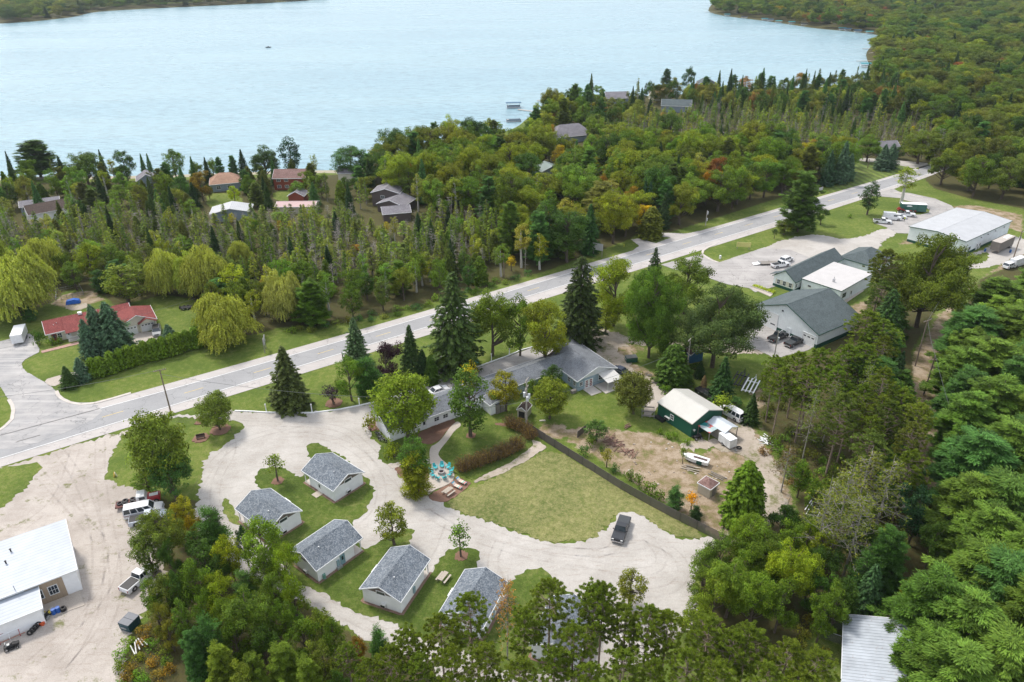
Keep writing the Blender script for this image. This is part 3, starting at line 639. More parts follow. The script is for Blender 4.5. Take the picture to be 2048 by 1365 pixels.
ASPH_S = mat_asphalt('side_road_asphalt', (0.27, 0.27, 0.275), (0.40, 0.385, 0.375), R(60), 0.8); ASPH_P = mat_asphalt('parking_asphalt', (0.30, 0.285, 0.275), (0.40, 0.38, 0.365), -RA, 0.5)
LINEW = M((0.75, 0.75, 0.74), 0.7, 0.12, 2, name='road_paint_white', spec=0.2); LINEY = M((0.62, 0.47, 0.2), 0.7, 0.2, 2, name='road_paint_yellow', spec=0.2)
def mat_lawn(name, dry, **kw):
    m, nt, out = newmat(name); c, n3, n1, n2 = grass_nodes(nt, dry, **kw); finish(nt, out, c, 0.95, bump=n3, bstr=0.6, bdist=0.1, spec=0.15); return m
LAWN = mat_lawn('lawn_grass', 0.1); LAWN_L = mat_lawn('courtyard_grass', -0.1, green=(0.075, 0.115, 0.02), lush=(0.10, 0.15, 0.024)); FIELD = mat_lawn('dry_field_grass', 0.55, straw=(0.33, 0.29, 0.14), green=(0.09, 0.13, 0.028), lush=(0.125, 0.17, 0.032))
m, nt, out = newmat('striped_lawn'); c, n3, n1, n2 = grass_nodes(nt, -0.1); wv = N(nt, 'TexWave', wave_type='BANDS', bands_direction='X'); wv.inputs['Scale'].default_value = 0.10
nt.links.new(pos(nt, (1, 1, 1), R(-8)), wv.inputs['Vector']); c = mix(nt, c, ramp(nt, wv.outputs['Fac'], [(0.4, 0.72), (0.6, 1.15)]), 0.8, 'MULTIPLY'); finish(nt, out, c, 0.95, bump=n3); LAWN_S = m
MULCH = mat_gravel('mulch', (0.15, 0.085, 0.06), (0.25, 0.15, 0.11), (0.1, 0.06, 0.04)); CONCP = mat_gravel('concrete_paving', (0.42, 0.37, 0.32), (0.50, 0.45, 0.40), (0.4, 0.35, 0.31))
Z1, Z2, Z3, Z4, Z5 = .03, .05, .07, .09, .11
# main road between its upper and lower edges
upE = [(-330, 952), (-150, 901), (0, 858), (60, 842), (185, 806), (287, 782), (390, 755), (512, 721), (585, 699), (730, 657.5), (860, 620), (950, 595), (1012, 575), (1100, 550), (1172, 531), (1274, 500), (1369, 466), (1437, 450), (1524, 428.5), (1637, 396), (1736, 368), (1793, 350), (1846, 332), (1900, 312), (1960, 292)]
loE = [(-330, 1042), (-150, 978), (0, 933), (80, 912), (187, 877), (275, 850), (360, 826), (430, 812), (500, 777), (612, 742), (682, 720), (867, 665), (960, 638), (1072, 606), (1190, 570), (1324, 527), (1404, 505), (1437, 487), (1524, 459), (1660, 419), (1718, 401), (1765, 388), (1815, 372), (1860, 352), (1910, 330), (1965, 305)]
upW = [(-330, 962), (-150, 911), (0, 869), (100, 842), (256, 803), (332, 783.7), (426, 757), (500, 736), (560, 719), (695, 679), (725, 669), (860, 632), (950, 603), (1059, 571), (1117, 555), (1177, 536), (1237, 516), (1312, 496.5), (1387, 470), (1454, 452), (1524, 433), (1619, 405), (1734, 372), (1795, 351), (1851, 335), (1900, 318), (1960, 297)]
loW = [(-330, 1022), (-150, 963), (0, 918), (116, 881), (187, 861), (332, 814), (426, 786), (500, 763), (545, 750), (695, 706), (740, 691), (872, 651), (960, 622), (1054, 592.5), (1107, 577.5), (1200, 549), (1319, 512.5), (1412, 486), (1524, 453), (1619, 425), (1723, 392), (1795, 370), (1844, 354), (1905, 327), (1962, 302)]
def rotc(P):
    d = np.array([math.cos(RA), math.sin(RA)]); nrm = np.array([-d[1], d[0]]); return P@d, P@nrm
d_ = np.array([math.cos(RA), math.sin(RA)]); n_ = np.array([-d_[1], d_[0]])
def along(L, order=3):
    s, t = rotc(pts(L)); i = np.argsort(s); return s[i], t[i]
S_ = np.arange(-60, 330, 2.0)
def fitline(L, deg=5):
    s, t = along(L); m = (s > -90) & (s < 420); c = np.polyfit(s[m]/100, t[m], deg); return np.polyval(c, S_/100)
s0, t0 = along(upW); S_ = np.arange(max(s0.min(), -60), min(s0.max(), 400), 2.0)
tUW, tLW, tUE, tLE = fitline(upW), fitline(loW), fitline(upE), fitline(loE)
tUE = np.maximum(tUE, tUW+0.9); tLE = np.minimum(tLE, tLW-0.9)
def strip(name, ta, tb, z, mat, s=None, mask=None):
    s = S_ if s is None else s; mb = MB(); A = [tuple(d_*x+n_*y)+(z,) for x, y in zip(s, ta)]; B = [tuple(d_*x+n_*y)+(z,) for x, y in zip(s, tb)]
    n = len(s); mb.add(A+B, [(n+i, n+i+1, i+1, i) for i in range(n-1) if mask is None or mask(i)]); return tag(mb.build(name, mat), kind='structure')
strip('road_shoulder', tUE, tLE, Z2, SHOULD)
road = strip('road', tUW+0.25, tLW-0.25, Z3, ASPH)
strip('road_edge_line', tUW+0.09, tUW-0.09, Z4, LINEW); strip('road_edge_line', tLW+0.09, tLW-0.09, Z4, LINEW)
s2 = np.arange(S_[0], S_[-1], 1.0); cen = np.interp(s2, S_, (tUW+tLW)/2)
sh = 4.2
strip('road_centre_line', cen+0.08, cen-0.08, Z4, LINEY, s2, lambda i: ((s2[i]-sh) % 15.2) < 4.0)
# side road and kerbs
sheet('side_road', [(-260, 700), (-60, 690), (0, 684), (25, 677), (45, 668), (65, 669), (72, 685), (82, 703), (62, 713), (47, 722), (43, 731), (50, 743), (66, 752), (84, 762), (104, 775), (115, 785), (125, 798), (140, 806), (190, 806), (210, 830), (100, 880), (0, 905), (-20, 880), (0, 862), (24, 842), (27, 818), (18, 800), (10, 790), (0, 772), (-40, 750), (-260, 780)], Z4, ASPH_S, 0.05, 1)
def kerb(name, L, w=0.5, h=0.12, mat=None, z=0.03, px=True, sub=1):
    P = [Vector((*p, 0)) for p in (pts(L) if px else L)]; mb = MB()
    for a, b in zip(P[:-1], P[1:]):
        d = (b-a).normalized(); n = Vector((-d.y, d.x, 0))*w/2
        mb.add([tuple(a-n), tuple(b-n), tuple(b+n), tuple(a+n)]+[tuple(p+Vector((0, 0, h+z))) for p in (a-n, b-n, b+n, a+n)], [(0,3,2,1),(4,5,6,7),(0,1,5,4),(1,2,6,5),(2,3,7,6),(3,0,4,7)])
    return mb.build(name, mat or CONC)
for L in ([(113, 783), (117, 792), (125, 799), (140, 806), (162, 810), (190, 807), (225, 798), (262, 787)], [(18, 800), (25, 812), (27, 822), (24, 840), (12, 852), (0, 861), (-20, 872)],
   [(1437, 526), (1420, 520), (1404, 509), (1406, 502), (1415, 496), (1432, 489)], [(1787, 386), (1812, 389), (1832, 394), (1845, 396)]):
    tag(kerb('kerb', L, 0.7), kind='structure')
tag(kerb('kerb', [(1806, 400), (1825, 405), (1842, 410), (1854, 416), (1858, 420)], 0.4, 0.2), kind='structure')
# motel gravel loop and the yards
sheet('gravel_loop', [(330, 836), (360, 830), (420, 828), (475, 822), (530, 826), (600, 827), (680, 821), (752, 806), (810, 786), (830, 792), (780, 830), (745, 838), (738, 850), (738, 868), (757, 887), (765, 900), (754, 907), (758, 918), (776, 928), (800, 925), (805, 930), (788, 938), (805, 957), (823, 979), (840, 990), (856, 1000), (888, 1008), (930, 1030), (1000, 1052), (1060, 1075), (1110, 1088), (1155, 1088), (1186, 1076), (1213, 1053), (1240, 1028), (1259, 1021), (1279, 1030), (1310, 1048), (1331, 1063), (1377, 1084), (1408, 1072), (1436, 1083), (1440, 1092), (1405, 1112), (1393, 1140), (1390, 1165), (1400, 1195), (1405, 1240), (1330, 1290), (1290, 1330), (1200, 1350), (1090, 1390), (960, 1385), (850, 1330), (760, 1290), (700, 1262), (640, 1225), (575, 1190), (500, 1150), (420, 1100), (385, 1050), (392, 1000), (404, 960), (410, 915), (438, 897), (470, 876), (489, 858), (485, 845), (440, 838), (370, 836)], Z2, GRAVEL, 0.35, 1)
sheet('gravel_yard', [(-200, 1010), (-100, 965), (0, 936), (75, 915), (187, 880), (255, 862), (300, 845), (340, 838), (300, 843), (262, 858), (238, 880), (226, 905), (214, 935), (214, 962), (250, 975), (285, 983), (330, 1010), (345, 1060), (330, 1150), (300, 1210), (262, 1270), (243, 1310), (255, 1400), (200, 1500), (-400, 1500)], Z1, GRAVEL_Y, 0.35, 1)
sheet('lawn', [(-80, 960), (0, 938), (60, 926), (78, 925), (87, 932), (60, 965), (30, 995), (0, 1020), (-80, 1080)], Z2, LAWN, 0.3, 1)
# lawns on the loop
sheet('lawn', [(508, 953), (519, 942), (539, 934), (567, 935), (584, 946), (605, 958), (630, 930), (612, 900), (619, 888), (634, 886), (661, 899), (700, 926), (730, 950), (742, 965), (746, 984), (741, 1007), (728, 1030), (703, 1045), (715, 1075), (730, 1103), (756, 1086), (790, 1068), (821, 1055), (831, 1065), (815, 1088), (840, 1120), (858, 1149), (880, 1120), (894, 1101), (910, 1096), (935, 1097), (955, 1103), (962, 1115), (951, 1135), (985, 1150), (1010, 1170), (1028, 1163), (1038, 1145), (1060, 1137), (1088, 1141), (1105, 1156), (1130, 1180), (1180, 1230), (1205, 1290), (1150, 1340), (1040, 1350), (940, 1310), (860, 1280), (818, 1262), (784, 1249), (728, 1230), (700, 1218), (659, 1194), (600, 1170), (583, 1153), (560, 1125), (545, 1095), (520, 1060), (523, 990), (515, 968)], Z3, LAWN_L, 0.25, 1)
sheet('lawn', [(446, 1009), (448, 1000), (453, 997), (460, 1003), (468, 1020), (480, 1042), (486, 1053), (468, 1051), (456, 1040), (449, 1022)], Z3, LAWN, 0.2, 1)
sheet('lawn', [(1092, 897), (1046, 926), (997, 951), (960, 968), (925, 986), (895, 1003), (892, 1010), (930, 1029), (1000, 1051), (1060, 1073), (1100, 1085), (1151, 1086), (1185, 1075), (1213, 1052), (1238, 1029), (1259, 1021), (1279, 1029), (1310, 1047), (1331, 1062), (1377, 1083), (1408, 1071), (1350, 1037), (1241, 977), (1164, 928)], Z3, FIELD, 0.3, 1)
sheet('courtyard_lawn', [(875, 912), (878, 897), (898, 877), (908, 861), (920, 853), (960, 850), (1007, 852), (1040, 856), (1062, 868), (1070, 885), (1050, 904), (1027, 920), (985, 943), (948, 960), (928, 955), (908, 940), (885, 922)], Z3, LAWN_L, 0.15, 1)
sheet('courtyard_lawn', [(756, 902), (770, 889), (809, 892), (830, 905), (809, 926), (776, 927), (760, 918)], Z3, LAWN_L, 0.15, 1)
sheet('footpath', [(908, 848), (916, 843), (924, 852), (909, 862), (898, 879), (877, 904), (877, 914), (893, 928), (906, 940), (910, 954), (904, 965), (888, 974), (868, 981), (857, 990), (851, 999), (840, 994), (848, 973), (858, 957), (862, 940), (864, 928), (858, 912), (861, 894), (872, 890), (886, 876), (898, 858)], Z5, CONCP, 0.0, 2)
sheet('footpath', [(775, 930), (800, 926), (862, 918), (866, 928), (800, 934), (785, 938)], Z4, CONCP, 0.0, 0)
sheet('mulch_bed', [(787, 939), (800, 934), (850, 930), (858, 950), (850, 975), (842, 992), (823, 980), (805, 958)], Z3, MULCH, 0.15, 1)
sheet('mulch_bed', [(855, 995), (870, 982), (904, 967), (912, 956), (938, 963), (943, 969), (928, 981), (908, 995), (890, 1007), (870, 1003)], Z4, MULCH, 0.15, 1)
sheet('mulch_bed', [(846, 860), (905, 838), (912, 846), (897, 860), (886, 875), (868, 888), (845, 888), (835, 872)], Z3, MULCH, 0.15, 1)
sheet('mulch_bed', [(735, 850), (757, 838), (770, 850), (757, 862), (738, 864)], Z3, MULCH, 0.12, 1)
for u, v, r in ((583, 812, 2.4), (668, 807, 1.8), (556, 963, 1.1), (923, 1113, 1.1), (441, 860, 2.0), (402, 877, 1.6), (400, 836, 0.6), (942, 872, 1.0), (398, 846, .8)):
    c = G(u, v); sheet('mulch_bed', [(c.x+r*math.cos(a), c.y+r*math.sin(a)) for a in np.arange(0, 6.28, 0.5)], Z5, MULCH, 0.12, 1, px=False)
sheet('gravel_path', [(1062, 880), (1069, 890), (1050, 905), (1027, 921), (990, 942), (948, 961), (948, 970), (997, 951), (1046, 926), (1075, 908), (1095, 896), (1080, 885)], Z4, GRAVEL_D, 0.15, 1)
sheet('mulch_bed', [(990, 845), (1060, 850), (1066, 870), (1040, 858), (990, 853)], Z2, MULCH, .15, 1)
# motel parking strip behind the lamp-post border
sheet('parking_strip', [(752, 807), (857, 771), (886, 759), (872, 750), (890, 744), (915, 752), (1012, 716), (1060, 698), (1112, 680), (1160, 668), (1190, 690), (1150, 720), (1060, 760), (960, 790), (870, 820), (790, 850), (760, 840), (740, 830)], Z4, ASPH_P, 0.03, 0)
sheet('driveway', [(870, 750), (850, 735), (880, 700), (905, 690), (925, 700), (905, 735), (892, 746)], Z3, ASPH_P, 0.05, 1)
sheet('dirt_lane', [(1130, 690), (1175, 665), (1192, 652), (1250, 671), (1262, 690), (1232, 697), (1252, 720), (1277, 747), (1312, 762), (1350, 776), (1335, 800), (1308, 800), (1296, 812), (1287, 800), (1290, 778), (1262, 752), (1222, 735), (1200, 712), (1180, 690)], Z2, GRAVEL_D, 0.4, 1)
sheet('dirt_lane', [(1248, 672), (1322, 682), (1422, 690), (1500, 668), (1560, 660), (1560, 700), (1500, 712), (1422, 700), (1322, 692), (1262, 690)], Z1, GRAVEL_D, 0.3, 1)
sheet('dirt_lane', [(1451, 838), (1475, 834), (1492, 850), (1520, 880), (1548, 925), (1566, 970), (1578, 1010), (1565, 1045), (1530, 1060), (1512, 1045), (1515, 1010), (1524, 965), (1500, 928), (1470, 905), (1430, 895), (1380, 905), (1350, 890), (1400, 880), (1455, 880)], Z2, GRAVEL_D, 0.45, 1)
sheet('dirt_lane', [(1440, 1072), (1470, 1058), (1500, 1062), (1495, 1085), (1455, 1092)], Z1, GRAVEL_D, 0.3, 1)
sheet('driveway', [(1290, 795), (1322, 760), (1345, 775), (1300, 835), (1287, 830)], Z3, CONCP, 0.1, 0)
# business lots on the far right
sheet('parking_lot', [(1322, 530), (1404, 508), (1437, 526), (1524, 497), (1580, 500), (1640, 525), (1600, 560), (1510, 585), (1498, 577), (1457, 570), (1402, 552), (1350, 540)], Z4, ASPH_P, 0.05, 0)
sheet('gravel_lot', [(1500, 508), (1524, 498), (1575, 477), (1637, 468), (1677, 479), (1718, 477), (1772, 455), (1800, 462), (1790, 470), (1755, 490), (1760, 520), (1640, 540), (1560, 520)], Z3, GRAVEL, 0.3, 1)
sheet('parking_lot', [(1749, 447), (1772, 455), (1795, 467), (1820, 468), (1850, 455), (1910, 420), (1903, 412), (1870, 398), (1820, 387), (1800, 385), (1786, 378), (1735, 392), (1765, 394), (1800, 397), (1841, 410), (1860, 418), (1858, 426), (1841, 430), (1800, 430)], Z4, ASPH_P, 0.05, 0)
sheet('parking_lot', [(1480, 640), (1540, 655), (1640, 686), (1620, 700), (1550, 718), (1515, 700), (1470, 690), (1440, 680)], Z3, ASPH_P, 0.1, 0)
sheet('gravel_lane', [(1915, 515), (1972, 500), (1990, 480), (2013, 466), (2040, 478), (2080, 490), (2060, 505), (2028, 515), (1994, 533), (1945, 539), (1915, 535), (1927, 530), (1969, 526), (1981, 513), (1972, 503), (1935, 520)], Z2, GRAVEL, 0.3, 1)
sheet('footpath', [(1675, 605), (1722, 578), (1728, 582), (1682, 613)], Z3, CONCP, 0.0, 0)
sheet('footpath', [(1508, 574), (1545, 590), (1540, 594), (1503, 578)], Z5, CONCP, 0.0, 0)
sheet('striped_lawn', [(1640, 392), (1690, 360), (1705, 330), (1708, 320), (1790, 330), (1826, 337), (1815, 345), (1790, 350), (1736, 367)], Z1, LAWN_S, 0.15, 1)
sheet('driveway', [(1700, 316), (1760, 318), (1800, 322), (1850, 326), (1862, 330), (1845, 340), (1826, 337), (1790, 329), (1700, 321)], Z2, GRAVEL, 0.1, 1)
sheet('driveway', [(1262, 480), (1275, 478), (1312, 487), (1342, 476), (1300, 470), (1320, 466), (1372, 468), (1400, 462), (1310, 496), (1255, 510), (1279, 492)], Z3, SHOULD, 0.1, 0)
sheet('driveway', [(84, 762), (125, 750), (175, 740), (220, 727), (262, 712), (275, 700), (262, 690), (268, 668), (298, 662), (325, 672), (330, 690), (300, 710), (250, 728), (190, 748), (130, 764), (104, 776)], Z4, CONCP, 0.02, 1)
sheet('footpath', [(82, 703), (165, 682), (170, 686), (84, 707)], Z5, M((0.38, 0.24, 0.2), 0.9, 0.2, name='brick_paving'), 0.0, 0)
sheet('lawn', [(412, 385), (470, 388), (490, 400), (470, 418), (415, 420)], Z1, LAWN, 0.2, 1); sheet('lawn', [(545, 382), (600, 382), (600, 402), (548, 403)], Z1, LAWN, 0.2, 1)

# tyre tracks worn into the gravel: thin patchy strips
TM, tn, to = newmat('tyre_track'); tp = N(tn, 'BsdfPrincipled'); tp.inputs['Base Color'].default_value = (.27, .22, .18, 1); tp.inputs['Roughness'].default_value = .95; tt_ = N(tn, 'BsdfTransparent'); tm_ = N(tn, 'MixShader')
tn.links.new(ramp(tn, noise(tn, 0.5, 6, pos(tn), 0.7), [(0.38, 0.0), (0.7, 0.17)]), tm_.inputs[0]); tn.links.new(tt_.outputs[0], tm_.inputs[1]); tn.links.new(tp.outputs[0], tm_.inputs[2]); tn.links.new(tm_.outputs[0], to.inputs[0])
def track(L, w=.34, gap=1.6, z=Z2+.008):
    P = pts(L)
    for _ in range(3):
        Q = [P[0]]
        for a, b in zip(P[:-1], P[1:]): Q += [a*.75+b*.25, a*.25+b*.75]
        P = np.array(Q+[P[-1]])
    T = np.gradient(P, axis=0); T /= np.hypot(T[:, 0], T[:, 1])[:, None]; Nn = np.stack([-T[:, 1], T[:, 0]], 1); mb = MB(); n = len(P)
    for o in (-gap/2, gap/2):
        mb.add([(*(p+m*(o-w/2)), z) for p, m in zip(P, Nn)]+[(*(p+m*(o+w/2)), z) for p, m in zip(P, Nn)], [(i, i+1, n+i+1, n+i) for i in range(n-1)])
    tag(mb.build('tyre_track', TM), kind='structure')
for L in ([(345, 838), (450, 850), (470, 900), (430, 960), (430, 1030), (500, 1110)], [(360, 836), (520, 850), (680, 850), (740, 900), (790, 960), (880, 1030), (1040, 1090), (1180, 1110), (1290, 1090)], [(560, 870), (640, 870), (720, 900), (770, 970), (750, 1040), (700, 1060)], [(800, 985), (900, 1060), (1050, 1110), (1180, 1130), (1300, 1150), (1330, 1120), (1300, 1080)], [(1290, 1075), (1360, 1110), (1372, 1160), (1320, 1190), (1240, 1180)], [(1150, 1105), (1220, 1110), (1250, 1060)], [(600, 1180), (720, 1245), (830, 1300), (960, 1360)], [(900, 1050), (880, 1110), (845, 1150)], [(390, 990), (420, 930), (480, 880), (600, 850)], [(1000, 1085), (980, 1130), (1010, 1180)]): track(L, z=Z2+.009)
for L in ([(120, 905), (160, 960), (190, 1040), (200, 1140), (180, 1260), (100, 1365)], [(200, 880), (200, 960), (215, 1050), (235, 1150), (220, 1250), (140, 1340)], [(60, 930), (120, 990), (200, 1080)], [(230, 1100), (210, 1200), (60, 1330)], [(150, 900), (120, 1000), (40, 1060)]): track(L, z=Z1+.009)
# ---------------------------------------------------------------- buildings
SH_GREY = mat_shingle('slate_shingle', (0.09, 0.11, 0.135), (0.15, 0.175, 0.205), (0.26, 0.285, 0.31)); SH_LODGE = mat_shingle('lodge_shingle', (0.12, 0.13, 0.145), (0.17, 0.185, 0.205), (0.21, 0.225, 0.245))
SH_RED = mat_shingle('red_shingle', (0.15, 0.03, 0.03), (0.22, 0.05, 0.045), (0.27, 0.075, 0.065)); SH_DK = mat_shingle('dark_green_shingle', (0.065, 0.085, 0.09), (0.09, 0.115, 0.12), (0.115, 0.14, 0.145))
SH_BRN = mat_shingle('brown_shingle', (0.16, 0.09, 0.08), (0.22, 0.13, 0.115), (0.28, 0.18, 0.16)); SH_TAN = mat_shingle('tan_shingle', (0.3, 0.17, 0.11), (0.36, 0.22, 0.15), (0.42, 0.26, 0.19)); SH_DB = mat_shingle('dark_brown_shingle', (0.05, 0.035, 0.03), (0.08, 0.055, 0.045), (0.11, 0.08, 0.065))
SH_PG = mat_shingle('mauve_shingle', (0.15, 0.14, 0.16), (0.21, 0.2, 0.22), (0.26, 0.25, 0.27))
SD_W = mat_siding('white_siding', (0.86, 0.87, 0.89), dark=.88); SD_WV = mat_siding('white_metal_siding', (0.80, 0.85, 0.88), True, 0.3, 0.88); SD_BL = mat_siding('blue_siding', (0.33, 0.43, 0.52)); SD_GN = mat_siding('green_metal_siding', (0.012, 0.095, 0.06), True, 0.25, 0.6)
SD_TAN = mat_siding('tan_siding', (0.36, 0.28, 0.2), True, 0.35, 0.6); SD_BEI = mat_siding('beige_siding', (0.48, 0.44, 0.36)); SD_RED = mat_siding('red_log_siding', (0.24, 0.06, 0.035)); SD_DK = mat_siding('dark_wood_siding', (0.10, 0.08, 0.075)); SD_BB = mat_siding('bright_blue_siding', (0.05, 0.16, 0.3)); SD_GB = mat_siding('grey_blue_siding', (0.22, 0.27, 0.32)); SD_CR = mat_siding('cream_siding', (0.66, 0.62, 0.52))
RF_W = mat_metalroof('white_metal_roof', (0.45, 0.46, 0.475), 'X', 0.6, 0.5, 0.12, 0.82); RF_WB = mat_metalroof('blue_white_metal_roof', (0.40, 0.44, 0.50), 'Y', 0.6, 0.5, 0.16, 0.76); RF_CR = mat_metalroof('cream_metal_roof', (0.50, 0.49, 0.455), 'X', 0.3, 0.55, 0.1, 0.93)
RF_OLD = mat_metalroof('old_galvanised_roof', (0.42, 0.46, 0.51), 'Y', 0.5, 0.5, 0.3, 0.5, rust=0.5); RF_GAL = mat_metalroof('galvanised_roof', (0.55, 0.6, 0.66), 'X', 0.2, 0.4, 0.15, 0.7); RF_FLAT = M((0.48, 0.465, 0.46), 0.8, 0.07, 0.5, name='membrane_roof'); RF_PK = mat_metalroof('pink_metal_roof', (0.42, 0.27, 0.27), 'X', 0.4); RF_GG = mat_metalroof('grey_green_metal_roof', (0.22, 0.28, 0.27), 'X', 0.4); RF_PAT = M((0.52, 0.51, 0.49), 0.6, 0.1, name='canopy_panel')
BROWN_G = M((0.17, 0.14, 0.12), 0.8, 0.15, name='brown_gable'); GREENT = M((0.012, 0.07, 0.05), 0.5, 0.15, name='dark_green_trim'); MUD = M((0.2, 0.13, 0.1), 0.95, 0.3, name='foundation_bed')
SKIN = {}
def wall_frame(D, face):
    """face -> (origin, direction along wall, outward normal) in the house's local frame"""
    L, W, o = D['L'], D['W'], D['o']
    return {'F': (Vector((o, o, 0)), Vector((1, 0, 0)), Vector((0, -1, 0)), L-2*o), 'R': (Vector((L-o, o, 0)), Vector((0, 1, 0)), Vector((1, 0, 0)), W-2*o),
            'B': (Vector((L-o, W-o, 0)), Vector((-1, 0, 0)), Vector((0, 1, 0)), L-2*o), 'Lf': (Vector((o, W-o, 0)), Vector((0, -1, 0)), Vector((-1, 0, 0)), W-2*o)}[face]
def pbox(mb, fr, s0, s1, z0, z1, d0, d1):
    O, T, Nn, _ = fr; vs = []
    for z in (z0, z1):
        for s, d in ((s0, d0), (s1, d0), (s1, d1), (s0, d1)): vs.append(tuple(O+T*s+Nn*d+Vector((0, 0, z))))
    mb.add(vs, [(0,3,2,1),(4,5,6,7),(0,1,5,4),(1,2,6,5),(2,3,7,6),(3,0,4,7)])
def window(t, D, face, s, z, w=1.0, h=1.2, frame=None, bars=1, label=None):
    fr = wall_frame(D, face); mb = MB(); b = 0.09
    pbox(mb, fr, s-w/2-b, s+w/2+b, z-b, z, 0.002, 0.07); pbox(mb, fr, s-w/2-b, s+w/2+b, z+h, z+h+b, 0.002, 0.07)
    pbox(mb, fr, s-w/2-b, s-w/2, z, z+h, 0.002, 0.07); pbox(mb, fr, s+w/2, s+w/2+b, z, z+h, 0.002, 0.07)
    for i in range(bars): x = s-w/2+w*(i+1)/(bars+1); pbox(mb, fr, x-0.02, x+0.02, z, z+h, 0.03, 0.06)
    if bars: pbox(mb, fr, s-w/2, s+w/2, z+h/2-0.02, z+h/2+0.02, 0.03, 0.055)
    f = mb.build('window', frame or TRIMW, t); p = MB(); pbox(p, fr, s-w/2, s+w/2, z, z+h, 0.004, 0.025); g = p.build('pane', DARKGLASS, f)
    if label: f['label'] = label
    return f
def door(t, D, face, s, w=0.95, h=2.05, mat=None, glass=True, z=0.05, name='door'):
    fr = wall_frame(D, face); mb = MB(); pbox(mb, fr, s-w/2, s+w/2, z, z+h, 0.004, 0.05)
    for a, b, c, d in ((s-w/2-.1, s-w/2, z, z+h+.1), (s+w/2, s+w/2+.1, z, z+h+.1), (s-w/2, s+w/2, z+h, z+h+.1)): pbox(mb, fr, a, b, c, d, 0.003, 0.08)
    o = mb.build(name, mat or TRIMW, t)
    k = MB(); pbox(k, fr, s+w/2-.14, s+w/2-.08, z+.95, z+1.05, .05, .1); k.build('handle', GREYM, o)
    if glass: g = MB(); pbox(g, fr, s-w/4, s+w/4, z+h*0.5, z+h*0.88, 0.05, 0.062); g.build('pane', DARKGLASS, o)
    return o
def garage_door(t, D, face, s, w=2.7, h=2.2, mat=None, nwin=4, zw=0.8):
    fr = wall_frame(D, face); mb = MB()
    for i in range(4): pbox(mb, fr, s-w/2, s+w/2, 0.04+h*i/4+.01, 0.04+h*(i+1)/4-.01, 0.004, 0.05)
    for a, b, c, d in ((s-w/2-.12, s-w/2, 0, h+.16), (s+w/2, s+w/2+.12, 0, h+.16), (s-w/2, s+w/2, h+.04, h+.16)): pbox(mb, fr, a, b, c, d, 0.003, 0.09)
    o = mb.build('garage_door', mat or WHITE, t)
    for i in range(nwin):
        g = MB(); x = s-w/2+w*(i+.5)/nwin; pbox(g, fr, x-w/nwin*.3, x+w/nwin*.3, h*zw, h*zw+.28, 0.05, 0.065); g.build('pane', DARKGLASS, o)
    return o
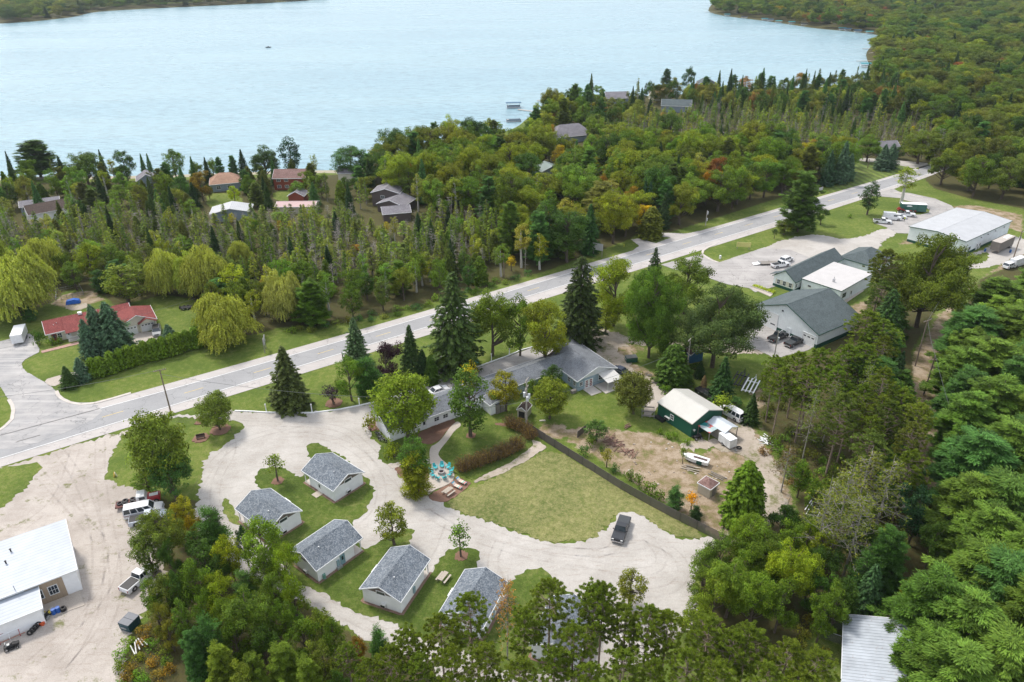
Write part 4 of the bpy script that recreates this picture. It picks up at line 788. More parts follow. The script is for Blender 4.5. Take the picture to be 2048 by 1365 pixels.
def house(name, label, E0, ang, L, W, he, hr, roof='x', rm=None, wm=None, trim=None, o=0.3, cat='house', group=None, hip=0.0, hip2=0.0, band=None, gable=None, chim=None, wallskip=(), th=0.12, mono=False, z=0.0):
    """E0: near-left eave corner in world xy; local x runs along the near eave (angle ang, deg), y away from it"""
    t = thing(name, label, cat, (E0[0], E0[1], z), R(ang), group); D = dict(L=L, W=W, o=o, he=he, hr=hr)
    rm = rm or SH_GREY; wm = wm or SD_W; trim = trim or TRIMW
    mb = MB(); x0, x1, y0, y1 = o, L-o, o, W-o; ez = he-0.02
    def rz(x, y):
        if mono: return he+(hr-he)*y/W
        if roof == 'x': return he+(hr-he)*(1-abs(y-W/2)/(W/2))
        return he+(hr-he)*(1-abs(x-L/2)/(L/2))
    tz = lambda x, y: rz(x, y)-0.05
    # walls as closed outline with gable tops
    if roof == 'x' and not mono:
        mb.add([(x0,y0,-.1),(x1,y0,-.1),(x1,y0,tz(x1,y0)),(x0,y0,tz(x0,y0))], [(0,1,2,3)]); mb.add([(x0,y1,-.1),(x1,y1,-.1),(x1,y1,tz(x1,y1)),(x0,y1,tz(x0,y1))], [(3,2,1,0)])
        for x, f in ((x0, (4,3,2,1,0)), (x1, (0,1,2,3,4))): mb.add([(x,y0,-.1),(x,y1,-.1),(x,y1,tz(x,y1)),(x,W/2,(tz(x,W/2) if not (hip and x == x0 or hip2 and x == x1) else tz(x,y1))),(x,y0,tz(x,y0))], [f])
    elif roof == 'y' and not mono:
        mb.add([(x0,y0,-.1),(x0,y1,-.1),(x0,y1,tz(x0,y1)),(x0,y0,tz(x0,y0))], [(3,2,1,0)]); mb.add([(x1,y0,-.1),(x1,y1,-.1),(x1,y1,tz(x1,y1)),(x1,y0,tz(x1,y0))], [(0,1,2,3)])
        for y, f in ((y0, (0,1,2,3,4)), (y1, (4,3,2,1,0))): mb.add([(x0,y,-.1),(x1,y,-.1),(x1,y,tz(x1,y)),(L/2,y,(tz(L/2,y) if not (hip and y == y0 or hip2 and y == y1) else tz(x1,y))),(x0,y,tz(x0,y))], [f])
    else:
        P = [(x0,y0),(x1,y0),(x1,y1),(x0,y1)]; mb.add([(a,b,-.1) for a,b in P]+[(a,b,tz(a,b)) for a,b in P], [(0,1,5,4),(1,2,6,5),(2,3,7,6),(3,0,4,7)])
    mb.build('wall', wm, t)
    r = MB(); hh = hr
    def pl(P): r.slab([(a, b, c+.05) for a, b, c in P], th)
    if mono: pl([(0,0,he),(L,0,he),(L,W,hr),(0,W,hr)])
    elif roof == 'x':
        a, b = hip, L-hip2
        pl([(0,0,he),(L,0,he),(b,W/2,hh),(a,W/2,hh)]); pl([(L,W,he),(0,W,he),(a,W/2,hh),(b,W/2,hh)])
        if hip: pl([(0,W,he),(0,0,he),(a,W/2,hh)])
        if hip2: pl([(L,0,he),(L,W,he),(b,W/2,hh)])
    else:
        a, b = hip, W-hip2
        pl([(L,0,he),(L,W,he),(L/2,b,hh),(L/2,a,hh)]); pl([(0,W,he),(0,0,he),(L/2,a,hh),(L/2,b,hh)])
        if hip: pl([(0,0,he),(L,0,he),(L/2,a,hh)])
        if hip2: pl([(L,W,he),(0,W,he),(L/2,b,hh)])
    ro = r.build('roof', rm, t)
    # ridge cap, fascia
    f = MB(); e = 0.025; q = 0.16
    def bar(A, B, w=0.035): 
        A = Vector(A); B = Vector(B); d = (B-A).normalized(); n = d.cross(Vector((0, 0, 1))).normalized()*w
        vs = [A-n, A+n, B+n, B-n]; f.add([tuple(v-Vector((0, 0, q-.02))) for v in vs]+[tuple(v+Vector((0, 0, .065))) for v in vs], [(0,3,2,1),(4,5,6,7),(0,1,5,4),(1,2,6,5),(2,3,7,6),(3,0,4,7)])
    zz = 0.0
    if mono: bar((-e,-e,he),(L+e,-e,he)); bar((L+e,0,he),(L+e,W,hr)); bar((-e,0,he),(-e,W,hr))
    elif roof == 'x':
        bar((0,-e,he),(L,-e,he)); bar((0,W+e,he),(L,W+e,he))
        for x, hp in ((-e, hip), (L+e, hip2)):
            if hp: bar((x,0,he),(x,W,he))
            else: bar((x,-e,he),(x,W/2,hh)); bar((x,W+e,he),(x,W/2,hh))
    else:
        bar((-e,0,he),(-e,W,he)); bar((L+e,0,he),(L+e,W,he))
        for y, hp in ((-e, hip), (W+e, hip2)):
            if hp: bar((0,y,he),(L,y,he))
            else: bar((-e,y,he),(L/2,y,hh)); bar((L+e,y,he),(L/2,y,hh))
    f.build('fascia', trim, t)
    if not mono and not (roof == 'x' and hip+hip2 >= L-0.01) and not (roof == 'y' and hip+hip2 >= W-0.01):
        g = MB()
        for s in (-1, 1):
            if roof == 'x': g.slab([(hip,W/2+s*.16,hh+.085-.16*(hh-he)/(W/2)),(L-hip2,W/2+s*.16,hh+.085-.16*(hh-he)/(W/2)),(L-hip2,W/2,hh+.085),(hip,W/2,hh+.085)][::s], .03)
            else: g.slab([(L/2+s*.16,hip,hh+.085-.16*(hh-he)/(L/2)),(L/2+s*.16,W-hip2,hh+.085-.16*(hh-he)/(L/2)),(L/2,W-hip2,hh+.085),(L/2,hip,hh+.085)][::s], .03)
        g.build('ridge_cap', rm, t)
    if band:   # coloured lower band round the walls
        b = MB(); O = 0.03
        b.box(x0-O, x1+O, y0-O, y0-.002, 0, band[0]); b.box(x1+.002, x1+O, y0, y1, 0, band[0]); b.box(x0-O, x0-.002, y0, y1, 0, band[0]); b.build('base_band', band[1], t)
    return t, D
def gable_tri(t, D, end, z0, mat, roof='x'):
    """coloured triangle under a gable"""
    L, W, o, he, hr = D['L'], D['W'], D['o'], D['he'], D['hr']; mb = MB(); k = (hr-he)/(W/2)
    yb = (z0-he)/k+0.1; x = L-o if end == 1 else o; d = 0.02*end
    P = [(yb, z0), (W-yb, z0), (W/2, hr-0.16)]
    mb.add([(x+d*.1, a, b) for a, b in P]+[(x+d, a, b) for a, b in P], [(0,1,2),(3,5,4) if end < 0 else (3,4,5),(0,3,4,1),(1,4,5,2),(2,5,3,0)]); return mb.build('gable_panel', mat, t)
def pipe(t, x, y, z, h=0.5, r=0.06, mat=None, name='vent_pipe', hood=True):
    mb = MB(); mb.tube((x, y, z-.2), (x, y, z+h), r, r, 8); 
    if hood: mb.tube((x, y, z+h), (x, y, z+h+.08), r*1.7, r*1.7, 8)
    mb.build(name, mat or GALV, t)
def acunit(t, D, face, s, z=1.0, w=.75, h=.45):
    fr = wall_frame(D, face); mb = MB(); pbox(mb, fr, s-w/2, s+w/2, z, z+h, .003, .45); o = mb.build('air_conditioner', M((0.6, 0.6, 0.58), .5, .05, name='ac_casing'), t)
    g = MB(); pbox(g, fr, s-w/2+.04, s+w/2-.04, z+.04, z+h-.04, .45, .47); g.build('grille', BLACKM, o)
# --- the six cabins
LC, WC = 8.97, 6.81
C6R = G(1148, 1189, 4.27)
cab = [(-31.81, 105.22, -0.7036, -1, 'white cabin beside the round gravel turn, brown gable, wooden step at its side door'), (-40.29, 95.23, -0.7042, -1, 'white cabin with grey shingle roof whose lower corner is hidden by leafy treetops'),
       (-29.11, 87.07, -2.2556, 1, 'white cabin with teal door and grey meter on its long wall'), (-17.48, 80.79, -1.9596, 1, 'white cabin next to the lone picnic table, roof ridge pointing up the gravel loop'),
       (-5.81, 76.07, -1.951, 1, 'white cabin behind the browning pine top, its near wall half hidden by branches'), (C6R.x-0.371*4.49, C6R.y-0.928*4.49, -1.951, 1, 'white cabin almost hidden behind the row of tall pines')]
for ci, (cx, cy, a, ns, lab) in enumerate(cab):
    ux = Vector((math.cos(a), math.sin(a))); uy = Vector((-ux.y, ux.x)); E0 = Vector((cx, cy))-ux*LC/2-uy*WC/2
    t, D = house('cabin', lab, E0, math.degrees(a), LC, WC, 2.6, 4.27, 'x', SH_GREY, SD_W, group='white cabins round the gravel loop', cat='cabin')
    near = 'F' if ns < 0 else 'B'; farf = 'B' if ns < 0 else 'F'
    w = [c for c in t.children if c.name.startswith('wall')][0]; bpy.data.objects.remove(w)
    px = 1.7; o = D['o']; mb = MB(); x0, x1, y0, y1 = px, LC-o, o, WC-o; k = (4.27-2.6)/(WC/2)
    tz = lambda y: 2.6+k*(WC/2-abs(y-WC/2))-.05
    mb.add([(x0,y0,-.1),(x1,y0,-.1),(x1,y0,tz(y0)),(x0,y0,tz(y0))], [(0,1,2,3)]); mb.add([(x0,y1,-.1),(x1,y1,-.1),(x1,y1,tz(y1)),(x0,y1,tz(y1))], [(3,2,1,0)])
    for x, f in ((x0, (4,3,2,1,0)), (x1, (0,1,2,3,4))): mb.add([(x,y0,-.1),(x,y1,-.1),(x,y1,tz(y1)),(x,WC/2,tz(WC/2)),(x,y0,tz(y0))], [f])
    mb.build('wall', SD_W, t)
    pg = MB(); pg.add([(o,y0,2.5),(o,y1,2.5),(o,WC/2,tz(WC/2))], [(2,1,0)]); pg.add([(o+.1,y0,2.5),(o+.1,y1,2.5),(o+.1,WC/2,tz(WC/2))], [(0,1,2)]); pg.build('porch_gable', BROWN_G, t)
    fl = MB(); fl.box(.15, px, y0-.1, y1+.1, 0, .16); fl.build('porch_floor', CONC, t)
    for y in (y0+.05, WC/2-.6, WC/2+.6, y1-.05):
        pp = MB(); pp.box(.3, .43, y-.065, y+.065, .16, 2.55); pp.build('post', TRIMW, t)
    DW = dict(D); 
    gable_tri(t, D, 1, 2.72, BROWN_G); window(t, D, 'R', (WC-2*o)/2, 2.55, 1.35, .55, bars=0)
    acunit(t, D, 'R', (WC-2*o)/2-(0.9 if ns < 0 else -.9)*0.4, .55)
    Lw = LC-2*o
    sN = (lambda s: s) if near == 'F' else (lambda s: Lw-s)
    if ci in (0, 1):
        door(t, D, near, sN(4.3), .85, 1.95, WHITE)
        st = MB(); st.box(4.0, 5.4, -1.2, o-.03, 0, .14); st.build('step', WOODL, t)
    else:
        fr = wall_frame(D, near); mm = MB(); pbox(mm, fr, sN(4.6)-.25, sN(4.6)+.25, .5, 1.6, .003, .2); mm.build('meter_box', M((0.25, 0.36, 0.4), .5, .1, name='teal_panel'), t)
        if ci == 2:
            door(t, D, near, sN(3.7), .7, 1.9, M((0.2, 0.33, 0.38), .5, .1, name='teal_door')); mm = MB(); pbox(mm, fr, sN(4.6)-.45, sN(4.6)+.45, 0.0, .45, .05, .5); mm.build('cooling_unit', GALV, t)
    window(t, D, farf, 4.0 if farf == 'F' else Lw-4.0, 1.0, 1.2, 1.0)
    aw = MB(); fr = wall_frame(D, farf); s = 4.0 if farf == 'F' else Lw-4.0
    pbox(aw, fr, s-.8, s+.8, 2.12, 2.2, .01, .75); aw.build('door_canopy', TRIMW, t)
    pipe(t, 6.4, WC/2-ns*(-1)*1.0 if ci in (0,) else WC/2+ns*1.0, 4.27-k*1.0, .35, .06)
    md = MB(); md.box(.1, LC-.05, -.15, y0-.01, 0, .1); md.box(.1, LC-.05, y1+.01, WC+.15, 0, .1); md.box(x1+.01, LC+.1, y0, y1, 0, .1); md.build('foundation_bed', MUD, t)
    mb = MB(); mb.cbox(.8, .55 if ns > 0 else WC-.55, .35, .5, .5, .06); mb.cbox(.6, .55 if ns > 0 else WC-.55, .6, .06, .5, .5)
    for dx in (-.2, .2):
        for dy in (-.2, .2): mb.cbox(.8+dx, (.55 if ns > 0 else WC-.55)+dy, .25, .05, .05, .2)
# --- red ranch house and garage
t, D = house('ranch_house', 'long low house with dark red roof behind the blue spruces', (-112.2, 159.3), 32.5, 19.5, 9, 2.5, 4.3, 'x', SH_RED, SD_CR, chim=None, o=.45)
window(t, D, 'F', 7.2, .9, 1.6, 1.1, bars=1); window(t, D, 'F', 9.6, .9, 1.6, 1.1); window(t, D, 'F', 2.4, .9, .8, 1.1); door(t, D, 'F', 1.2, mat=SH_RED); door(t, D, 'F', 4.2)
mb = MB(); mb.slab([(4.2,-1.9,2.52),(13,-1.9,2.52),(13,4.5,4.36),(4.2,4.5,4.36)], .12); mb.build('porch_roof', SH_RED, t)
mb = MB(); mb.box(4.3, 12.9, -1.7, .4, 0, .3); mb.build('porch_floor', CONC, t)
for x in (4.5, 6.6, 8.7, 10.8, 12.8):
    p = MB(); p.box(x-.07, x+.07, -1.6, -1.46, .3, 2.45); p.build('post', TRIMW, t)
mb = MB(); mb.box(4.5, 12.8, -1.56, -1.52, 1.1, 1.2); mb.box(4.5, 12.8, -1.56, -1.52, .45, .5)
for i in range(56): mb.box(4.5+i*.15, 4.54+i*.15, -1.56, -1.53, .5, 1.1)
mb.build('porch_railing', TRIMW, t)
mb = MB(); mb.cbox(8.3, 4.2, 4.5, .9, .9, .5); mb.build('skylight', WHITE, t); pipe(t, 2.2, 2.4, 3.4, .3); pipe(t, 2.9, 2.8, 3.6, .25); pipe(t, 12, 3.6, 4.0, .5)
t, D = house('garage', 'double garage with red gabled roof and two pale doors at the concrete drive', (-95.9, 162.3), 32.5, 8.8, 9.5, 2.8, 4.9, 'y', SH_RED, SD_CR, cat='garage', hip2=3)
garage_door(t, D, 'F', 2.1, 2.9, 2.1, WHITE); garage_door(t, D, 'F', 6.1, 2.9, 2.1, WHITE)
mb = MB(); mb.slab([(4.3,-.9,2.75),(6.4,-.9,3.95),(6.4,3,3.95),(4.3,3,2.75)], .1); mb.slab([(6.4,-.9,3.95),(8.6,-.9,2.75),(8.6,3,2.75),(6.4,3,3.95)], .1); mb.build('entry_roof', SH_RED, t)
mb = MB(); mb.add([(4.6,-.6,2.6),(8.3,-.6,2.6),(6.4,-.6,3.8),(4.6,.28,2.6),(8.3,.28,2.6),(6.4,.28,3.8)], [(0,1,2),(0,3,4,1),(1,4,5,2),(2,5,3,0)]); mb.box(4.6, 4.75, -.6, .28, 0, 2.6); mb.box(8.1, 8.3, -.6, .28, 0, 2.6); mb.build('entry_gable', SD_CR, t)
# --- big white business building
t, D = house('warehouse', 'large white flat-looking metal building with dark green base stripe', (136.0, 209.6), 36.5, 30.9, 17.6, 4.9, 5.7, 'x', RF_W, SD_WV, GREENT, cat='warehouse', band=(.8, GREENT))
for s in (1.3, 4.0): window(t, D, 'F', s, 1.3, 1.2, .9, bars=0, frame=GREYM)
door(t, D, 'F', 9.2, mat=WHITE); door(t, D, 'F', 11.0, mat=WHITE)
mb = MB()
for s in (10.5, 15, 20, 26): mb = MB(); mb.cbox(s, .1, 3.9, .25, .3, .25); mb.build('wall_lamp', GREYM, t)
# --- green barn
t, D = house('workshop', 'dark green metal workshop with cream roof beside the dirt yard', (29.0, 125.7), -56.3, 9.4, 8.6, 3.2, 4.8, 'x', RF_CR, SD_GN, M((0.55, 0.53, 0.48), .5, .05, name='cream_trim'), o=.12, cat='workshop')
window(t, D, 'F', 4.0, 1.3, .8, 1.0); acunit(t, D, 'F', 2.9, .9, 1.2, .45); acunit(t, D, 'R', .6, 1.4, .3, .3)
mb = MB(); mb.box(.3, 2.6, -.9, .05, 0, .5); mb.build('planter_box', BLACKM, t)
# open shelters at the barn's gable end
def shelter(label, E0, ang, L, W, he, hr, rm, side=None, kind='x', legm=None):
    t = thing('lean_to_shelter', label, 'shelter', (E0[0], E0[1], 0), R(ang)); r = MB()
    if kind == 'x': r.slab([(0,0,he),(L,0,he),(L,W/2,hr),(0,W/2,hr)], .05); r.slab([(0,W/2,hr),(L,W/2,hr),(L,W,he),(0,W,he)], .05)
    else: r.slab([(0,0,he),(L,0,he),(L,W,hr),(0,W,hr)], .05)
    r.build('roof', rm, t)
    for x in (.1, L-.1):
        for y in (.1, W-.1): p = MB(); p.box(x-.06, x+.06, y-.06, y+.06, 0, he-.05); p.build('post', legm or WOODG, t)
    if side: s = MB(); s.box(0.1, L-.1, .02, .06, .1, he-.05); s.build('side_panel', side, t)
    return t
e = G(1414, 842, 2.6); shelter('open shelter with ribbed galvanised gable roof against the green workshop', (e.x, e.y), -56, 4.6, 3.7, 2.3, 3.0, RF_GAL, WOODG)
TARP = newmat('patterned_tarp'); m_, nt_, o_ = TARP; v_ = N(nt_, 'TexVoronoi'); v_.inputs['Scale'].default_value = 0.75; nt_.links.new(coords(nt_), v_.inputs['Vector']); finish(nt_, o_, ramp(nt_, v_.outputs['Color'], [(0.2, (0.02, 0.2, 0.2)), (0.4, (0.5, 0.55, 0.55)), (0.5, (0.02, 0.12, 0.14)), (0.62, (0.5, 0.09, 0.08)), (0.85, (0.42, 0.07, 0.07))]), .6)
e = G(1396, 851, 2.2); shelter('low shelter roofed with a red and teal tarp beside the green workshop', (e.x, e.y), -56, 3.0, 2.6, 2.1, 2.3, m_, kind='m')
# --- big grey gabled barn
t, D = house('barn', 'big white metal barn with broad slate grey roof and garage door at its gable', (60.2, 168.8), -56.3, 19.6, 16.6, 3.9, 8.0, 'y', SH_DK, SD_WV, GREENT, cat='barn', band=(1.1, GREENT), o=.35)
garage_door(t, D, 'F', 16.6, 3.3, 2.9, WHITE, 3, .72); garage_door(t, D, 'F', 5.2, 4.6, 4.2, WHITE, 2, .3); door(t, D, 'F', 11.0, 1.0, 2.1, SD_WV, False)
mb = MB(); mb.cbox(8.9, .2, 5.9, .35, .2, .3); mb.build('vent', BLACKM, t); mb = MB(); mb.cbox(13.2, -.5, .5, 1.0, .8, .8); mb.build('cooling_unit', GALV, t)
# --- office, flat annex, hip annex
t, D = house('office_building', 'long white building with weathered dark grey roof facing the parking lot', (76.8, 184.7), 40.3, 26, 7.0, 3.0, 5.5, 'x', SH_DK, SD_WV, GREENT, cat='office', band=(.8, GREENT))
for s in (1.6, 3.4, 5.2):
    window(t, D, 'Lf', s, 1.1, .8, 1.2); fr = wall_frame(D, 'Lf'); [(lambda q_: (pbox(q_, fr, s+e_-.17, s+e_+.17, 1.0, 2.4, .01, .05), q_.build('shutter', SD_CR, t)))(MB()) for e_ in (-.69, .69)]
window(t, D, 'F', .9, 1.2, .8, 1.0)
mb = MB(); mb.slab([(3.5,8.3,2.9),(0.8,8.3,2.9),(0.8,5,4.3),(3.5,5,4.3)], .1); mb.build('entry_roof', SH_DK, t)
t, D = house('office_annex', 'flat pale roofed white annex with small skylight unit on top', (78.9, 186.3), -49.7, 11.4, 17.0, 3.6, 3.9, 'x', RF_FLAT, SD_WV, GREENT, cat='office', mono=True, o=.12)
window(t, D, 'F', 2.4, 1.9, .9, .5, bars=0); door(t, D, 'F', 7.0, .8, 1.9, M((.25, .4, .4), .5, name='teal_window')); window(t, D, 'R', 2.2, 1.2, 1.7, 1.2, frame=GREYM); door(t, D, 'R', 6.0)
mb = MB(); mb.cbox(7, 4, 4.1, .5, .5, .9); mb.cbox(7, 4, 4.8, .12, .12, .9); mb.build('roof_unit', GALV, t)
house('side_hall', 'slate hipped roof hall joined to the far end of the long office', (95.8, 203.2), -49.7, 10.5, 12, 3.0, 5.6, 'y', SH_DK, SD_WV, GREENT, cat='hall', hip=4, hip2=4)
# --- motel / lodge: one long building and a gabled wing
t, D = house('motel', 'long low motel with grey shingle roof stretching behind the big round trees', (-23.7, 117.1), 33.6, 50.0, 7.1, 2.6, 4.1, 'x', SH_LODGE, SD_W, cat='motel', hip2=3.4, o=.35)
gable_tri(t, D, -1, 2.75, BROWN_G)
for s in (3, 5.2, 10.2, 12.2, 17, 19, 29, 31, 36): window(t, D, 'F', s, 1.0, 1.0, .8)
for s in (7.4, 14.4, 21.5, 33.5): door(t, D, 'F', s)
for s in range(3, 44, 5): window(t, D, 'B', s, .9, 1.4, 1.2); door(t, D, 'B', s+2)
mb = MB(); fr = wall_frame(D, 'F'); pbox(mb, fr, 27.5, 38.5, .02, 2.5, .003, .03); mb.build('blue_siding_panel', SD_BL, t)
t, D = house('lodge_wing', 'pale blue lodge wing with white gable, red paned doors and patio canopy', (13.7, 134.6), 31.5, 10.8, 12.5, 2.75, 4.75, 'y', SH_LODGE, SD_BL, cat='lodge', o=.45)
window(t, D, 'F', .9, 1.2, .7, .8); window(t, D, 'F', 6.2, 1.1, 1.2, 1.1)
RDG = M((.22, .04, .04), .4, name='red_door_pane')
for s in (2.4, 3.5):
    d = door(t, D, 'F', s, .85, 2.0, WHITE, False); fr = wall_frame(D, 'F'); g = MB()
    for i in range(4):
        for j in range(2): pbox(g, fr, s-.3+j*.32, s-.3+j*.32+.26, .35+i*.43, .35+i*.43+.33, .05, .06)
    g.build('pane', RDG, d)
mb = MB(); k = (4.75-2.75)/5.4
mb.add([(.5,.42,2.72),(10.3,.42,2.72),(5.4,.42,4.6),(.5,.447,2.72),(10.3,.447,2.72),(5.4,.447,4.6)], [(0,1,2),(3,5,4),(0,3,4,1),(1,4,5,2),(2,5,3,0)]); mb.build('gable_panel', TRIMW, t)
fr = wall_frame(D, 'Lf')
for s in (8.5, 10.5): window(t, D, 'Lf', s, 1.0, .8, 1.0)
mb = MB(); mb.slab([(5.6,.3,3.0),(5.6,-3.3,2.3),(9.6,-3.3,2.3),(9.6,.3,3.0)], .08); mb.build('patio_canopy', RF_PAT, t)
for x in (5.8, 9.4): p = MB(); p.tube((x, -3.1, 0), (x, -3.1, 2.25), .05); p.build('post', TRIMW, t)
pipe(t, 8.0, 3.0, 4.1, .4); pipe(t, 9.4, 2.0, 3.5, .4); pipe(t, 9.0, 1.0, 3.6, 1.6, .03, hood=False)
mb = MB(); mb.box(1.9, 4.6, -2.6, .4, 0, .12); mb.box(4.9, 10.2, -3.6, .4, 0, .14); mb.build('patio', CONC, t)
e = G(1108, 697, 2.7); house('motel_office', 'small grey roofed entry building at the far end of the motel parking', (e.x, e.y), 8, 6.2, 5.5, 2.7, 3.7, 'x', SH_LODGE, SD_W, cat='office', hip=2, hip2=2)
e = G(980, 812, 2.6); house('motel_annex', 'small white annex with grey fence panels behind the yellowing tree', (e.x, e.y), 33.6, 3.6, 3.5, 2.5, 3.1, 'y', SH_LODGE, SD_W, cat='annex')
e = G(993, 829); t = thing('storage_cabinet', 'tall grey weathered cabinet shed beside the white motel annex', 'shed', (e.x, e.y, 0), R(33)); mb = MB(); mb.box(0, 2.0, 0, 1.6, 0, 2.2); mb.build('body', WOODG, t); mb = MB(); mb.slab([(-.1,-.1,2.3),(2.1,-.1,2.3),(2.1,1.7,2.45),(-.1,1.7,2.45)], .08); mb.build('lid', M((.12, .13, .15), .8, name='dark_lid'), t); mb = MB(); mb.box(.95, 1.05, -.03, 0, .1, 2.1); mb.build('door_seam', BLACKM, t)
# --- left workshop (white metal roofs)
t, D = house('auto_workshop', 'large white metal-roofed workshop with tan wall and two paned windows', (-63.9-32*math.cos(R(33.8)), 80.8-32*math.sin(R(33.8))), 33.8, 32, 11.4, 4.1, 5.4, 'x', RF_WB, SD_W, cat='workshop', mono=True, o=.25)
fr = wall_frame(D, 'F'); mb = MB(); pbox(mb, fr, 24.9, 29.6, .02, 4.0, .003, .06); mb.build('tan_wall_panel', SD_TAN, t)
DD = dict(D); DD['o'] = D['o']-.06
for s in (26.3, 28.2): window(t, DD, 'F', s, 1.3, 1.1, 1.5, bars=2)
for x, y in ((23.6, 6.3), (22.4, 7.0), (24.4, 8.4)): pipe(t, x, y, 4.1+1.3*y/11.4, .5, .1, BLACKM)
mb = MB(); mb.tube((24.2, .5, 4.2), (24.2, .3, 5.3), .05); mb.build('mast', GREYM, t)
t, D = house('low_workshop_wing', 'lower white metal-roofed wing in front of the large workshop', (-65.9-26*math.cos(R(33.8)), 74.6-26*math.sin(R(33.8))), 33.8, 26, 6.4, 3.0, 3.9, 'x', RF_WB, SD_W, cat='workshop', mono=True, o=.3)
pipe(t, 20.0, 2.6, 3.4, .3, .1, BLACKM)
e = [G(*p) for p in ((83, 1220), (136, 1173), (154, 1167), (168, 1213), (100, 1235))]
sheet('concrete_pad', [(82, 1222), (88, 1190), (136, 1170), (156, 1166), (169, 1212), (140, 1222), (100, 1238)], Z5, CONCP, 0, 0)
# --- old metal roof bottom right
e = G(1687, 1229, 2.6); dd = Vector((math.cos(R(67)), math.sin(R(67)))); E0 = Vector((e.x, e.y))-dd*26
t, D = house('metal_roofed_shed', 'long shed with old ribbed galvanised roof scattered with fallen needles', E0, -23, 18, 26, 2.6, 5.2, 'y', RF_OLD, SD_DK, TRIMW, cat='shed')
# --- small sheds
e = G(1394.5, 966, 2.1); t, D = house('garden_shed', 'square cream shed with brown pyramid roof beside the tall bright cedar', (e.x, e.y), -47, 2.7, 2.7, 2.1, 3.0, 'x', SH_BRN, SD_BEI, cat='shed', hip=1.35, hip2=1.34, o=.15); door(t, D, 'R', 1.3, .8, 1.8, WOODG, False)
e = G(1908, 1072, 2.0); t, D = house('garden_shed', 'small white shed with rusty brown roof under the power lines', (e.x, e.y), -8, 3.4, 2.8, 1.9, 2.9, 'x', SH_DB, SD_W, cat='shed', o=.1); door(t, D, 'Lf', 1.3, .8, 1.6, WHITE, False)
e = G(1382, 711, 2.2); t, D = house('garden_shed', 'bright blue shed with dark brown barn-style roof under the spreading pine', (e.x, e.y), 20, 3.4, 4.2, 2.1, 3.4, 'y', SH_DB, SD_BB, cat='shed', o=.1); door(t, D, 'F', 1.6, 1.2, 1.8, SD_BB, False)
e = G(1033, 819, 1.9); t, D = house('garden_shed', 'beige plastic shed with open arched doorway next to the utility pole', (e.x, e.y), -25, 2.2, 2.8, 1.8, 2.6, 'y', SH_DB, SD_BEI, cat='shed', o=.1)
fr = wall_frame(D, 'F'); mb = MB(); pbox(mb, fr, .35, 1.65, .05, 1.55, .004, .03); mb.build('doorway', BLACKM, t)  # flat black panel on the wall, painting the shade inside the opening
# --- houses among the trees by the lake
def hpx(name, label, p0, he, ang, L, W, hr, roof='x', rm=None, wm=None, **kw):
    e = G(p0[0], p0[1], he); return house(name, label, (e.x, e.y), ang, L, W, he, hr, roof, rm, wm, **kw)
t, D = hpx('lake_house', 'dark red log house with brown roof by the water', (544, 358), 4.6, 0, 13, 9, 7.2, 'x', SH_BRN, SD_RED)
for s in (2, 5): window(t, D, 'F', s, 3.4, 1.4, .9); window(t, D, 'F', s, .9, 1.4, 1.0)
window(t, D, 'F', 9.5, .8, 3, 1.6); mb = MB(); mb.slab([(7,-1.2,2.4),(9.6,-1.2,3.9),(9.6,.4,3.9),(7,.4,2.4)], .15); mb.slab([(9.6,-1.2,3.9),(12.2,-1.2,2.4),(12.2,.4,2.4),(9.6,.4,3.9)], .15); mb.build('porch_roof', SH_BRN, t)
hpx('red_garage', 'small dark red garage with grey roof in front of the red log house', (574, 393), 2.6, -5, 6.5, 6, 4.4, 'y', SH_PG, SD_RED, cat='garage')
hpx('storage_barn', 'low building with dusty pink metal roof at the wood edge', (549, 415), 2.6, 0, 14.5, 7, 3.6, 'x', RF_PK, SD_BEI, cat='storage barn')
t, D = hpx('lake_house', 'grey-blue lake house with tan shingle roof above a green lawn', (418, 371), 3.0, 18, 12, 11, 6.0, 'x', SH_TAN, SD_GB, hip=4, hip2=4); window(t, D, 'F', 3, 1, 1.4, 1.2); window(t, D, 'F', 7, 1, 1.4, 1.2)
hpx('white_roofed_barn', 'building with bright white metal roof at the edge of the conifer swamp', (418, 430), 3.0, 12, 14, 9, 4.6, 'y', RF_W, SD_GB, cat='barn')
t, D = hpx('wooden_house', 'tall dark wooden house with grey gabled roof among the conifers', (741, 386), 5.0, -8, 11, 9, 6.6, 'y', SH_PG, SD_DK); window(t, D, 'F', 4, 3, 1.2, 1)
hpx('wooden_garage', 'lower dark wooden wing with wide grey roof nearer the conifers', (752, 408), 3.0, -20, 11, 10, 4.8, 'y', SH_PG, SD_DK, cat='garage'); hpx('wooden_garage', 'grey roofed dark wooden garage lowest of the three linked buildings', (765, 430), 3.0, 14, 10, 8, 4.6, 'x', SH_PG, SD_DK, cat='garage')
hpx('barn', 'mauve roofed barn with white gable half hidden by swamp trees', (56, 432), 3.4, 40, 14, 9, 5.8, 'x', SH_DB, SD_W, cat='barn'); hpx('barn', 'low blue-grey roofed barn behind the mauve roofed one', (38, 416), 3.0, 28, 13, 7, 4.4, 'x', SH_PG, SD_GB, cat='barn')
hpx('lake_house', 'pale grey house with one gable showing between lakeside trees', (272, 364), 3.6, 25, 8, 8, 6.0, 'y', SH_PG, SD_GB); hpx('lake_house', 'cream lakeside house partly under a round green tree', (674, 348), 4.0, 0, 9, 8, 6.0, 'x', SH_PG, SD_CR)
hpx('forest_house', 'house with pale green metal roof deep in the maples', (1083, 345), 3.6, 20, 10, 9, 5.6, 'y', RF_GG, SD_GB); hpx('forest_house', 'wide mauve hipped roof house below the two pontoon boats', (1108, 277), 3.0, 20, 22, 14, 7.5, 'x', SH_PG, SD_GB, hip=6, hip2=6)
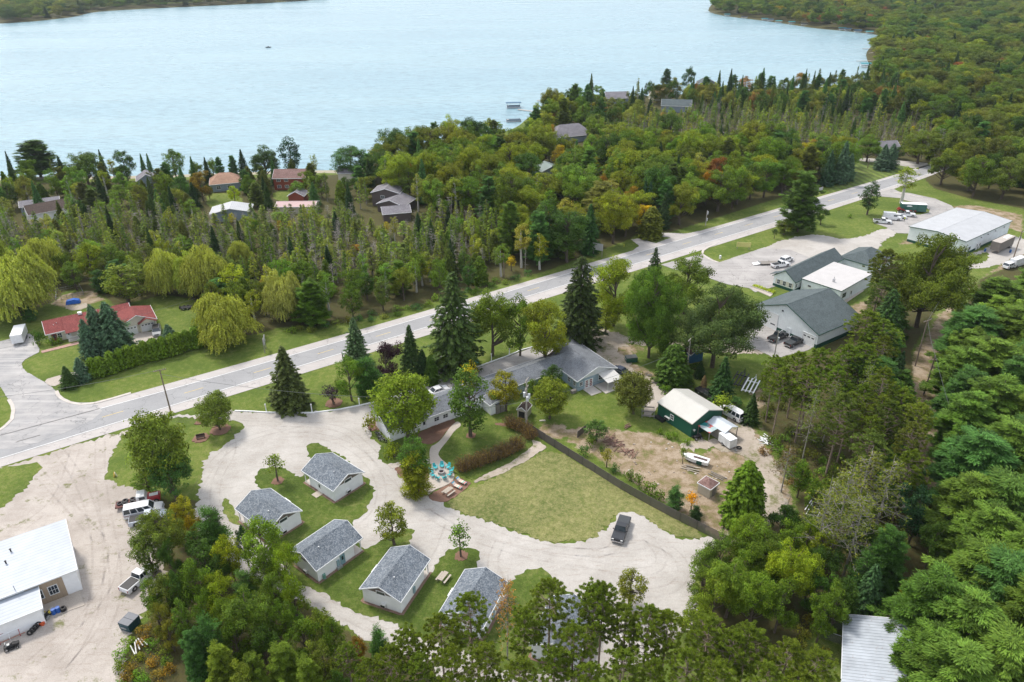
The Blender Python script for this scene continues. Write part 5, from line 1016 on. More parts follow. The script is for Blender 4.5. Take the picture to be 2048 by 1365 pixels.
t, D = hpx('lake_house', 'grey-blue two storey house with twin gables near the point', (1213, 198), 5.0, 5, 14, 10, 8, 'x', SH_PG, SD_GB); window(t, D, 'F', 5, 3, 2, 1.6); window(t, D, 'F', 10, 3, 2, 1.6)
hpx('lake_house', 'low grey house with dark slate roof in front of pale willows', (1322, 212), 3.6, -12, 17, 10, 6.5, 'x', SH_DK, SD_GB); hpx('forest_house', 'small grey roofed house behind the pair of blue spruces', (1764, 299), 3.2, 10, 9.5, 8, 5.8, 'x', SH_PG, SD_GB)
hpx('lake_house', 'dark little house at the tip of the wooded point', (1398, 168), 5, 0, 12, 9, 8, 'y', SH_DK, SD_GB); hpx('lake_house', 'tan roofed house between the dark spires on the point', (1308, 186), 5, 10, 12, 10, 7, 'x', SH_TAN, SD_CR); hpx('lake_house', 'pale cottage showing through willows on the point', (1695, 200), 4, 0, 12, 9, 6, 'x', SH_TAN, SD_CR)
# ---------------------------------------------------------------- vehicles
PAINT = {}
def paint(c, name='car_paint'):
    k = tuple(c)
    if k not in PAINT:
        m, nt, out = newmat(name); n = noise(nt, 1.2, 5, coords(nt)); col = ramp(nt, n, [(0.35, tuple(x*0.86 for x in c)), (0.65, tuple(min(1, x*1.04) for x in c))])
        p = finish(nt, out, col, 0.32, spec=0.5); p.inputs['Coat Weight'].default_value = 0.5; p.inputs['Coat Roughness'].default_value = 0.12; PAINT[k] = m
    return PAINT[k]
CHROME = M((0.5, 0.5, 0.52), 0.25, 0.1, metal=0.9, name='chrome'); LAMPM = M((0.7, 0.7, 0.68), 0.15, 0.1, name='lamp_lens'); TAILM = M((0.3, 0.02, 0.02), 0.2, 0.1, name='tail_lens')
def wheel(t, x, y, r, w=0.22, name='wheel'):
    mb = MB(); s = 1 if y > 0 else -1; mb.tube((x, y-w/2, r), (x, y+w/2, r), r, r, 16); o = mb.build(name, BLACKM, t, 0.02)
    h = MB(); h.tube((x, y+s*(w/2-.01), r), (x, y+s*(w/2+.02), r), r*0.58, r*0.5, 12); h.build('rim', CHROME, o); return o
def lerp(a, b, t): return a+(b-a)*t
def car(kind, label, u, v, ang, col, group=None, L=None, cat=None, name=None, pos_=None, stripe=None, roofcol=None, cover=None):
    """ground centre at photo (u,v); ang: heading of the nose in degrees"""
    S = dict(pickup=(5.8, 2.0, 1.85, .42), suv=(4.8, 1.95, 1.75, .38), sedan=(4.6, 1.8, 1.42, .34), van=(5.9, 2.05, 2.5, .38), oldvan=(5.8, 2.05, 2.1, .38))[kind]
    L = L or S[0]; W, Ht, wr = S[1], S[2], S[3]; b = pos_ or G(u, v)
    t = thing(name or {'pickup': 'pickup_truck', 'suv': 'suv', 'sedan': 'car', 'van': 'cargo_van', 'oldvan': 'passenger_van'}[kind], label, cat or {'pickup': 'pickup truck', 'suv': 'car', 'sedan': 'car', 'van': 'van', 'oldvan': 'van'}[kind], (b[0], b[1], Z4), R(ang), group)
    P = paint(col); h = L/2; gc = 0.28
    belt = {'pickup': 1.12, 'suv': 1.05, 'sedan': .92, 'van': 1.25, 'oldvan': 1.2}[kind]; hood = {'pickup': 1.1, 'suv': 1.02, 'sedan': .86, 'van': 1.15, 'oldvan': 1.12}[kind]
    cab = {'pickup': (-.55, 1.05, -.35, .62), 'suv': (-h+.12, 1.15, -h+.45, .55), 'sedan': (-1.75, 1.05, -1.05, .35), 'van': (-h+.03, h-1.15, -h+.08, h-2.1), 'oldvan': (-h+.05, h-1.35, -h+.15, h-2.0)}[kind]
    ax = (h-.95, -h+1.15)
    # body: profile with arches and rounded nose, sides tucked in
    def prof(z0, zt):
        pts_ = [(-h, gc+.18), (-h+.08, gc)]
        for a in (ax[1], ax[0]):
            pts_ += [(a-wr*1.18, gc)]+[(a+math.cos(q)*wr*1.18, wr+math.sin(q)*wr*1.18) for q in np.linspace(math.pi*.9, math.pi*.1, 6)]+[(a+wr*1.18, gc)]
        pts_ += [(h-.1, gc), (h, gc+.2), (h-.03, hood-.22), (h-.2, hood-.05), (cab[1]+.05, belt)]
        pts_ += [(-h+.05, zt), (-h, zt-.15)]; return pts_
    pr = prof(gc, belt); mb = MB(); mb.prism(pr, -W/2, W/2); body = mb.build('body', P, t, 0.045)
    if kind == 'pickup' and not cover:
        # open bed: dark well
        w_ = MB(); w_.box(-h+.12, -.62, -W/2+.14, W/2-.14, belt-.03, belt+.012); w_.build('bed_liner', BLACKM, t)
    if cover: w_ = MB(); w_.box(-h+.05, -.58, -W/2+.06, W/2-.06, belt, belt+.05); w_.build('bed_cover', M((.045, .05, .055), .5, .1, name='bed_cover'), t, .02)
    # greenhouse
    x0, x1, x2, x3 = cab; zt = Ht-.06; ti = .14*W/2+.05
    g = MB(); vs = [(x0, -W/2+.05, belt), (x1, -W/2+.05, belt), (x1, W/2-.05, belt), (x0, W/2-.05, belt), (x2, -W/2+ti, zt), (x3, -W/2+ti, zt), (x3, W/2-ti, zt), (x2, W/2-ti, zt)]
    g.add(vs, [(0,3,2,1),(4,5,6,7),(0,1,5,4),(1,2,6,5),(2,3,7,6),(3,0,4,7)]); g.build('window_glass', DARKGLASS if kind not in ('van',) else P, t, .02)
    if kind == 'van':
        ws = MB(); e = .012; ws.add([tuple(Vector(p)+Vector((.02, 0, .015))) for p in ((x1, -W/2+.12, belt+.05), (x1, W/2-.12, belt+.05), (x3+.1, W/2-ti-.05, zt-.12), (x3+.1, -W/2+ti+.05, zt-.12))], [(0, 1, 2, 3)]); ws.build('windscreen', DARKGLASS, t)
        for s in (-1, 1): q = MB(); q.cbox(x1-1.0, s*(W/2-.085), belt+.42, 1.0, .05, .5, 0, 0); q.build('side_window', DARKGLASS, t)
    r = MB(); r.box(x2-.04, x3+.04, -W/2+ti-.03, W/2-ti+.03, zt-.02, Ht+.01); r.build('roof_panel', roofcol or P, t, .04)
    pl = MB()
    def pillar(a, b_, c, d, w=.09):
        for s in (-1, 1):
            A = Vector((a, s*(W/2-.045), belt-.01)); B = Vector((c, s*(W/2-ti+.012), zt)); pl.tube(A, B, w/2, w/2, 4, False)
    n_side = {'pickup': 2, 'suv': 3, 'sedan': 2, 'oldvan': 4, 'van': 0}[kind]
    for i in range(n_side+1):
        f = i/max(1, n_side); pillar(lerp(x0, x1, f), 0, lerp(x2, x3, f), 0, .10 if kind != 'oldvan' else .2)
    if pl.v: pl.build('pillar', P, t)
    for x in ax:
        for s in (-1, 1): wheel(t, x, s*(W/2-.12), wr)
    for s in (-1, 1):
        q = MB(); q.cbox(h-.04, s*(W/2-.28), hood-.25, .12, .36, .18); q.build('headlight', LAMPM, t, .02)
        q = MB(); q.cbox(-h+.0, s*(W/2-.12), belt-.3, .08, .14, .34); q.build('tail_light', TAILM, t, .01)
        q = MB(); q.cbox(x1-.15, s*(W/2+.1), belt+.12, .12, .2, .16); q.build('side_mirror', P, t, .02)
    q = MB(); q.cbox(h+.02, 0, gc+.22, .14, W*.92, .22); q.build('front_bumper', CHROME if kind == 'pickup' else P, t, .03)
    q = MB(); q.cbox(-h-.03, 0, gc+.22, .14, W*.9, .2); q.build('rear_bumper', CHROME if kind == 'pickup' else P, t, .03)
    q = MB(); q.cbox(h+.0, 0, hood-.3, .06, W*.5, .26); q.build('grille', BLACKM, t)
    if stripe:
        for s in (-1, 1): q = MB(); q.box(-h+.1, h-.4, s*W/2-.006, s*W/2+.006, .78, .86); q.box(-h+.1, h-.4, s*W/2-.006, s*W/2+.006, .92, 1.0); q.build('side_stripe', stripe, t)
    return t
CH = (.016, .018, .022); BK = (.012, .012, .014); WH = (.72, .73, .75)
a = G(1250, 1037, .9); b = G(1235, 1078, .9)
car('pickup', 'charcoal pickup truck parked alone on the wide gravel turning area', 0, 0, math.degrees(math.atan2(b.y-a.y, b.x-a.x)), CH, pos_=((a.x+b.x)/2, (a.y+b.y)/2), cover=True)
car('pickup', 'black pickup with open bed parked by the barn, partly under the big pine', 1555, 679, 36, BK); car('pickup', 'black pickup with grey bed cover nearest the barn garage door', 1588, 689, 36, BK, cover=True)
car('suv', 'silver car driving on the main road past the driveway', 1627, 408, 36, (.35, .4, .43)); car('pickup', 'white pickup at the near end of the row on the business lot', 1764, 447, -18, WH); car('van', 'tall white cargo van parked in the business lot row', 1783, 440, -18, WH); car('pickup', 'white service pickup between the tall van and red machinery', 1812, 433, -18, WH)
car('sedan', 'small white car squeezed between van and service pickup', 1798, 437, -18, WH); car('suv', 'white suv with roof rack towing a flat trailer near the office', 1572, 524, 38, WH); car('pickup', 'white pickup just below the white suv at the office corner', 1560, 534, 20, WH)
car('sedan', 'white car half seen on the motel parking behind the big trees', 878, 786, 34, WH); car('sedan', 'dark blue car parked between lodge and dirt lane', 1243, 748, -45, (.02, .03, .06)); car('oldvan', 'white van with open back at the corner of the green workshop', 1461, 833, 125, WH); car('pickup', 'dark pickup hidden behind the green workshop roof', 1415, 795, -56, BK)
car('suv', 'black and silver suv on the concrete drive before the double garage', 315, 668, -68, (.28, .29, .3), roofcol=paint((.02, .02, .02)))
car('oldvan', 'white passenger van with dark stripes parked beside the red and white truck', 290, 1028, 19, WH, stripe=M((.16, .05, .05), .4, name='van_stripe'), L=6.0); car('pickup', 'pale blue-white pickup mostly hidden below the striped van', 298, 1043, 19, (.5, .55, .62)); car('pickup', 'white pickup with scrap in its bed half under leafy branches', 281, 1163, 66, WH)
car('sedan', 'teal-white car at the tip of the barn lot under the great pine', 1503, 650, 40, (.45, .6, .62))
car('van', 'white motorhome at the right edge behind soft pines', 2036, 531, 30, WH, L=7.5); car('suv', 'white car beside the motorhome at the gravel lane end', 2018, 536, 30, WH)
# old red and white flatbed truck with loose tyres
t = thing('flatbed_truck', 'old truck with red bonnet, white cab and tyres stacked on its deck', 'truck', tuple(G(283, 1007)), R(20)); RED = paint((.36, .03, .04))
mb = MB(); mb.prism([(1.2, .5), (3.2, .5), (3.25, 1.15), (3.0, 1.3), (1.2, 1.42)], -.85, .85); mb.build('bonnet', RED, t, .06); mb = MB(); mb.box(1.5, 2.9, -.4, .4, 1.36, 1.42); mb.build('bonnet_stripe', WHITE, t)
mb = MB(); mb.prism([(-.5, .5), (1.2, .5), (1.2, 1.4), (.9, 2.1), (-.4, 2.1), (-.5, 1.4)], -.95, .95); mb.build('cab', WHITE, t, .06); mb = MB(); mb.box(.0, .95, -.97, .97, 1.35, 1.9); mb.build('side_window', DARKGLASS, t)
mb = MB(); mb.box(-3.9, -.5, -.9, -.7, .6, .8); mb.box(-3.9, -.5, .7, .9, .6, .8); mb.box(-3.9, -3.7, -.9, .9, .6, .8); mb.box(-3.7, -.6, -.85, .85, .72, .78); mb.build('deck', M((.16, .07, .06), .8, .3, name='rusty_deck'), t)
for x in (2.5, -2.4):
    for s in (-1, 1): wheel(t, x, s*.85, .45, .28)
def tyre(label, x, y, z, lay=True, r=.45, w=.26, rz=0, group='loose tyres'):
    mb = MB(); n = 18; vs = []; prof_ = [(r*.55, -w/2), (r*.9, -w/2), (r, -w*.3), (r, w*.3), (r*.9, w/2), (r*.55, w/2)]
    for i in range(n):
        a_ = 2*math.pi*i/n
        for q, zz in prof_: vs.append((q*math.cos(a_), q*math.sin(a_), zz))
    m_ = len(prof_); fs = [(i*m_+j, ((i+1) % n)*m_+j, ((i+1) % n)*m_+(j+1) % m_, i*m_+(j+1) % m_) for i in range(n) for j in range(m_)]
    mb.add(vs, fs); o = mb.build('tyre', BLACKM); o.location = (x, y, z+(w/2 if lay else r)); o.rotation_euler = (0, 0, rz) if lay else (R(78), 0, rz); tag(o, label, 'tyre', group)
c = G(283, 1007); ca, sa = math.cos(R(20)), math.sin(R(20))
for i, (dx, dy) in enumerate(((-1.2, -.4), (-1.2, .5), (-2.3, -.45), (-2.4, .5), (-3.2, .0))): tyre('big tyre on the flatbed deck, %s' % ['next to the cab on the van side', 'next to the cab on the far side', 'in the middle on the van side', 'in the middle on the far side', 'at the tail end'][i], c.x+dx*ca-dy*sa, c.y+dx*sa+dy*ca, .79, r=.5)
# cargo trailers
def trailer(name, label, u, v, ang, L, W, H0, H1, col, roof, cat='trailer', wheels=1, nose=0.0, name2='body', green=None):
    t = thing(name, label, cat, tuple(G(u, v)), R(ang)); P = paint(col)
    mb = MB(); mb.prism([(-L/2, H0), (L/2, H0), (L/2+nose, H0+.1), (L/2+nose*.5, H1), (-L/2, H1)], -W/2, W/2); mb.build(name2, P, t, .04)
    r = MB(); r.box(-L/2-.02, L/2+nose*.4, -W/2-.02, W/2+.02, H1, H1+.06); r.build('roof', roof, t, .02)
    for i in range(wheels):
        for s in (-1, 1): wheel(t, -.2-.8*i+.3*(wheels-1), s*(W/2+.02), .34, .2)
    q = MB(); q.tube((L/2, -.5, H0-.05), (L/2+1.3, 0, H0-.05), .05); q.tube((L/2, .5, H0-.05), (L/2+1.3, 0, H0-.05), .05); q.tube((L/2+1.1, 0, 0), (L/2+1.1, 0, H0+.2), .04); q.build('hitch', GREYM, t)
    q = MB(); q.box(-L/2-.03, -L/2, -W/2+.1, W/2-.1, H0+.1, H1-.1); q.build('rear_door', M(tuple(x*.85 for x in col), .4, .05, name='trailer_door'), t); q = MB(); q.box(L*.1, L*.1+.6, -W/2-.02, -W/2, H0+.15, H1-.25); q.build('side_door', M(tuple(x*.8 for x in col), .4, .05, name='trailer_door'), t)
    return t
trailer('cargo_trailer', 'small white enclosed trailer in front of the ribbed shelter', 1453, 890, -62, 2.9, 1.8, .4, 2.1, (.7, .71, .72), WHITE, nose=.3)
t = trailer('cargo_trailer', 'long dark green trailer with white roof at the row end', 1824, 424, -12, 8.2, 2.4, .5, 3.0, (.01, .10, .08), WHITE, wheels=2)
q = MB(); q.add([(-2.6, -1.21, 2.3), (-2.2, -1.21, 2.55), (-1.2, -1.21, 2.6), (-.6, -1.21, 2.3), (-1.0, -1.21, 2.1), (-2.2, -1.21, 2.1)], [(0, 1, 2, 3, 4, 5)]); q.build('logo_panel', WHITE, t)
trailer('covered_trailer', 'white fabric covered trailer on the asphalt by the ranch house', 42, 679, -68, 6.0, 2.5, .5, 2.6, (.72, .72, .73), M((.78, .78, .77), .8, .05, name='fabric_cover'), wheels=2, nose=.5)
t = thing('semi_trailer', 'weathered brown box trailer against the white warehouse wall', 'trailer', (150.9, 215.2, 0), R(36.5)); mb = MB(); mb.box(-5, 5, -1.25, 1.25, 1.0, 3.7); mb.build('body', mat_siding('weathered_trailer', (.2, .175, .16), True, .4), t); mb = MB(); mb.box(-5.05, 5.05, -1.3, 1.3, 3.7, 3.78); mb.build('roof', M((.42, .38, .34), .7, .2, name='worn_roof'), t); mb = MB(); mb.box(.5, 4.5, -.6, .6, 3.785, 3.82); mb.build('roof_patch', WHITE, t)
for x in (3.6, 4.4):
    for s in (-1, 1): wheel(t, x, s*1.05, .5, .3)
for s in (-.9, .9): mb = MB(); mb.box(-3.7, -3.5, s-.06, s+.06, 0, 1.0); mb.build('landing_leg', WOODL, t)
for i, (x, y, l) in enumerate(((145.4, 214.0, 'blue plastic drum between warehouse wall and box trailer'), (152.5, 212.9, 'blue drum lying beside the box trailer'))):
    mb = MB(); mb.tube((0, 0, 0), (0, 0, .9), .3, .3, 12); o = mb.build('drum', M((.02, .12, .35), .4, .2, name='blue_plastic'), bevel=.03); o.location = (x, y, .05); tag(o, l, 'drum')
# red machinery on the lot
t = thing('lift_machine', 'red boom machinery between white pickups and green trailer', 'machine', tuple(G(1812, 424)), R(-14)); mb = MB(); mb.box(-3.2, 3.0, -.9, -.6, .6, .85); mb.box(-3.2, 3.0, .6, .9, .6, .85); mb.box(-3, 3, -.1, .1, 1.2, 1.5); mb.box(-2.8, -1, -.9, .9, .6, 1.3); mb.build('frame', paint((.38, .03, .03)), t)
mb = MB(); mb.tube((-2, 0, 1.3), (2.8, 0, 1.9), .16); mb.tube((2.8, 0, 1.9), (3.4, 0, .9), .12); mb.build('boom', RED, t)
for x in (-2, 2):
    for s in (-1, 1): wheel(t, x, s*1.0, .45, .3)
t = thing('flat_trailer', 'low flat trailer hitched behind the white suv', 'trailer', tuple(G(1540, 529)), R(2)); mb = MB(); mb.box(-3.2, 2.6, -1.1, 1.1, .5, .6); mb.build('deck', WOODG, t); mb = MB(); mb.box(-3.3, -3.2, -1.1, 1.1, .5, 1.0); mb.tube((2.6, -.5, .5), (4, 0, .5), .05); mb.tube((2.6, .5, .5), (4, 0, .5), .05); mb.build('frame', GREYM, t)
for s in (-1, 1): wheel(t, 0, s*1.15, .34, .2)
mb = MB(); mb.slab([(-5.2, -.9, .25), (-3.3, -.9, .55), (-3.3, .9, .55), (-5.2, .9, .25)], .05); mb.build('ramp', WHITE, t)
# boat lift trailers on the grass
def lifttr(label, u, v, ang, mat, n=4):
    t = thing('boat_trailer', label, 'trailer', tuple(G(u, v)), R(ang))
    for i in range(n): mb = MB(); y = -1.2+2.4*i/(n-1); mb.box(-3.2, 3.0, y-.13, y+.13, .7, .85); mb.build('bunk', mat, t)
    f = MB(); f.box(-2.5, -2.35, -1.3, 1.3, .5, .7); f.box(1.8, 1.95, -1.3, 1.3, .5, .7); f.tube((1.8, -.6, .55), (4.6, 0, .6), .06); f.tube((1.8, .6, .55), (4.6, 0, .6), .06); f.tube((4.3, 0, 0), (4.3, 0, 1.2), .06); f.build('frame', mat, t)
    for s in (-1, 1): wheel(t, -.6, s*1.25, .34, .2)
lifttr('pontoon trailer with four white bunks on the grass', 1501, 777, 60, WHITE); lifttr('black pontoon trailer beside the white bunked one', 1479, 764, 60, BLACKM)
# wrapped boat on stands
t = thing('boat', 'white boat with open deck wrapped beside lumber in the dirt yard', 'boat', tuple(G(1391, 925)), R(150)); mb = MB(); sec = [(-3.0, .95, .5), (-1.5, 1.05, .42), (.5, 1.05, .4), (2.0, .8, .5), (3.1, .12, .9)]; vs = []; 
for x, w_, zb in sec: vs += [(x, -w_, 1.35), (x, -w_*.8, zb), (x, 0, zb-.12), (x, w_*.8, zb), (x, w_, 1.35)]
n = len(sec); fs = [(i*5+j, (i+1)*5+j, (i+1)*5+j+1, i*5+j+1) for i in range(n-1) for j in range(4)]+[(0, 1, 2, 3, 4), (n*5-1, n*5-2, n*5-3, n*5-4, n*5-5)]+[(i*5+4, (i+1)*5+4, (i+1)*5, i*5) for i in range(n-1)]; mb.add(vs, fs); mb.build('hull', WHITE, t)
mb = MB(); mb.box(-2.6, .6, -.35, -.2, 1.36, 1.42); mb.box(-2.6, .6, .2, .35, 1.36, 1.42); mb.box(-2.6, .6, -.15, .15, 1.355, 1.37); mb.build('deck_slot', M((.1, .06, .05), .8, name='dark_slot'), t); mb = MB(); mb.cbox(-1.0, .9, .8, 1.2, .3, .9); mb.build('green_tank', GREENT, t)
for x in (-2, 1.5): mb = MB(); mb.box(x-.1, x+.1, -.8, .8, 0, .5); mb.build('stand', WOODG, t)
t.scale = (.8, .8, .85)
def lumber(label, u, v, ang, n=4, L=3.0, mat=None, spread=.25, z=0, r=3, name='lumber_pile', cat='lumber pile'):
    rr = random.Random(int(u+v)); t = thing(name, label, cat, tuple(G(u, v)), R(ang))
    for i in range(n): mb = MB(); mb.cbox(rr.uniform(-.3, .3), (i-n/2)*spread, .08+z+rr.uniform(0, .2)+.12*(i % 2), L*rr.uniform(.6, 1.1), .14, .08, rr.uniform(-.25, .25)*r/3); mb.build('plank', mat or WOODL, t)
lumber('long poles lying below the white boat', 1383, 938, -28, 5, 3.8, WOODL, .3); lumber('few thin boards in the weeds behind the pyramid roofed shed', 1434, 952, -45, 3, 3.0, WOODG, .4)
lumber('heap of broken white scrap pipes beside the dirt track', 1533, 882, -40, 12, 3.2, WHITE, .2, r=14); lumber('pale scrap boards leaning by the sumac row', 282, 1297, -50, 5, 2.2, M((.55, .55, .53), .8, .3, name='peeling_board'), .4, z=.5); lumber('broken white hull fragments under the pines', 1625, 1018, 40, 6, 4.5, WHITE, .45, r=9); lumber('low stack of pale stone slabs by the lane', 1318, 748, -30, 5, 1.8, CONC, .5, r=6); lumber('small heap of branches on the lodge lawn', 1253, 854, 5, 6, 1.6, M((.2, .12, .09), .9, .3, name='branch'), .15, r=9)
lumber('bundle of white slabs by the workshop corner', 1390, 862, 20, 3, 1.6, M((.4, .42, .33), .8, .2, name='mossy_board'), .5); lumber('loose pallets of firewood by the barn pad', 1296, 750, 20, 4, 1.5, WOODG, .35, r=8)
# dumpsters
def dumpster(label, u, v, ang, col, lid, L=2.0, W=1.5, Hh=1.3):
    t = thing('dumpster', label, 'dumpster', tuple(G(u, v)), R(ang)); mb = MB(); mb.prism([(-L/2+.05, .12), (L/2-.05, .12), (L/2, Hh), (-L/2, Hh)], -W/2, W/2); mb.build('bin', col, t, .02)
    for s in (-1, 1): l = MB(); l.cbox(s*L/4, 0, Hh+.06, L/2-.03, W+.08, .08, 0, 0); l.build('lid', lid, t, .02)
    for i in (-1, 0, 1): r = MB(); r.box(i*L*.3-.04, i*L*.3+.04, -W/2-.06, W/2+.06, .2, Hh-.05); r.build('rib', col, t)
    h = MB(); h.box(-L/2-.12, -L/2, -.5, .5, .7, .85); h.box(L/2, L/2+.12, -.5, .5, .7, .85); h.build('handle', GREYM, t)
dumpster('dark blue-green dumpster with slatted lid on the gravel yard edge', 262, 1253, 70, M((.015, .06, .08), .5, .2, name='dumpster_paint'), M((.12, .13, .15), .5, .1, name='plastic_lid'), 2.1, 1.8, 1.4); dumpster('dark green dumpster beside the dirt lane under the bright pine', 1262, 723, 8, GREENT, M((.1, .11, .11), .5, .1, name='plastic_lid2'), 2.6, 1.6, 1.2)
# drums, tyres, ladder and mower by the left workshop
for i, (u, v) in enumerate(((109, 1229), (118, 1225))):
    mb = MB(); mb.tube((0, 0, 0), (0, 0, .9), .3, .3, 14); mb.tube((0, 0, .9), (0, 0, .93), .31, .31, 14); o = mb.build('drum', M((.02, .10, .38), .4, .2, name='blue_plastic'), bevel=.02); p = G(u, v); o.location = (p.x, p.y, .08); tag(o, ['blue drum left of its twin by the concrete pad corner', 'blue drum right of its twin, beside the upright tyre'][i], 'drum', 'blue drums by the workshop')
p = G(128, 1222); tyre('wide tyre beside the pair of blue drums', p.x, p.y, .06, r=.42, w=.6)
for i, (u, v) in enumerate(((86, 1203), (98, 1192))): p = G(u, v); tyre('black tyre at the tan wall, %s' % ['partly behind the low roof', 'just right of the low roof corner'][i], p.x, p.y, .05, r=.5)
for i in range(8): p = G(62+i*5.4, 1270-i*5.6); tyre('leaning black tyre by the white wall, %s' % ['farthest from the drums', 'second from the mower end', 'third from the mower end', 'fourth from the mower end', 'fourth from the drums', 'third from the drums', 'second from the drums', 'nearest the drums'][i], p.x, p.y, .02, lay=False, r=.42, w=.24, rz=R(35+i*3), group='row of leaning tyres')
p = G(94, 1233); t = thing('scrap_pile', 'grey and yellow scrap parts heaped at the low wing corner', 'scrap pile', (p.x, p.y, 0)); rr = random.Random(3)
for i in range(12): mb = MB(); mb.cbox(rr.uniform(-.9, .7), rr.uniform(-.9, .9), rr.uniform(.1, .7), rr.uniform(.2, .7), rr.uniform(.2, .5), rr.uniform(.15, .4), rr.uniform(0, 3)); mb.build('scrap', [GALV, GREYM, BLACKM, M((.5, .4, .05), .6, name='yellow_part')][i % 4], t, .03)
p = G(85, 1250); mb = MB(); mb.cbox(0, 0, .25, .6, .5, .5); o = mb.build('crate', M((.6, .1, .03), .6, name='orange_plastic'), bevel=.03); o.location = (p.x, p.y, 0); tag(o, 'orange crate at the low wing foot', 'crate'); p = G(57, 1252); mb = MB(); mb.prism([(-.3, 0), (.3, 0), (.4, .5), (-.4, .5)], -.35, .35); o = mb.build('tub', BLACKM); o.location = (p.x, p.y, 0); tag(o, 'black tub against the low white wall', 'tub'); p = G(108, 1192); mb = MB(); mb.cbox(0, 0, .15, .4, .4, .3); o = mb.build('fuel_can', M((.45, .08, .05), .6, name='red_plastic'), bevel=.03); o.location = (p.x, p.y, .08); tag(o, 'small red can by the tyres at the tan wall', 'can')
a = G(0, 1284); b = G(50, 1262); t = thing('ladder_rack', 'long red and white rack frame along the low wing wall', 'rack', (0, 0, 0)); d = (b-a).normalized(); n_ = Vector((-d.y, d.x, 0)); a0 = a-d*3
for k, (off, z, mt) in enumerate(((0, 1.2, M((.3, .04, .06), .5, name='red_rail')), (-.15, 1.0, WHITE), (-.7, .35, M((.35, .12, .08), .6, name='rust_rail')))): mb = MB(); mb.tube(a0+n_*off+Vector((0, 0, z)), b+n_*off+Vector((0, 0, z)), .05); mb.build('rail', mt, t)
for i in range(5): q = a0.lerp(b, (i+.5)/5); mb = MB(); mb.tube(q+Vector((0, 0, 1.15)), q-n_*.7+Vector((0, 0, .3)), .04); mb.tube(q-n_*.7, q-n_*.7+Vector((0, 0, .4)), .04); mb.build('rung', WHITE if i % 2 else RED, t)
n_ = np.array([-d_[1], d_[0]])
t = thing('riding_mower', 'black riding mower on the grass below the red rack', 'mower', tuple(G(25, 1296)), R(30)); mb = MB(); mb.prism([(-.9, .35), (.9, .35), (.95, .7), (.2, .85), (-.1, .6), (-.9, .6)], -.3, .3); mb.build('body', BLACKM, t, .05); mb = MB(); mb.box(-.6, .35, -.55, .55, .18, .34); mb.build('deck', BLACKM, t, .04); mb = MB(); mb.cbox(-.35, 0, .8, .45, .45, .1); mb.cbox(-.58, 0, 1.0, .1, .42, .4); mb.build('seat', GREYM, t, .03)
for x, r_ in ((-.6, .28), (.65, .2)):
    for s in (-1, 1): wheel(t, x, s*.45, r_, .16)
# ---------------------------------------------------------------- lamp posts, border, fence, poles, signs
t = kerb('border', [(470, 823), (500, 824), (530, 826), (580, 827), (625, 827), (680, 820), (720, 812), (754, 804), (800, 790), (857, 769), (887, 757.5)], .22, .22, WHITE); tag(t, 'long low white border curving along the motel gravel', 'border'); t = kerb('border', [(905, 752), (960, 733), (1012, 714.5), (1044, 701), (1085, 690)], .22, .22, WHITE); tag(t, 'white border along the parking strip past the driveway gap', 'border')
def lamp(u, v, vt, label):
    b_ = G(u, v); h = height_at(b_, vt); t = thing('lamp_post', label, 'lamp post', (b_.x, b_.y, 0), 0, 'white globe lamp posts')
    mb = MB(); mb.tube((0, 0, 0), (0, 0, h-.35), .11, .09, 8); mb.build('post', WHITE, t); mb = MB(); mb.ico((0, 0, h-.2), .2); mb.build('globe', M((.75, .75, .73), .2, .03, name='globe_glass'), t, smooth=True); mb = MB(); mb.tube((0, 0, 0), (0, 0, .12), .2, .16, 8); mb.build('base', WHITE, t)
for (u, v, vt), l in zip(((533, 824, 808), (624, 824, 808), (719, 811, 796), (907, 751, 736), (983, 723, 707), (1019, 708, 696)), ('white globe lamp post left of the lone olive-green spruce', 'white globe lamp post between spruce and small purple bush', 'white globe lamp post right of the small purple bush', 'white globe lamp post at the driveway corner', 'white globe lamp post under the parking row maples', 'white globe lamp post farthest along the parking strip')): lamp(u, v, vt, l)
# board fence, one panel run per bay
FW = mat_siding('fence_boards', (.135, .12, .108), True, .16, .35)
def fence(label, L, Hh=1.85, mat=None, name='board_fence', posts=2.4):
    P = [Vector((*G2(u, v), 0)) for u, v in L]; t = thing(name, label, 'fence', tuple(P[0])); o = P[0]; rr = random.Random(len(L))
    for a_, b_ in zip(P[:-1], P[1:]):
        ln = (b_-a_).length; n = max(1, int(ln/posts)); dd_ = (b_-a_)/n; nn = Vector((-dd_.y, dd_.x, 0)).normalized()
        for i in range(n):
            p, q = a_+dd_*i-o, a_+dd_*(i+1)-o; mb = MB(); k = int(dd_.length/.15)
            for j in range(k):
                f0, f1 = j/k+.01, (j+.93)/k; h = Hh*(1+rr.uniform(-.035, .035)); s_ = nn*.02; c0, c1 = p.lerp(q, f0), p.lerp(q, f1)
                mb.add([tuple(c0-s_), tuple(c1-s_), tuple(c1+s_), tuple(c0+s_)]+[tuple(x+Vector((0, 0, h))) for x in (c0-s_, c1-s_, c1+s_, c0+s_)], [(0,3,2,1),(4,5,6,7),(0,1,5,4),(1,2,6,5),(2,3,7,6),(3,0,4,7)])
            mb.build('panel', mat or FW, t)
            mb = MB(); mb.tube(p+nn*.08, p+nn*.08+Vector((0, 0, Hh-.1)), .06); mb.build('post', WOODG, t)
fence('long weathered board fence along the dry field', [(1056, 861), (1100, 890), (1164, 930), (1241, 979), (1300, 1012), (1349, 1038), (1408, 1067), (1456, 1092)]); fence('short broken piece of board fence beside a dark bushy tree', [(1155, 876), (1172, 862)], 1.5)
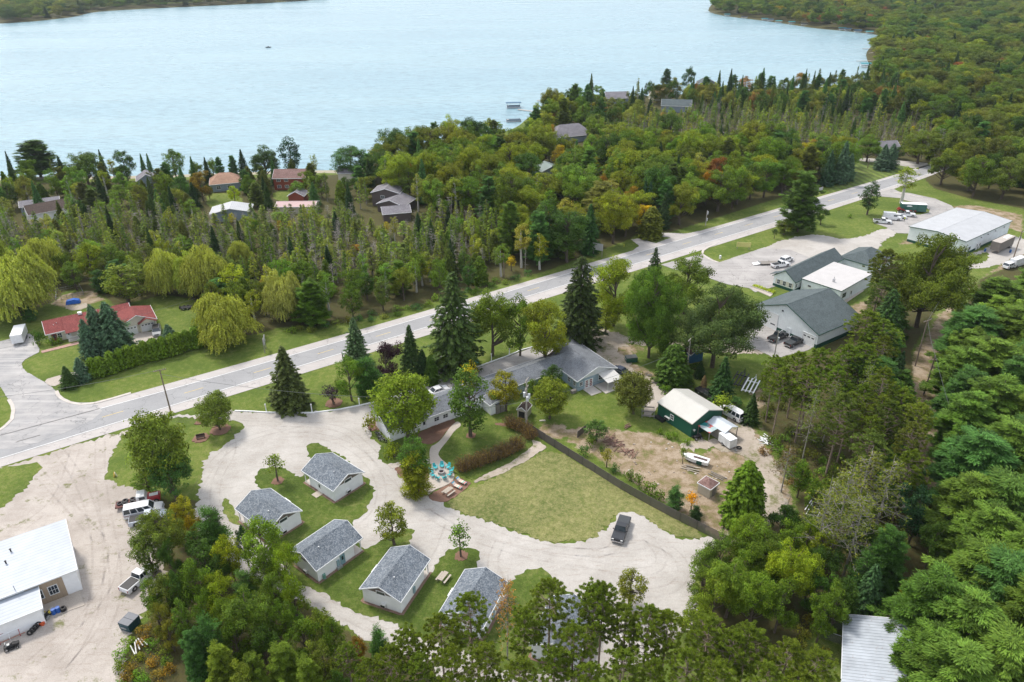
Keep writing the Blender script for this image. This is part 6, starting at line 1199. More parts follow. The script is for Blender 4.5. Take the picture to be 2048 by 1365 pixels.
fence('dark board fence behind the leafy trees below the cabins', [(500, 1335), (540, 1296), (575, 1262), (596, 1232)], 1.9, mat_siding('dark_fence_boards', (.06, .05, .045), True, .16, .4))
t = thing('wire_kennel', 'wire mesh kennel fence beside the old metal roof', 'kennel', tuple(G(1640, 1240)))
KM, kn, ko = newmat('chain_link'); tr_ = N(kn, 'BsdfTransparent'); df_ = N(kn, 'BsdfPrincipled'); df_.inputs['Base Color'].default_value = (.3, .31, .31, 1); ms_ = N(kn, 'MixShader'); ms_.inputs[0].default_value = .3; kn.links.new(tr_.outputs[0], ms_.inputs[1]); kn.links.new(df_.outputs[0], ms_.inputs[2]); kn.links.new(ms_.outputs[0], ko.inputs[0])
kp = [G(1630, 1242)-G(1640, 1240), G(1685, 1262)-G(1640, 1240), G(1684, 1290)-G(1640, 1240), G(1640, 1275)-G(1640, 1240)]
for a_, b_ in zip(kp[:-1], kp[1:]):
    mb = MB(); mb.add([tuple(a_), tuple(b_), tuple(b_+Vector((0, 0, 1.5))), tuple(a_+Vector((0, 0, 1.5)))], [(0, 1, 2, 3)]); mb.build('mesh_panel', KM, t); mb = MB(); mb.tube(a_, a_+Vector((0, 0, 1.6)), .04); mb.tube(a_+Vector((0, 0, 1.5)), b_+Vector((0, 0, 1.5)), .03); mb.build('rail', GALV, t)
WIRE = M((.12, .13, .13), .5, .1, name='cable')
def pole(label, u, v, vt, ang, arms=((.3, 2.4),), cans=(), mat=None, r=.17, name='utility_pole', light=None):
    b_ = G(u, v); h = height_at(b_, vt); t = thing(name, label, 'utility pole', (b_.x, b_.y, 0), R(ang)); mb = MB(); mb.tube((0, 0, -.3), (0, 0, h), r, r*.65, 10); mb.build('pole', mat or POLEW, t)
    for dz, ln in arms:
        a_ = MB(); a_.box(-.06, .06, -ln/2, ln/2, h-dz-.12, h-dz); a_.build('crossarm', mat or POLEW, t)
        for s in (-1, -.6, .6, 1): q = MB(); q.tube((0, s*ln/2*.93, h-dz), (0, s*ln/2*.93, h-dz+.22), .05, .035, 6); q.build('insulator', GREYM, t)
    for cx_, cy_, dz in cans:
        q = MB(); q.tube((cx_, cy_, h-dz-.95), (cx_, cy_, h-dz), .26, .26, 12); q.tube((cx_, cy_, h-dz), (cx_, cy_, h-dz+.08), .28, .1, 12); q.tube((cx_*.3, cy_*.3, h-dz-.4), (cx_, cy_, h-dz-.4), .04); q.build('transformer', M((.55, .57, .58), .4, .1, name='transformer_paint'), t)
    if light: q = MB(); q.tube((0, 0, h-.6), (light, 0, h-.2), .04); q.cbox(light+.2, 0, h-.2, .5, .2, .12); q.build('lamp_arm', GALV, t)
    return Vector((b_.x, b_.y, h))
T1 = pole('tall brown road pole with a crossarm beside the main road', 342, 826, 740, 118, ((.1, 2.4),)); T2 = pole('pole with transformers in front of the big round maple', 829, 868, 797, 35, (), ((.35, .1, 4.6), (-.3, .3, 4.2)), POLEG); T3 = pole('grey pole with two crossarms and white transformers by the fence end', 1053, 856, 759, -20, ((.15, 2.4), (1.9, 2.2)), ((.5, 0, 3.2), (-.45, .1, 3.1), (.35, -.45, 3.6)), POLEG, .2)
T4 = pole('leaning pale pole with crossarm beside the blue shed', 1372, 757, 677, -35, ((.1, 2.6),), (), POLEG); T5 = pole('dark pole with white crossarm in the cleared power line strip', 1830, 732, 641, 120, ((.05, 2.8),)); T6 = pole('dark service pole with brackets in the power line strip', 1847, 791, 711, 100, ((1.0, 1.6),)); T7 = pole('pale light pole at the barn lot near two black pickups', 1548, 716, 662, 30, (), ((.3, 0, 1.8),), POLEG, .13, light=.9)
T8 = pole('grey pole at the end of the gravel lane', 1907, 588, 512, 0, (), (), POLEG); T9 = pole('reddish pole with lamp at the far right gravel lane', 2027, 516, 462, 0, (), ((.2, .2, 2.0),), POLEW, light=.6); T10 = pole('roadside pole with white transformer beyond the highway', 1411, 452, 421, 35, (), ((.3, 0, .5), (.3, 0, 2.8)), POLEG); T11 = pole('thin pole at the edge of the conifer wood', 1008, 556, 508, 35, ()); T12 = pole('pole seen on the lawn before the far driveway', 1735, 337, 318, 35, ())
def cable(label, a_, b_, sag=.8, r=.02, g='overhead cables'):
    mb = MB(); n = 20; P = [Vector(a_).lerp(Vector(b_), i/n)-Vector((0, 0, sag*4*(i/n)*(1-i/n))) for i in range(n+1)]
    for p, q in zip(P[:-1], P[1:]): mb.tube(p, q, r, r, 4, False)
    tag(mb.build('overhead_cable', WIRE), label, 'cable', g)
cable('overhead cable from the leftmost edge to the tall brown road pole', Vector((*G2(0, 880, 0), 9.5)), T1, .6, .03); cable('overhead cable between the fence end pole and the transformer pole', T2-Vector((0, 0, 3.2)), T3-Vector((0, 0, 5)), .6, .03); cable('overhead cable from the fence end pole to the pale leaning pole', T3-Vector((0, 0, 5)), T4-Vector((0, 0, 2)), 1.0, .03); cable('overhead cable from the pale leaning pole to the barn light pole', T4-Vector((0, 0, 1.5)), T7-Vector((0, 0, 1.5)), .8, .03)
cable('overhead cable from road pole over the gravel toward the transformer pole', T1-Vector((0, 0, 1)), T2, 1.2, .03); cable('overhead cable past the red roofed house', Vector((*G2(0, 748, 0), 6)), Vector((*G2(400, 640, 0), 6)), .8, .025); cable('overhead cables down the cleared strip', T5, T6, .5, .03); cable('overhead cable from the dark pole to the gravel lane pole', T5, T8, .6, .03); cable('overhead cable running down past the white shed', T6, Vector((*G2(1945, 1120, 0), 9)), 1.2, .03)
# billboards seen from behind
def billboard(label, u, v, vt, w, ang, mat, h0=1.6):
    b_ = G(u, v); h = height_at(b_, vt); t = thing('billboard', label, 'billboard', (b_.x, b_.y, 0), R(ang))
    for s in (-1, 1): p = MB(); p.box(s*w*.42-.08, s*w*.42+.08, -.08, .08, 0, h); p.build('post', WOODG, t)
    p = MB(); p.box(-w/2, w/2, -.16, -.09, h0, h); p.build('panel', mat, t); p = MB(); p.box(-w/2, w/2, -.09, -.04, h0+.1, h0+.2); p.box(-w/2, w/2, -.09, -.04, h-.3, h-.2); p.build('batten', WOODG, t)
SGN = M((.4, .4, .4), .7, .15, name='bare_sign_back')
billboard('small grey billboard seen edge-on by the road ditch', 531, 702, 674, 2.6, 100, SGN, 2.0); billboard('tall blank grey billboard at the conifer wood edge', 1195, 514, 487, 3.4, -30, SGN, 2.2); billboard('small yellow board sign on the grass island', 1486, 499, 485, 4.2, -12, M((.6, .55, .2), .6, .1, name='yellow_sign'), .8); billboard('low double posted sign by the far roadside trees', 1640, 386, 375, 2.4, 35, SGN, .9)
billboard('green shield-shaped road sign behind the grey-green spruce', 686, 720, 707, 1.5, 110, M((.02, .3, .27), .5, .1, name='green_sign'), 1.6)
t = thing('sandwich_board', 'little orange board on the gravel yard corner', 'sign', tuple(G(231, 953)), R(30)); mb = MB(); mb.cbox(-.15, 0, .4, .05, .6, .85, 0, R(14)); mb.build('panel', M((.65, .3, .06), .6, name='orange_board'), t); mb = MB(); mb.cbox(.15, 0, .4, .05, .6, .85, 0, R(-14)); mb.build('panel', M((.6, .55, .45), .6, name='tan_board'), t)
# ---------------------------------------------------------------- picnic, chairs, fire pit
def picnic(label, u, v, ang, z=0.1):
    t = thing('picnic_table', label, 'picnic table', (G(u, v).x, G(u, v).y, z), R(ang), 'grey picnic tables')
    mb = MB(); [mb.box(-.95, .95, -.36+i*.15, -.23+i*.15, .72, .76) for i in range(5)]; mb.build('table_top', WOODL, t)
    for s in (-1, 1): b_ = MB(); b_.box(-.95, .95, s*.72-.14, s*.72+.14, .42, .46); b_.build('bench_seat', WOODL, t)
    for s in (-1, 1):
        l = MB(); l.cbox(s*.7, 0, .4, .08, 1.6, .09); l.build('brace', WOODG, t)
        for k in (-1, 1): l = MB(); l.tube((s*.7, k*.6, 0), (s*.7, k*.2, .72), .05, .05, 4); l.build('leg', WOODG, t)
picnic('grey picnic table on the red mulch beside the striped loungers', 897, 988, 50); picnic('grey picnic table alone on the grass between two cabins', 887, 1160, 62)
TEAL = M((.04, .42, .46), .5, .12, name='teal_plastic')
def adir(label, x, y, ang):
    t = thing('garden_chair', label, 'garden chair', (x, y, .13), R(ang), 'teal chairs round the fire pit')
    s = MB(); s.cbox(0, 0, .34, .56, .56, .05, 0, R(8)); s.build('seat', TEAL, t); b_ = MB(); [b_.cbox(-.42, k*.115, .66, .035, .1, .78-.05*abs(k), 0, R(-24)) for k in (-2, -1, 0, 1, 2)]; b_.build('backrest', TEAL, t)
    for k in (-1, 1):
        a_ = MB(); a_.cbox(0, k*.36, .56, .7, .12, .03); a_.build('armrest', TEAL, t)
        for x_ in (.26, -.3): l = MB(); l.cbox(x_, k*.31, .27, .06, .05, .54); l.build('leg', TEAL, t)
FPC = G(883, 948); mb = MB(); n = 16
t = thing('fire_pit', 'round stone fire pit on the paved circle', 'fire pit', (FPC.x, FPC.y, .12)); mb = MB()
for i in range(n):
    a0_, a1_ = 2*math.pi*i/n, 2*math.pi*(i+.93)/n
    mb.add([(r_*math.cos(a_), r_*math.sin(a_), z_) for z_ in (0, .5) for r_, a_ in ((.42, a0_), (.65, a0_), (.65, a1_), (.42, a1_))], [(0,3,2,1),(4,5,6,7),(0,1,5,4),(1,2,6,5),(2,3,7,6),(3,0,4,7)])
mb.build('stone_ring', M((.33, .31, .3), .9, .3, 4, name='stone'), t); mb = MB(); mb.tube((0, 0, .02), (0, 0, .2), .42, .42, 16); mb.build('ash_bed', M((.05, .03, .03), .95, name='ash'), t)
for i in range(9):
    a_ = math.radians(i*40+12); adir('teal garden chair round the fire pit, %s' % ['on the right side', 'upper right', 'at the top', 'upper left beside the small table', 'on the left side', 'lower left', 'at the bottom left', 'at the bottom right', 'lower right'][i], FPC.x+1.75*math.cos(a_), FPC.y+1.75*math.sin(a_), math.degrees(a_)+180)
mb = MB(); mb.box(-.3, .3, -.3, .3, .4, .44); 
for sx in (-.25, .25):
    for sy in (-.25, .25): mb.box(sx-.03, sx+.03, sy-.03, sy+.03, 0, .4)
o = mb.build('side_table', TEAL); o.location = (FPC.x-.1, FPC.y+2.5, .13); tag(o, 'small square teal table above the fire pit', 'table')
ST, sn, so_ = newmat('striped_cushion'); wv_ = N(sn, 'TexVoronoi'); wv_.voronoi_dimensions = '1D'; sp_ = N(sn, 'SeparateXYZ'); sn.links.new(coords(sn), sp_.inputs[0]); wv_.inputs['Scale'].default_value = 7; sn.links.new(sp_.outputs['X'], wv_.inputs['W']); finish(sn, so_, ramp(sn, wv_.outputs['Color'], [(0.2, (.75, .72, .62)), (0.4, (.6, .12, .05)), (0.5, (.7, .68, .6)), (0.62, (.03, .3, .45)), (0.75, (.75, .55, .1))]), .8)
def lounger(label, u, v, ang):
    t = thing('sun_lounger', label, 'sun lounger', (G(u, v).x, G(u, v).y, .1), R(ang), 'striped sun loungers'); c_ = MB(); c_.box(-.4, 1.0, -.33, .33, .32, .42); c_.build('cushion', ST, t, .02); c_ = MB(); c_.cbox(-.72, 0, .6, .1, .66, .85, 0, R(-52)); c_.build('backrest', ST, t, .02)
    f_ = MB(); f_.box(-.7, 1.0, -.34, -.28, .26, .32); f_.box(-.7, 1.0, .28, .34, .26, .32); f_.build('frame', WOODL, t)
    for x_ in (-.6, .9):
        for s in (-1, 1): l = MB(); l.box(x_-.03, x_+.03, s*.3-.03, s*.3+.03, 0, .28); l.build('leg', WOODL, t)
lounger('striped sun lounger nearer the fire pit', 923, 967, -35); lounger('striped sun lounger nearer the picnic table', 914, 976, -35)
# swimming dock, boats
def pontoon(label, u, v, ang, canopy=True):
    b_ = G(u, v, WZ); t = thing('pontoon_boat', label, 'boat', (b_.x, b_.y, WZ), R(ang)); mb = MB()
    for s in (-1, 1): q = MB(); q.tube((-4, s*1.0, .2), (3.6, s*1.0, .2), .35, .35, 10); q.tube((3.6, s*1.0, .2), (4.4, s*1.0, .5), .35, .08, 10); q.build('pontoon', GALV, t)
    q = MB(); q.box(-4, 4, -1.35, 1.35, .55, .7); q.build('deck', WHITE, t); q = MB(); [q.box(-3.9, 3.9, s*1.3-.03, s*1.3+.03, .7, 1.4) for s in (-1, 1)]; q.box(-3.95, -3.9, -1.3, 1.3, .7, 1.4); q.box(3.9, 3.95, -1.3, 1.3, .7, 1.4); q.build('railing', M((.2, .25, .3), .5, name='boat_fence'), t)
    q = MB(); q.box(-3.6, -2.6, -1.1, 1.1, .7, 1.2); q.box(1.8, 3.4, -1.1, -.5, .7, 1.15); q.build('seat', M((.5, .5, .48), .7, name='vinyl'), t)
    if canopy: q = MB(); q.box(-4.6, 4.6, -1.7, 1.7, 2.9, 3.1); q.build('canopy', M((.05, .12, .2), .7, .2, name='canopy_cloth'), t, .05); [(lambda p: (p.tube((x_, y_, -1), (x_, y_, 2.95), .06), p.build('hoist_leg', GALV, t)))(MB()) for x_ in (-3.8, 3.8) for y_ in (-1.6, 1.6)]
pontoon('pontoon boat under a dark hoist canopy, the farther of two', 1027, 216, 5); pontoon('pontoon boat with open seats moored nearest the near shore', 1027, 244, 8, False)
def dock(label, a_, b_):
    A = G(*a_, WZ); B = G(*b_, WZ); dd_ = (B-A); ln = dd_.length; t = thing('dock', label, 'dock', tuple(A), math.atan2(dd_.y, dd_.x), 'docks along the shore'); q = MB(); q.box(0, ln, -.7, .7, .5, .62); q.build('deck', WOODL, t)
    for i in range(int(ln/4)+1): q = MB(); [q.tube((i*4, s*.6, -1), (i*4, s*.6, .9), .06, .06, 5, False) for s in (-1, 1)]; q.build('post', GALV, t)
dock('dock between the two pontoon boats', (1036, 221), (1075, 226)); dock('dock reaching out at the mouth of the bay point', (1408, 25), (1432, 26)); dock('longest dock inside the bay', (1713, 124), (1752, 123)); dock('dock just above the longest bay dock', (1725, 99), (1755, 99)); dock('dock beside the bay boat hoist', (1724, 136), (1748, 136)); dock('upper small dock in the bay', (1738, 108), (1756, 106)); dock('dock below the shoreline houses', (1075, 203), (1100, 205))
def hoist(label, u, v, L=8, ang=0, col=(.03, .12, .2)):
    b_ = G(u, v, WZ); t = thing('boat_hoist', label, 'boat hoist', (b_.x, b_.y, WZ), R(ang), 'boat hoists along the far shore'); q = MB(); q.slab([(-L/2, -2, 2.6), (L/2, -2, 2.6), (L/2, 0, 3.1), (-L/2, 0, 3.1)], .2); q.slab([(-L/2, 0, 3.1), (L/2, 0, 3.1), (L/2, 2, 2.6), (-L/2, 2, 2.6)], .2); q.build('canopy', M(col, .7, .2, name='hoist_canopy'), t)
    for x_ in (-L/2+.3, L/2-.3):
        for y_ in (-1.8, 1.8): q = MB(); q.tube((x_, y_, -1), (x_, y_, 2.7), .12, .12, 5, False); q.build('leg', GALV, t)
    q = MB(); q.prism([(-L*.4, .6), (L*.35, .6), (L*.45, 1.3), (-L*.4, 1.3)], -1, 1); q.build('hull', WHITE, t)
for i, (u, v) in enumerate(((1529, 42), (1540, 43.5), (1557, 46.5), (1583, 48.5), (1608, 52), (1684, 61), (1695, 62.5), (1738, 68.5), (1730, 134), (1488, 38), (1454, 33), (1715, 66))): hoist('boat hoist on the far shore, %s' % ['left of the pale lawn', 'second left of the pale lawn', 'at the pale lawn', 'with the brightest canopy by the lawn', 'dark one right of the lawn', 'left of a close pair', 'right of a close pair', 'alone near the bay head', 'nearest, beside the bay dock', 'left pair right piece', 'closest to the wooded tip', 'between the close pair and the bay head'][i], u, v, 8, 0, [(.02, .2, .25), (.03, .1, .18), (.05, .28, .3), (.02, .25, .3), (.01, .02, .05)][i % 5])
t = thing('motor_boat', 'tiny dark boat far out on the open lake', 'boat', tuple(G(537, 96, WZ)), R(10)); q = MB(); q.prism([(-2.6, .1), (2, .1), (3, .9), (-2.6, .9)], -1, 1); q.build('hull', M((.08, .1, .12), .5, name='dark_hull'), t); q = MB(); q.box(-.8, .6, -.7, .7, .9, 1.5); q.build('cabin', GREYM, t)
# back yard bits at the ranch house
t = thing('tarp_covered_stack', 'stack under a bright blue tarp in the back yard', 'tarp', tuple(G(147, 607)), R(20)); q = MB(); q.prism([(-1.8, 0), (1.8, 0), (1.6, .9), (.3, 1.3), (-1.5, 1.0)], -.7, .7); q.build('tarp', M((.02, .12, .5), .5, .25, 2, name='blue_tarp'), t, .08); q = MB(); q.box(-1.7, 1.7, -.6, .6, -.02, .1); q.build('pallet', WOODG, t)
sheet('sand_patch', [(128, 612), (145, 608), (170, 606), (180, 612), (165, 620), (140, 622)], Z1, GRAVEL_D, .2, 1)
t = thing('garden_enclosure', 'low wire garden enclosure beyond the blue tarp', 'enclosure', tuple(G(110, 600))); cr = [G(*p)-G(110, 600) for p in ((112, 602), (168, 590), (160, 574), (114, 584))]
for a_, b_ in zip(cr, cr[1:]+cr[:1]):
    q = MB(); q.tube(a_+Vector((0, 0, .9)), b_+Vector((0, 0, .9)), .05, .05, 4); q.tube(a_+Vector((0, 0, .3)), b_+Vector((0, 0, .3)), .04, .04, 4); q.build('rail', GREYM, t)
    for i in range(5): q = MB(); p = a_.lerp(b_, i/5); q.tube(p, p+Vector((0, 0, 1.1)), .06, .06, 5); q.build('post', WOODG, t)
t = thing('utility_trailer', 'black low trailer on the lawn near the rounded willow', 'trailer', tuple(G(373, 618)), R(15)); q = MB(); q.box(-1.6, 1.4, -.8, .8, .45, .55); q.box(-1.6, -1.5, -.8, .8, .55, 1.0); q.tube((1.4, 0, .5), (2.6, 0, .5), .06); q.build('bed', BLACKM, t)
for x_ in (-.6, .4):
    for s in (-1, 1): wheel(t, x_, s*.9, .36, .22)
for i, (u, v, l) in enumerate(((402, 878, 'dark park bench with pale slats in the mulched spot on the entrance island'), (1002, 742, 'teal bench by the parking border'))):
    t = thing('bench', l if i == 0 else 'teal bench beside the white parking border', 'bench', tuple(G(u, v)) if i == 0 else tuple(G(951, 729)), R(20)); mt = [M((.05, .03, .03), .7, name='dark_wood'), TEAL][i]; q = MB(); q.box(-.8, .8, -.25, .25, .42, .47); q.build('seat', mt, t); q = MB(); q.cbox(0, .27, .75, 1.6, .05, .5); q.build('backrest', mt, t)
    for s in (-.7, .7): q = MB(); q.box(s-.04, s+.04, -.22, .22, 0, .42); q.build('leg', mt, t)
# motorcycle group at the motel end
for i, (u, v) in enumerate(((757, 872), (762, 879), (766, 884))):
    t = thing('motorcycle', 'black motorcycle at the motel end wall, %s' % ['farthest from the grass', 'middle of three', 'closest to the grass'][i], 'motorcycle', tuple(G(u, v)), R(-40+i*8), 'parked motorcycles')
    for x_ in (-.7, .7): q = MB(); q.tube((x_, -.07, .33), (x_, .07, .33), .33, .33, 14); w_ = q.build('wheel', BLACKM, t); h_ = MB(); h_.tube((x_, -.09, .33), (x_, .09, .33), .2, .2, 10); h_.build('rim', CHROME, w_)
    q = MB(); q.tube((-.6, 0, .4), (.1, 0, .75), .08); q.tube((.7, 0, .35), (.45, 0, 1.0), .05); q.cbox(.0, 0, .45, .5, .3, .35); q.build('frame', CHROME, t); q = MB(); q.ico((.15, 0, .82), .2, .7); q.build('fuel_tank', paint(BK), t, smooth=True); q = MB(); q.cbox(-.35, 0, .75, .6, .26, .1); q.build('seat', BLACKM, t, .04); q = MB(); q.tube((.42, -.38, 1.05), (.42, .38, 1.05), .025); q.build('handlebar', CHROME, t)
# rack of benches on the lawn by the barn
t = thing('bleacher', 'three tier grey bench stand on the grass by the workshop', 'bleacher', tuple(G(1296, 838)), R(-8))
for i in range(3): q = MB(); q.box(-1.3, 1.3, .2+i*1.1, .6+i*1.1, .4+.35*i, .46+.35*i); q.build('bench_seat', WOODG, t)
for s in (-1.2, 1.2): q = MB(); q.tube((s, 0, .1), (s, 2.9, 1.1), .05, .05, 5); q.build('frame', GREYM, t)
# quad and clutter beside the shelters
t = thing('quad_bike', 'dark quad bike with junk beside the tarp roofed shelter', 'quad bike', tuple(G(1395, 878)), R(20)); q = MB(); q.prism([(-.8, .4), (.8, .4), (.7, .8), (-.1, .95), (-.7, .75)], -.3, .3); q.build('body', BLACKM, t, .06); q = MB(); q.tube((.4, -.4, 1.1), (.4, .4, 1.1), .03); q.build('handlebar', GREYM, t)
for x_ in (-.6, .6):
    for s in (-1, 1): wheel(t, x_, s*.45, .3, .22)
p = G(1478, 897); tyre('single black tyre lying by the white enclosed trailer', p.x, p.y, 0, r=.5)
# worker in yellow vest
def person(label, u, v, ang, vest, legs, hair=(.05, .03, .02)):
    b_ = G(u, v); me_ = bpy.data.meshes.new('person'); V = [(0, 0, 1.0), (0, 0, 1.25), (0, 0, 1.48), (0, 0, 1.6), (0, 0, 1.72), (0, .2, 1.42), (.05, .27, 1.15), (.16, .25, .92), (0, -.2, 1.42), (-.02, -.28, 1.15), (.08, -.26, .9), (0, .1, .95), (.04, .12, .5), (0, .12, .06), (.14, .12, .03), (0, -.1, .95), (-.08, -.12, .5), (-.12, -.12, .06), (.02, -.12, .03)]
    Eg = [(0, 1), (1, 2), (2, 3), (3, 4), (2, 5), (5, 6), (6, 7), (2, 8), (8, 9), (9, 10), (0, 11), (11, 12), (12, 13), (13, 14), (0, 15), (15, 16), (16, 17), (17, 18)]
    me_.from_pydata(V, Eg, []); o = bpy.data.objects.new('person', me_); COL.objects.link(o); sk = o.modifiers.new('s', 'SKIN'); rad = [.15, .15, .15, .06, .105, .07, .05, .045, .07, .05, .045, .09, .07, .05, .04, .09, .07, .05, .04]
    for i, r_ in enumerate(rad): me_.skin_vertices[0].data[i].radius = (r_, r_)
    me_.skin_vertices[0].data[0].use_root = True; sb = o.modifiers.new('u', 'SUBSURF'); sb.levels = 1; sb.render_levels = 1
    m_, n_t, o_t = newmat('person_clothes'); s_ = N(n_t, 'SeparateXYZ'); n_t.links.new(coords(n_t), s_.inputs[0]); c_ = ramp(n_t, s_.outputs['Z'], [(0.0, (.04, .04, .04)), (.1/2, legs), (.99/2, legs), (1.0/2, vest), (1.52/2, vest), (1.54/2, (.5, .32, .24)), (1.74/2, (.5, .32, .24)), (1.76/2, hair)])
    mu_ = N(n_t, 'Math', operation='MULTIPLY'); mu_.inputs[1].default_value = .5; n_t.links.new(s_.outputs['Z'], mu_.inputs[0])
    for l_ in list(n_t.links):
        if l_.to_node.type == 'VALTORGB': n_t.links.remove(l_)
    rp = [q for q in n_t.nodes if q.type == 'VALTORGB'][0]; n_t.links.new(mu_.outputs[0], rp.inputs[0]); rp.color_ramp.interpolation = 'CONSTANT'; finish(n_t, o_t, c_, .8); me_.materials.append(m_); o.location = (b_.x, b_.y, Z4); o.rotation_euler = (0, 0, R(ang)); tag(o, label, 'person')
person('person in yellow vest and dark trousers standing by the white van', 1808, 444, -60, (.55, .6, .06), (.05, .05, .08))
# small yard things
for i, (u, v, l) in enumerate(((795, 706, 'x'),)): pass
def box_thing(name, label, cat, u, v, sx, sy, sz, mat, ang=0, z=0):
    q = MB(); q.cbox(0, 0, sz/2, sx, sy, sz); o = q.build(name, mat, bevel=.03); p = G(u, v); o.location = (p.x, p.y, z); o.rotation_euler = (0, 0, R(ang)); tag(o, label, cat)
box_thing('storage_chest', 'low grey storage chest beside the lodge door corner', 'chest', 1147, 786, 1.2, .7, .7, WOODG, 31); box_thing('utility_box', 'small pale green utility box on the striped lawn', 'utility box', 1786, 338, .9, .7, .9, M((.3, .4, .32), .6, name='green_box')); box_thing('utility_box', 'white mailbox-like box at the parking island tip', 'utility box', 1440, 518, .5, .5, 1.1, WHITE); box_thing('flat_stone', 'pale flat stone on the lodge lawn', 'stone', 1085, 842, 1.2, .35, .15, CONC, 5); box_thing('green_bin', 'small green bin at the near corner of the teal doored cabin', 'bin', 649, 1158, .45, .45, .9, M((.15, .32, .27), .6, name='bin_green'), 30, Z3)
box_thing('yellow_marker', 'short yellow marker post by the forked driveway', 'marker', 1248, 494, .12, .12, 1.0, M((.6, .5, .05), .6, name='yellow_marker'))
for i, (u, v) in enumerate(((1508, 583), (1520, 578), (1533, 582), (1545, 588))): pass
t = thing('flower_bed', 'flower bed in front of the office gable', 'flower bed', tuple(G(1527, 580)), R(-50)); q = MB(); q.box(-3.4, 3.4, -1.0, -.85, 0, .35); q.build('edging', CONC, t)
k_ = 500; rs_ = np.random.default_rng(4); cc_ = np.stack([rs_.uniform(-3.3, 3.3, k_), rs_.uniform(-.8, .9, k_), rs_.uniform(.05, .6, k_)], 1); fm_ = quads_mesh('flowers', cc_, rdir(rs_, k_)+[0, 0, .8], rdir(rs_, k_), rs_.uniform(.12, .25, k_), rs_.uniform(.08, .18, k_), np.stack([rs_.uniform(.2, .8, k_), rs_.uniform(0, .5, k_)], 1), LEAF); fo_ = bpy.data.objects.new('foliage', fm_); COL.objects.link(fo_); fo_.parent = t; fo_['tint'] = [.25, .3, .05]
# stones along mulch edges

lumber('reddish brush heap at the bare slope behind the fence', 1225, 884, 25, 14, 3.6, M((.17, .10, .08), .95, .35, name='brush'), .28, r=12, name='brush_pile', cat='brush pile'); lumber('second brush heap nearer the fence on the bare slope', 1255, 905, 60, 12, 3.0, M((.2, .12, .09), .95, .35, name='brush'), .26, r=12, name='brush_pile', cat='brush pile'); lumber('roots and branches below the white scrap heap', 1548, 893, 10, 10, 2.6, M((.13, .09, .08), .95, .3, name='root'), .3, r=14, name='brush_pile', cat='brush pile')
rr = random.Random(21)
for i in range(46):
    u, v = rr.uniform(1230, 1460), rr.uniform(880, 1010)
    if v > 880+(u-1160)*.62+10 or v < 872: continue
    p = G(u, v); q = MB(); q.ico((0, 0, .05), rr.uniform(.12, .3), .5); o = q.build('rock', [CONC, WOODL, M((.3, .24, .2), .9, .3, name='brown_stone')][i % 3]); o.location = (p.x, p.y, 0); o.rotation_euler = (0, 0, rr.uniform(0, 6)); o.scale = (1, rr.uniform(.5, 1), 1); tag(o, 'small loose stone lying in the bare dirt yard behind the fence', 'stone', 'loose stones in the dirt yard')
# ---------------------------------------------------------------- planting
LM = [((120, 655), 'the red roofed ranch house'), ((205, 560), 'the blue tarp in the back yard'), ((70, 430), 'the mauve roofed barn'), ((285, 362), 'the pale lake house'), ((448, 375), 'the tan roofed lake house'), ((450, 428), 'the white roofed barn'), ((568, 370), 'the red log house'), ((580, 415), 'the pink roofed building'), ((780, 420), 'the dark wooden house'), ((688, 355), 'the cream lakeside house'),
 ((1097, 350), 'the green roofed forest house'), ((1135, 275), 'the mauve hip roofed house'), ((1232, 205), 'the twin gabled lake house'), ((1335, 215), 'the slate roofed lake house'), ((530, 700), 'the small roadside billboard'), ((1195, 515), 'the tall blank billboard'), ((1300, 475), 'the forked driveway'), ((1413, 440), 'the pole with the transformer'), ((1630, 400), 'the silver car on the road'), ((1770, 330), 'the pair of blue spruces'), ((1860, 335), 'the far road junction'), ((1920, 450), 'the big white warehouse'), ((2030, 500), 'the gravel lane end'), ((1600, 600), 'the flat roofed annex'), ((1620, 680), 'the grey roofed barn'), ((1700, 560), 'the office yard'), ((1380, 830), 'the green workshop'), ((1392, 720), 'the blue shed'), ((1418, 1000), 'the pyramid roofed shed'), ((1500, 1000), 'the dirt track bend'), ((1530, 880), 'the scrap pile'), ((1640, 1010), 'the broken white hull'), ((1920, 1080), 'the shed under the power lines'), ((1835, 790), 'the leaning power pole'), ((1760, 1300), 'the old metal roof'), ((1400, 1200), 'the gravel turning circle'), ((1100, 1280), 'the hidden cabin'), ((900, 1240), 'the cabin behind the pines'), ((600, 1190), 'the lower gravel lane'), ((300, 1030), 'the white passenger van'), ((275, 1160), 'the half hidden white pickup'), ((262, 1250), 'the dark dumpster'), ((550, 1300), 'the dark board fence'), ((1700, 1230), 'the fenced kennel'), ((1900, 250), 'the bay of conifers'), ((1760, 120), 'the inner end of the bay'), ((1600, 60), 'the far right shore'), ((1080, 250), 'the pontoon boats'), ((900, 560), 'the swamp edge'), ((650, 520), 'the middle of the swamp'), ((300, 480), 'the left part of the swamp'), ((1500, 320), 'the red and orange maple'), ((1000, 480), 'the pale poplars'), ((1550, 200), 'the row of pale willows')]
LMW = [(G2(*p), n) for p, n in LM]
CN = [(GR, 'green'), (GD, 'deep green'), (GY, 'yellow-green'), (GB, 'bright green'), (OL, 'olive'), (SPR, 'dark green'), (DK, 'very dark green'), (BL, 'blue-grey'), (WI, 'pale gold-green'), (TA, 'straw-green'), (OR, 'orange'), (YE, 'yellow'), (RE, 'red'), (PU, 'purple'), (WP, 'soft green'), (RP, 'mossy green'), (TE, 'teal green'), (BR, 'brown')]
